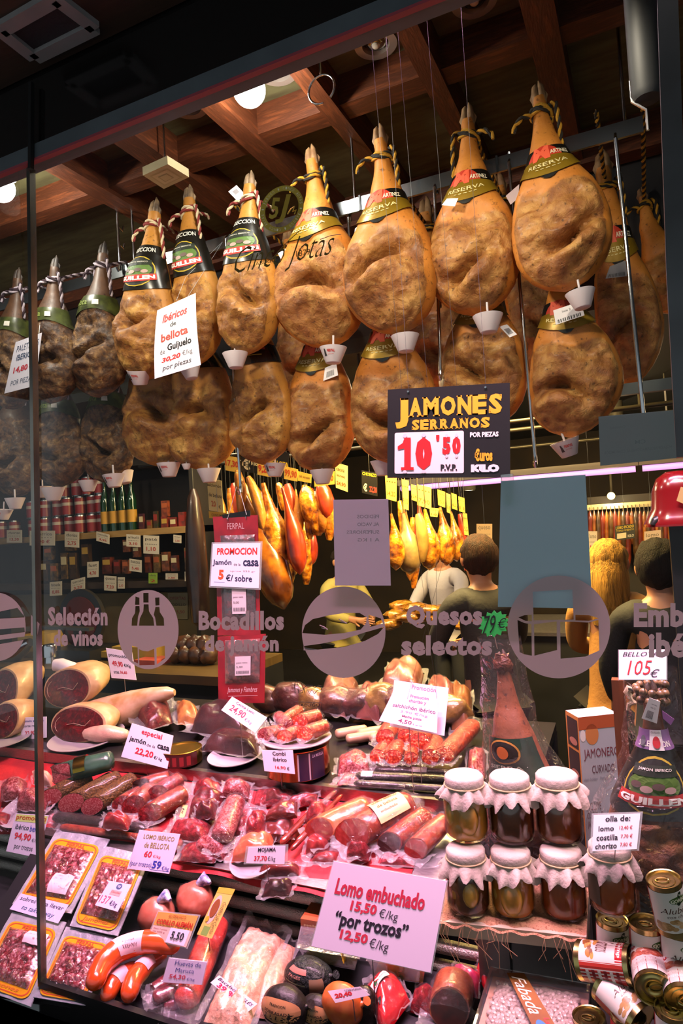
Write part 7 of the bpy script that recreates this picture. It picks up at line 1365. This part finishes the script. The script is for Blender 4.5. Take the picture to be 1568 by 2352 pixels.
for px, py, w, h, t, p_, sk, lab in ((33, 1232, 35, 29, 'chorizo', '13,30', 0, 'price card on the pale shelf edge left of the glass joint'), (97, 1236, 58, 34, 'cinorrios', '4,90 €', 0, 'widest price card on the pale shelf edge'), (165, 1239, 33, 36, 'chorizo', '2,75', 1, 'price card below the middle red tins'), (236, 1235, 30, 22, 'morcilla', '4,95', 4, 'slanted price card below the green bottles'), (306, 1242, 32, 28, 'alioli', '3,10', 1, 'price card below the spice boxes'), (347, 1251, 36, 42, 'paté', '1,10', 1, 'tall price card full of lines on the pale shelf edge'), (407, 1238, 18, 18, 'miel', '2,30', 1, 'smallest price card on the pale shelf edge'),
     (213, 1308, 26, 36, 'fuet', '4,70', -1, 'price card leaning among the dim packets'), (128, 1352, 28, 32, 'fabada', '8,85', -1, 'price card low at the left above the frosted words'), (179, 1343, 32, 28, 'turrón', '3,20', -4, 'tilted price card beside the dark slicer guard'), (253, 1340, 28, 34, 'queso', '7,20', 1, 'bright white price card over the blue reflection'), (278, 1339, 16, 26, 'miel', '2,10', 0, 'narrow card right of the bright white one'), (311, 1299, 28, 28, 'nueces', '5,40', 2, 'scribbled card hanging on the packets'), (394, 1324, 28, 14, 'anchoas', '3,80', 0, 'flat low card under the amber packets'), (431, 1324, 14, 22, 'atún', '1,40', 0, 'narrow card at the right end of the shelves')):
    backcard(px, py, w, h, YW-.03, lab, tx(t, p_), sk=sk)
backcard(351, 1328, 20, 24, YW-.03, 'small green card under the packets', tx('oferta', '2'), '8fae3a')
backcard(408, 1392, 46, 60, YW+.29, 'pale wall notice reading ofertas behind the bottle sticker', [('OFERTAS', (.1, .14, .9, .26), 'a05040', .01), ('CODILLO', (.1, .4, .9, .5), '5a4a38', .01), ('5,50', (.45, .66, .85, .8), 'a05040', .01)], 'a89468', cat='notice', group=None)
b = MB(); p = P(450, 1250, 3.5); b.lathe([(0, -.55), (.06, -.5), (.075, -.2), (.06, .1), (.04, .3), (.015, .36)], 16, p, lambda a, z: 1+.08*math.sin(3*a+z*14)); dj = b.build('dark_bagged_joint', mat('dark_joint', '2a1812', '3c2418', rough=.4, scale=12, coat=.5), None, label='long dark joint hanging at the edge of the golden corner', cat='meat'); b = MB(); b.tube([p+UP*.34, Vector((p.x, p.y, 2.625))], .004, 6); b.build('hook', flat('3a3630'), dj)
# tan wall and counter below the shelves
slab('wall_inner', (x0, YW+.3, .0), (P(470, 1450, YW).x, YW+.34, P(300, 1362, YW+.3).z), mat('tan_wall', '8a7040', '7a6236', rough=.6, scale=5))
cz = .88; XC = P(500, 1540, 3.0).x; g = empty('back_counter', Vector((-2, 3.3, 0)), 'wooden work counter with dark front behind the display', 'counter')
b = MB(); b.box((-4.2, 3.02, cz-.05), (XC, 3.7, cz)); b.build('worktop', mat('worktop_wood', '54401f', '44331a', rough=.45, scale=7, stretch=(1, 6, 1)), g, False)
b = MB(); b.box((-4.2, 3.08, 0), (XC, 3.7, cz-.05)); b.build('front', caseblk, g, False)
# slicer with chrome motor, dark guard and yellow boards
p = P(125, 1530, 3.3); sl = empty('meat_slicer', Vector((p.x, 3.3, cz)), 'chrome and black meat slicer behind the frosted words', 'slicer')
b = MB(); q = P(118, 1500, 3.2); b.lathe([(0, -.02), (.06, -.02), (.06, .05), (.055, .06), (.0, .065)], 24, (q.x, 3.2, q.z)); b.lathe([(.05, cz-q.z), (.045, -.02)], 20, (q.x, 3.2, q.z)); b.build('motor', chrome, sl)
b = MB(); q = P(190, 1420, 3.35); b.tube([(q.x-.0, 3.33, q.z), (q.x, 3.36, q.z)], .20, 36); b.build('blade_guard', mat('guard_dark', '1a1816', rough=.3), sl)
b = MB(); b.tube([(q.x, 3.325, q.z), (q.x, 3.33, q.z)], .15, 36); b.build('blade', mat('blade_red', '5a1c12', rough=.3, metal=.3), sl)
b = MB(); b.bar(P(90, 1440, 3.15), P(210, 1445, 3.2), .05, .02); b.build('carriage', mat('guard_grey', '4a4844', rough=.3, metal=.6), sl, False)
b = MB(); b.box((q.x-.18, 3.2, cz), (q.x+.2, 3.5, cz+.08)); b.box((q.x-.04, 3.30, cz+.08), (q.x+.04, 3.38, q.z)); b.build('base', mat('guard_dark', ''), sl, False)
b = MB(); b.tube([P(20, 1520, 3.2), P(45, 1490, 3.18), P(70, 1475, 3.18)], [.05, .06, .03], 12); b.build('chrome_arm', chrome, sl)
YB = mat('yellow_board', 'b08e3c', '94742c', rough=.5, scale=5, stretch=(1, 5, 1))
for k, (px, py, w) in enumerate(((255, 1510, .30), (262, 1490, .26), (90, 1455, .2), (330, 1480, .36))):
    p = P(px, py, 3.4); b = MB(); b.box((p.x-w/2, 3.3, cz+.0), (p.x+w/2, 3.55, max(cz+.02, p.z))); b.build('cutting_board', YB, None, False, ('stack of yellow boards left of the bottle sticker', 'upper stack of yellow boards left of the bottle sticker', 'yellow board stack behind the glass joint', 'yellow boards seen through the bottle cut-outs')[k], 'board', 'yellow boards on the back counter')
p = P(345, 1503, 3.25); b = MB(); b.box((p.x-.09, 3.2, cz), (p.x+.09, 3.35, cz+.035)); b.build('pink_meat_slab', mat('pink_slab', '9a3a34', 'b05048', rough=.4, scale=12), None, False, 'pink meat slab seen through the bottle sticker', 'meat')
for k in range(7):
    p = P(405+k*12, 1482+(k % 3)*10, 3.3); b = MB(); b.blob((p.x, 3.3+.03*(k % 2), cz+.06+.05*(k % 2)), (.06, .06, .06), 14, 10, lambda d: 1+.25*noise.noise(d*2.5+Vector((k, 0, 0)))); b.build('dried_meat', mat('dried_meat_m', '2c160c', '54301a', rough=.4, scale=30, coat=.4), None, True, ORD[k]+' dark dried meat lump from the left on the back counter', 'meat', 'dried meat pile on the back counter')
# ================================================================== golden corner: hanging hams, sausages and price boards
GH = mat('golden_ham', '5a2a08', 'd89a30', rough=.25, scale=22, coat=.8, c3='a8620f', bump=.8, bscale=30); GS = mat('golden_sausage', '9a5a1c', 'c08230', rough=.4, scale=20, coat=.4, bump=.4); GR = mat('golden_red', '7a1c10', 'a83a18', rough=.3, scale=14, coat=.6)
gz = 2.12
g = empty('hanging_rack', Vector((-.9, 3.45, gz)), 'dark ceiling rack the golden hams hang from', 'rack')
b = MB(); b.tube([(-3.0, 3.38, gz+.02), (1.2, 3.38, gz+.02)], .012, 8); b.tube([(-2.8, 3.7, gz+.02), (1.2, 3.7, gz+.02)], .012, 8); b.tube([(-1.6, 4.6, gz+.02), (1.0, 4.6, gz+.02)], .012, 8); b.build('rack_bar', mat('rack_dark', '2a2620', rough=.4, metal=.6), g)
for x in (-2.6, -1.4, 0, 1): b = MB(); b.tube([(x, 3.38, gz+.02), (x, 3.38, 2.62)], .008, 6); b.build('rack_hanger', mat('rack_dark', ''), g)
def hang(top, bot, w, Y, m, label, kind=1, group='golden hams and sausages in the lit corner'):
    a, c = P(*top, Y), P(*bot, Y); r = w*mpp(c)/2; n = 14; pts = []; rad = []
    for i in range(n+1):
        t = i/n; pts.append(a.lerp(c, t)+Vector((.015*math.sin(t*3), 0, 0))); rad.append(r*(max(.05, prof(.16+.84*t)/.237) if kind == 1 else max(.08, math.sin(math.pi*(.04+.93*t))**.4)))
    o = empty('hanging_cured_ham' if kind == 1 else 'hanging_sausage', c, label, 'ham' if kind == 1 else 'sausage', group); b = MB(); b.tube(pts, rad, 14, jit=.10); b.build('meat', m, o)
    b = MB(); b.tube([a, a+Vector((0, .01, .03)), Vector((a.x, Y, 2.625))], .003, 5); b.build('hook', mat('rack_dark', ''), o)
for top, bot, w, Y, m, lab, k in (((556, 1125), (652, 1400), 84, 3.38, mat('golden_dark_ham', '4a220c', 'b06a1c', rough=.25, scale=8, coat=.8, c3='7a400f', bump=.3), 'largest golden ham hanging beside the red sachets', 1), ((604, 1110), (640, 1320), 74, 3.42, GH, 'bright golden ham right behind the largest one', 1), ((648, 1120), (688, 1320), 46, 3.40, GR, 'slim reddish ham at the end of the golden group', 1), ((570, 1095), (604, 1215), 26, 3.35, GS, 'pale speckled sausage beside the red sachets', 0), ((545, 1080), (552, 1180), 26, 3.36, GS, 'golden sausage right above the red sachets', 0), ((588, 1210), (606, 1300), 22, 3.36, GS, 'short sausage hanging below the speckled one', 0), ((700, 1120), (712, 1200), 46, 3.7, GH, 'golden foil wrapped piece before the white sheet, left', 0), ((735, 1110), (750, 1190), 40, 3.7, GR, 'reddish sausage cluster before the white sheet', 0), ((722, 1130), (728, 1230), 44, 3.72, GH, 'golden foil wrapped piece before the white sheet, lower', 0),
      ((898, 1180), (908, 1310), 40, 3.6, GH, 'ham edge emerging right of the white sheet', 1), ((925, 1180), (940, 1320), 58, 3.7, mat('pale_ham', '6a5230', 'a88a5a', rough=.35, scale=12, coat=.5), 'pale ham second right of the white sheet', 1), ((975, 1170), (985, 1310), 50, 3.8, GH, 'golden ham in the middle of the receding row', 1), ((960, 1180), (968, 1290), 28, 3.7, mat('pale_sausage', '8a6a34', 'b08a48', rough=.4, scale=16), 'long pale sausage between the row hams', 0), ((1010, 1165), (1025, 1300), 44, 4.4, GH, 'bright golden ham towards the end of the row', 1), ((1035, 1175), (1048, 1290), 36, 4.5, GH, 'last golden ham of the row', 1), ((1056, 1180), (1070, 1310), 22, 4.6, GR, 'red sausage string at the end of the row', 0)):
    hang(top, bot, w, Y, m, lab, k)
GC = 'e0b850'
def gcard(q, Y, lab, texts, col=GC): return card('price_board', lab, q, Y+.06, texts, col, 'price card', thick=.002, group='yellow lit price boards', wire=2.625)
gcard([(514, 1045), (549, 1052), (549, 1086), (518, 1080)], 3.3, 'yellow board edge reading 17,30 beside the rod', [('17,30', (.05, .25, .95, .75), 'c03a1c', .03)])
gcard([(553, 1018), (664, 1040), (660, 1100), (554, 1082)], 3.32, 'black board with yellow capitals reading EXTRA BELLOTA', [('CAÑA', (.05, .02, .4, .2), 'd0b01c', .03), ('EXTRA', (.2, .26, .62, .46), 'd0b01c', .03), ('BELLOTA', (.62, .38, 1.0, .56), 'd0b01c', .03), ('€', (.02, .52, .2, .92), 'd8d0b0', .05), ('Kilo', (.22, .55, .36, .72), 'd8d0b0', .03)], '141210')
gcard([(591, 1060), (622, 1066), (621, 1096), (591, 1090)], 3.29, 'yellow price plate reading 9,20 on the black board', [('9,20', (.06, .2, .95, .85), 'c03a1c', .04)])
gcard([(652, 1070), (684, 1078), (682, 1106), (652, 1100)], 3.29, 'yellow price plate reading 99,90', [('99,90', (.06, .2, .95, .85), 'c0501c', .03)])
gcard([(684, 1082), (715, 1090), (714, 1110), (684, 1104)], 3.3, 'low yellow strip right of the 99,90 plate', [('del noreste', (.1, .3, .9, .6), '7a5a1c', .01)])
gcard([(721, 1090), (768, 1082), (768, 1112), (722, 1118)], 3.35, 'yellow card half hidden by a drip cup reading 18,50', [('18,50', (.4, .3, .95, .8), 'c0501c', .03)])
gcard([(769, 1062), (798, 1070), (798, 1130), (771, 1120)], 3.38, 'pale yellow card reading cecina leonesa 24,90', [('cecina', (.1, .15, .75, .3), '4a3a1c', .01), ('leonesa', (.12, .4, .8, .52), '4a3a1c', .01), ('24,90', (.08, .7, .85, .88), 'c0501c', .03)], 'e0cc88')
gcard([(475, 1098), (508, 1104), (513, 1178), (480, 1172)], 3.34, 'pale yellow card reading salchichón de bellota 20', [('salchichón', (.0, .14, .95, .24), '4a3a1c', .01), ('de bellota', (.06, .44, .95, .56), '4a3a1c', .01), ('20', (.2, .68, .5, .86), 'c0501c', .02), ('€', (.7, .78, .85, .9), '4a3a1c', 0)], 'e0cc88')
gcard([(479, 1174), (520, 1178), (520, 1192), (480, 1190)], 3.33, 'bright yellow strip under the salchichón card', [('CONSUMIR', (.15, .3, .85, .7), '6a4a10', .01)], 'd8a81c')
gcard([(830, 1080), (866, 1086), (866, 1140), (831, 1132)], 3.5, 'black board with yellow text and red 22,20 left of the big black sign', [('CHORIZO', (.05, .06, .95, .2), 'c8b020', .02), ('€', (.1, .55, .35, .9), 'd8d0b0', .04), ('22,20', (.5, .62, .98, .92), 'c83a2c', .03)], '16140f')
for k, (q, Y, t) in enumerate((([(884, 1092), (911, 1096), (910, 1152), (887, 1146)], 3.5, '14,20'), ([(921, 1100), (938, 1104), (938, 1172), (925, 1168)], 3.7, '9,10'), ([(944, 1112), (958, 1116), (957, 1152), (945, 1148)], 3.8, '12,4'), ([(957, 1112), (990, 1120), (990, 1170), (958, 1160)], 3.75, '7,90'), ([(1004, 1124), (1022, 1130), (1022, 1166), (1006, 1160)], 4.1, '15,3'), ([(1024, 1132), (1034, 1136), (1034, 1180), (1026, 1176)], 4.2, '8,8'), ([(1036, 1132), (1048, 1136), (1050, 1172), (1038, 1168)], 4.3, '6,2'), ([(1052, 1140), (1066, 1144), (1068, 1178), (1054, 1174)], 4.4, '11'), ([(1062, 1178), (1072, 1180), (1076, 1230), (1066, 1228)], 4.5, '5,5'), ([(986, 1166), (1008, 1168), (1004, 1188), (988, 1186)], 4.0, '10'))):
    gcard(q, Y, ('tall yellow card right of the white sheet top', 'narrow yellow card in the receding row, first', 'small yellow card in the receding row, second', 'widest yellow card of the receding row', 'black topped card of the receding row', 'thin tall card of the receding row', 'black topped thin card near the row end', 'last black topped card of the row', 'pale card hanging lowest at the row end', 'low yellow card among the row hams')[k], [(t, (.1, .62, .9, .86), 'c0501c', .02), ('....', (.1, .2, .9, .26), '4a3a1c', .0)], GC if k not in (4, 6, 7) else 'c8a83a')
rr = random.Random(21)
for k in range(14):
    px = 505+k*19+rr.uniform(-5, 5); y0 = 1096+rr.uniform(0, 30)+k*1.2; ln = rr.uniform(60, 130)
    hang((px, y0), (px+rr.uniform(0, 14), y0+ln), rr.uniform(20, 36), 3.7+.02*(k % 3), (GS, GH, GR)[k % 3], ORD[k]+' piece in the crowded back row of the golden corner, from the left', 0 if k % 3 else 1)
for k in range(16):
    px = 520+k*17+rr.uniform(-6, 6)+(190 if k > 11 else 0); y0 = 1150+rr.uniform(0, 40); ln = rr.uniform(90, 170)
    hang((px, y0), (px+rr.uniform(0, 14), y0+ln), rr.uniform(22, 40), 4.15+.03*(k % 3), (GH, GS, GH, GR)[k % 4], ORD[k]+' piece in the lowest far row of the golden corner, from the left', 1 if k % 2 else 0)
# mirror-like counter of golden packets under the hams
gc = empty('deli_counter', Vector((-.2, 4.4, 0)), 'far service counter with glinting golden packets', 'counter')
b = MB(); b.box((-.95, 3.9, 0), (.7, 4.6, .98)); b.build('cabinet', caseblk, gc, False); b = MB(); b.box((-.98, 3.88, .98), (.72, 4.62, 1.0)); b.build('worktop', steel, gc, False)
GP = mat('golden_packet', '7a4a14', 'c88a30', rough=.15, scale=26, coat=1, bump=.8, bscale=40, metal=.3)
for k in range(14):
    px = 890+k*15; p = P(px, 1385+(k % 4)*24, 3.95+.1*(k % 3)); b = MB(); b.blob((p.x, 3.95+.12*(k % 4), 1.03+.045*(k % 3)), (.09, .07, .035), 14, 8, lambda d: 1+.3*noise.noise(d*2+Vector((k*3, 0, 0)))); b.build('golden_packet', GP, None, True, ORD[k]+' golden meat packet from the left on the far service counter', 'packet', 'golden packets on the far counter')
# ================================================================== far right: rack of sausages, tubes, cards
zt = P(1380, 1084, 5.2).z
for xa, xb, lab in ((915, 1466, 'long pink fluorescent tube under the far ceiling'), (1470, 1640, 'pink fluorescent tube cut by the right edge')):
    pa, pb = P(xa, 1108, 5.2), P(xb, 1075, 5.2); g = empty('pink_tube_lamp', Vector(((pa.x+pb.x)/2, 5.2, zt)), lab, 'lamp', 'pink fluorescent tubes')
    b = MB(); b.tube([(pa.x+.02, 5.2, zt), (pb.x-.02, 5.2, zt)], .022, 12); b.build('tube', mat('pink_glow', 'e29ae4', emit=1.1), g)
    b = MB(); b.box((pa.x, 5.17, zt+.025), (pb.x, 5.25, zt+.07)); b.build('fixture', flat('5a5052'), g, False)
    for x_ in (pa.x+.2, pb.x-.2): b = MB(); b.tube([(x_, 5.21, zt+.07), (x_, 5.21, 2.62)], .006, 6); b.build('hanger', flat('4a4644'), g)
for px, py, Y, lab in ((1423, 1081, 6.2, 'small oval downlight in the far ceiling'), (1077, 1124, 6.4, 'tiny downlight left of the blue poster')):
    p = P(px, py, Y); g = empty('far_downlight', p, lab, 'lamp', 'far ceiling downlights'); b = MB(); b.blob(p, (.05, .05, .012), 14, 8); b.build('diffuser', mat('warm_glow', 'ffe8b0', emit=5), g); b = MB(); b.lathe([(.055, -.01), (.065, 0), (.06, max(.02, 2.62-p.z))], 16, p); b.build('ring', flat('6a6458'), g)
p = P(1403, 1139, 6.6); g = empty('wall_spotlight', p, 'warm glowing wall spot above the sausage rack', 'lamp'); b = MB(); b.blob(p, (.035, .035, .035), 14, 8); b.build('bulb', mat('warm_glow2', 'ffdf90', emit=4), g); b = MB(); b.tube([p+Vector((0, .03, .02)), p+Vector((0, .1, .06)), (p.x, 6.8, p.z+.4), (p.x, 6.8, 2.62)], .012, 8); b.build('arm', flat('5a5244'), g)
point('wall_spot_light', p+Vector((0, -.12, -.05)), (1, .78, .42), 9, .04)
YK = 6.7; ra, rb3 = P(1350, 1166, YK), P(1600, 1158, YK); g = empty('sausage_rack', Vector(((ra.x+rb3.x)/2, YK, ra.z)), 'bright metal rail with hanging sausages at the far wall', 'rack')
b = MB(); b.box((P(1348, 1166, YK).x, YK-.02, ra.z-.025), (rb3.x, YK+.02, ra.z+.025)); b.build('rail', mat('rack_pale', 'b8a880', rough=.4, metal=.5), g, False); b = MB(); b.box((P(1348, 1166, YK).x, YK+.1, 0), (rb3.x, YK+.14, ra.z+.1)); b.build('back_panel', mat('rack_panel', '1c1410', '2a1c12', rough=.6, scale=6), g, False)
KS = [mat('far_sausage_a', '5a1c10', '8a3418', rough=.3, scale=12, coat=.6), mat('far_sausage_b', '3a2414', '6a4a24', rough=.3, scale=12, coat=.6), mat('far_sausage_c', '7a3c14', 'b06a24', rough=.25, scale=12, coat=.8)]
for k in range(24):
    px = 1354+k*9.6; a, c = P(px, 1174, YK-.05), P(px+2, 1250+18*((k*7) % 5), YK-.05); b = MB(); r = (.028, .022, .03)[k % 3]; b.tube([a.lerp(c, t/6) for t in range(7)], [r*.3, r, r*1.05, r, r*1.05, r, r*.4], 9); o = b.build('hanging_sausage', KS[(k*5) % 3], None, True, ORD[k]+' sausage right of the blue poster on the far metal rail', 'sausage', 'sausages on the far rail')
    b = MB(); b.tube([a, Vector((a.x, YK-.03, ra.z))], .004, 5); b.build('string', flat('6a5a44'), o)
backcard(1435, 1222, 46, 34, YK-.3, 'black board with yellow capitals reading LOMO PICADO', [('LOMO PICADO', (.04, .06, .94, .26), 'c8a81c', .02), ('TOMO PIMIENTO', (.06, .32, .94, .44), 'c8a81c', 0), ('#rect', (.1, .54, .56, .9), 'cfc0a0'), ('KILO', (.64, .7, .94, .88), 'b8b0a0', .02)], '14120f', -3, wire=2.6)
backcard(1361, 1246, 20, 52, YK-.4, 'tall white card beside the blue poster', tx('lomo', '12'), 'c8b8ac', wire=2.6); backcard(1498, 1240, 38, 42, YK-.35, 'white card hanging above the dark haired person', tx('lomo', '6,5'), 'b8a090', -2, wire=2.6)
backcard(1112, 1228, 36, 50, 5.6, 'pale card above the person behind the blue poster', tx('queso', '9,5'), 'a88a68', wire=2.6)
# dim strip light shelf frame at the right under the hams
b = MB(); p = P(1395, 905, 2.9); q = P(1575, 872, 2.9); b.bar((p.x, 2.9, (p.z+q.z)/2), (q.x+.3, 2.9, (p.z+q.z)/2), .03, .045); b.build('glass_shelf_rail', mat('rail_grey', '4a5050', '565c5c', rough=.4, metal=.5, scale=8), None, False, 'grey metal cross rail under the shadowy hams at the right', 'rail')
# ================================================================== people in the shop
SKIN = mat('skin', 'b07a5c', 'a06a4e', rough=.5, scale=10)
def skinmesh(name, verts, edges, rad, m, parent, lv=2):
    me = bpy.data.meshes.new(name); me.from_pydata(verts, edges, []); o = bpy.data.objects.new(name, me); COL.objects.link(o); o.parent = parent; me.materials.append(m)
    sk = o.modifiers.new('skin', 'SKIN'); sk.use_smooth_shade = True
    sl_ = me.skin_vertices if len(me.skin_vertices) else None
    if sl_ is None:
        bpy.context.view_layer.objects.active = o; bpy.ops.mesh.customdata_skin_add(); sl_ = me.skin_vertices
    for i, r in enumerate(rad): sl_[0].data[i].radius = (r, r) if not isinstance(r, tuple) else r
    sl_[0].data[0].use_root = True
    o.modifiers.new('sub', 'SUBSURF').levels = lv; o.modifiers['sub'].render_levels = lv; ORG[o.name] = None; return o
def person(label, x, y, h, yaw, hair, top, pants, arms=0, lean=0, style='short', skin=None):
    k = h/1.75; m = Matrix.Translation((x, y, 0)) @ Matrix.Rotation(math.radians(yaw), 4, 'Z'); g = empty('person', (x, y, 0), label, 'person', None, m)
    S = lambda *p: (p[0]*k, (p[1]-lean*max(0, p[2]-.95)*.5)*k, p[2]*k)
    V = [S(0, 0, .96), S(0, 0, 1.12), S(0, 0, 1.30), S(0, .01, 1.42), S(0, 0, 1.50), S(0, -.01, 1.56), S(0, -.01, 1.66), S(0, 0, 1.71)]; E = [(i, i+1) for i in range(7)]; r = [.125, .115, .13, .10, .052, .075, .085, .05]; r = [a*k for a in r]
    def chain(start, pts, rs):
        prev = start
        for p, q in zip(pts, rs): V.append(S(*p)); r.append(q*k); E.append((prev, len(V)-1)); prev = len(V)-1
        return prev
    JV, hands = [], []
    for s in (-1, 1):
        chain(0, [(s*.09, 0, .88), (s*.10, -.01, .50), (s*.10, .02, .09), (s*.10, -.10, .04)], [.085, .055, .04, .035])
        el = (s*.25, -.06, 1.14) if arms == 0 else (s*.24, -.16, 1.16); wr = (s*.24, -.16, .92) if arms == 0 else (s*.10, -.36, 1.12)
        e = chain(3, [(s*.17, 0, 1.40), el, wr], [.055, .042, .03]); hx = Vector(wr); d = (hx-Vector(el)).normalized()
        pm = hx+d*.06; e2 = chain(e, [tuple(pm)], [.03]); sd = Vector((0, 1, 0)).cross(d).normalized() if abs(d.y) < .9 else Vector((1, 0, 0))
        for q_, ln in ((-.03, .07), (-.01, .085), (.01, .08), (.028, .06)): chain(e2, [tuple(pm+sd*q_+d*.035), tuple(pm+sd*q_+d*(.035+ln*.6)+Vector((0, -.008, 0))), tuple(pm+sd*q_+d*(.03+ln)+Vector((0, -.025, -.004)))], [.0095, .0088, .0075])
        chain(e, [tuple(hx+d*.03+sd*(-s)*.04), tuple(hx+d*.065+sd*(-s)*.055)], [.011, .009])
    skinmesh('body', V, E, r, skin or SKIN, g)
    V, E, r = [], [], []
    def ch(pts, rs, start=None):
        prev = start
        for p, q in zip(pts, rs):
            V.append(S(*p)); r.append(q*k)
            if prev is not None: E.append((prev, len(V)-1))
            prev = len(V)-1
        return prev
    ch([(0, 0, 1.0)], [.15]); e = ch([(0, 0, 1.15), (0, 0, 1.32), (0, .01, 1.43)], [.145, .155, .115], 0)
    for s in (-1, 1):
        el = (s*.26, -.06, 1.14) if arms == 0 else (s*.25, -.16, 1.16); wr = (s*.24, -.15, .95) if arms == 0 else (s*.12, -.33, 1.12); ch([(s*.185, 0, 1.39), el, wr], [.072, .060, .046], e)
    V.append(S(0, 0, .86)); r.append(.155*k); E.append((0, len(V)-1)); skinmesh('jacket', V, E, r, mat('cloth_'+top, top, rough=.8, bump=.2, bscale=60), g)
    V, E, r = [], [], []; ch([(0, 0, .94)], [.14])
    for s in (-1, 1): ch([(s*.095, 0, .84), (s*.10, -.01, .50), (s*.10, .02, .11)], [.10, .075, .062], 0)
    skinmesh('trousers', V, E, r, mat('cloth_'+pants, pants, rough=.8), g)
    hd = Vector(S(0, .0, 1.645)); b = MB(); hc = k
    b.blob(hd+Vector((0, .012, .012))*hc, (.100*hc, .112*hc, .118*hc), 24, 16, lambda d: (1.03+.10*noise.noise(d*3+Vector((x*9, 0, 0)))+.05*noise.noise(d*9)) if (d.z > .15 or d.y > -.1) else .80)
    if style == 'long':
        b.tube([hd+Vector((0, .02, .04))*hc, hd+Vector((0, .05, -.06))*hc, hd+Vector((0, .065, -.20))*hc, hd+Vector((.01, .07, -.33))*hc], [.085*hc, .108*hc, .112*hc, .07*hc], 18, jit=.12)
    b.build('hair', mat('hair_'+hair, hair, tuple(min(1, int(hair[i:i+2], 16)/255*.55) for i in (0, 2, 4)), rough=.75, spec=.2, scale=8, stretch=(9, 9, .6), bump=.8, bscale=30), g, local=True)
    b = MB(); f0 = hd+Vector((0, -.098, -.02))*hc; b.tube([f0+Vector((0, .02, .03))*hc, f0+Vector((0, -.012, -.005))*hc, f0+Vector((0, .01, -.012))*hc], [.008*hc, .014*hc, .006*hc], 8); b.build('nose', skin or SKIN, g, local=True)
    for s in (-1, 1):
        b = MB(); b.blob(hd+Vector((s*.033, -.083, .005))*hc, (.012*hc, .008*hc, .007*hc), 10, 6); b.build('eye', flat('2a1c16', .2), g, local=True)
        b = MB(); b.blob(hd+Vector((s*.094, .008, -.01))*hc, (.012*hc, .022*hc, .032*hc), 10, 8); b.build('ear', skin or SKIN, g, local=True)
    b = MB(); b.blob(hd+Vector((0, -.086, -.062))*hc, (.024*hc, .008*hc, .006*hc), 10, 6); b.build('mouth', flat('7a3a34'), g, local=True)
    return g
def stand(px, py, Y, hh):          # person whose head centre shows at that pixel
    p = P(px, py, Y); return p.x, Y, p.z/.94
x, y, h = stand(1398, 1292, 3.35, 0); person('person with long blonde hair and tan coat seen from behind', x, y, h, 170, 'b8863a', '9a6a34', '1c1a1c', 1, 0, 'long')
x, y, h = stand(1512, 1300, 3.0, 0); person('person with short dark hair in black seen from behind at the right', x, y, h, 175, '1c120e', '0e0d0e', '141418')
x, y, h = stand(1112, 1282, 3.2, 0); person('person with dark brown hair leaning, half hidden by the blue poster', x, y, h, 215, '3a2014', '171416', '1a1a1c', 1, .25)
x, y, h = stand(772, 1288, 4.9, 0); person('shop assistant in a pale yellow shirt behind the white sheet', x, y, h, 60, '2a1c14', '9a8c50', '2a2a30', 1, .3)
x, y, h = stand(1022, 1262, 5.0, 0); person('shop assistant in a white coat at the far counter', x, y, h, -20, '1c1410', 'b0a8b0', '2a2a30', 1, .2)
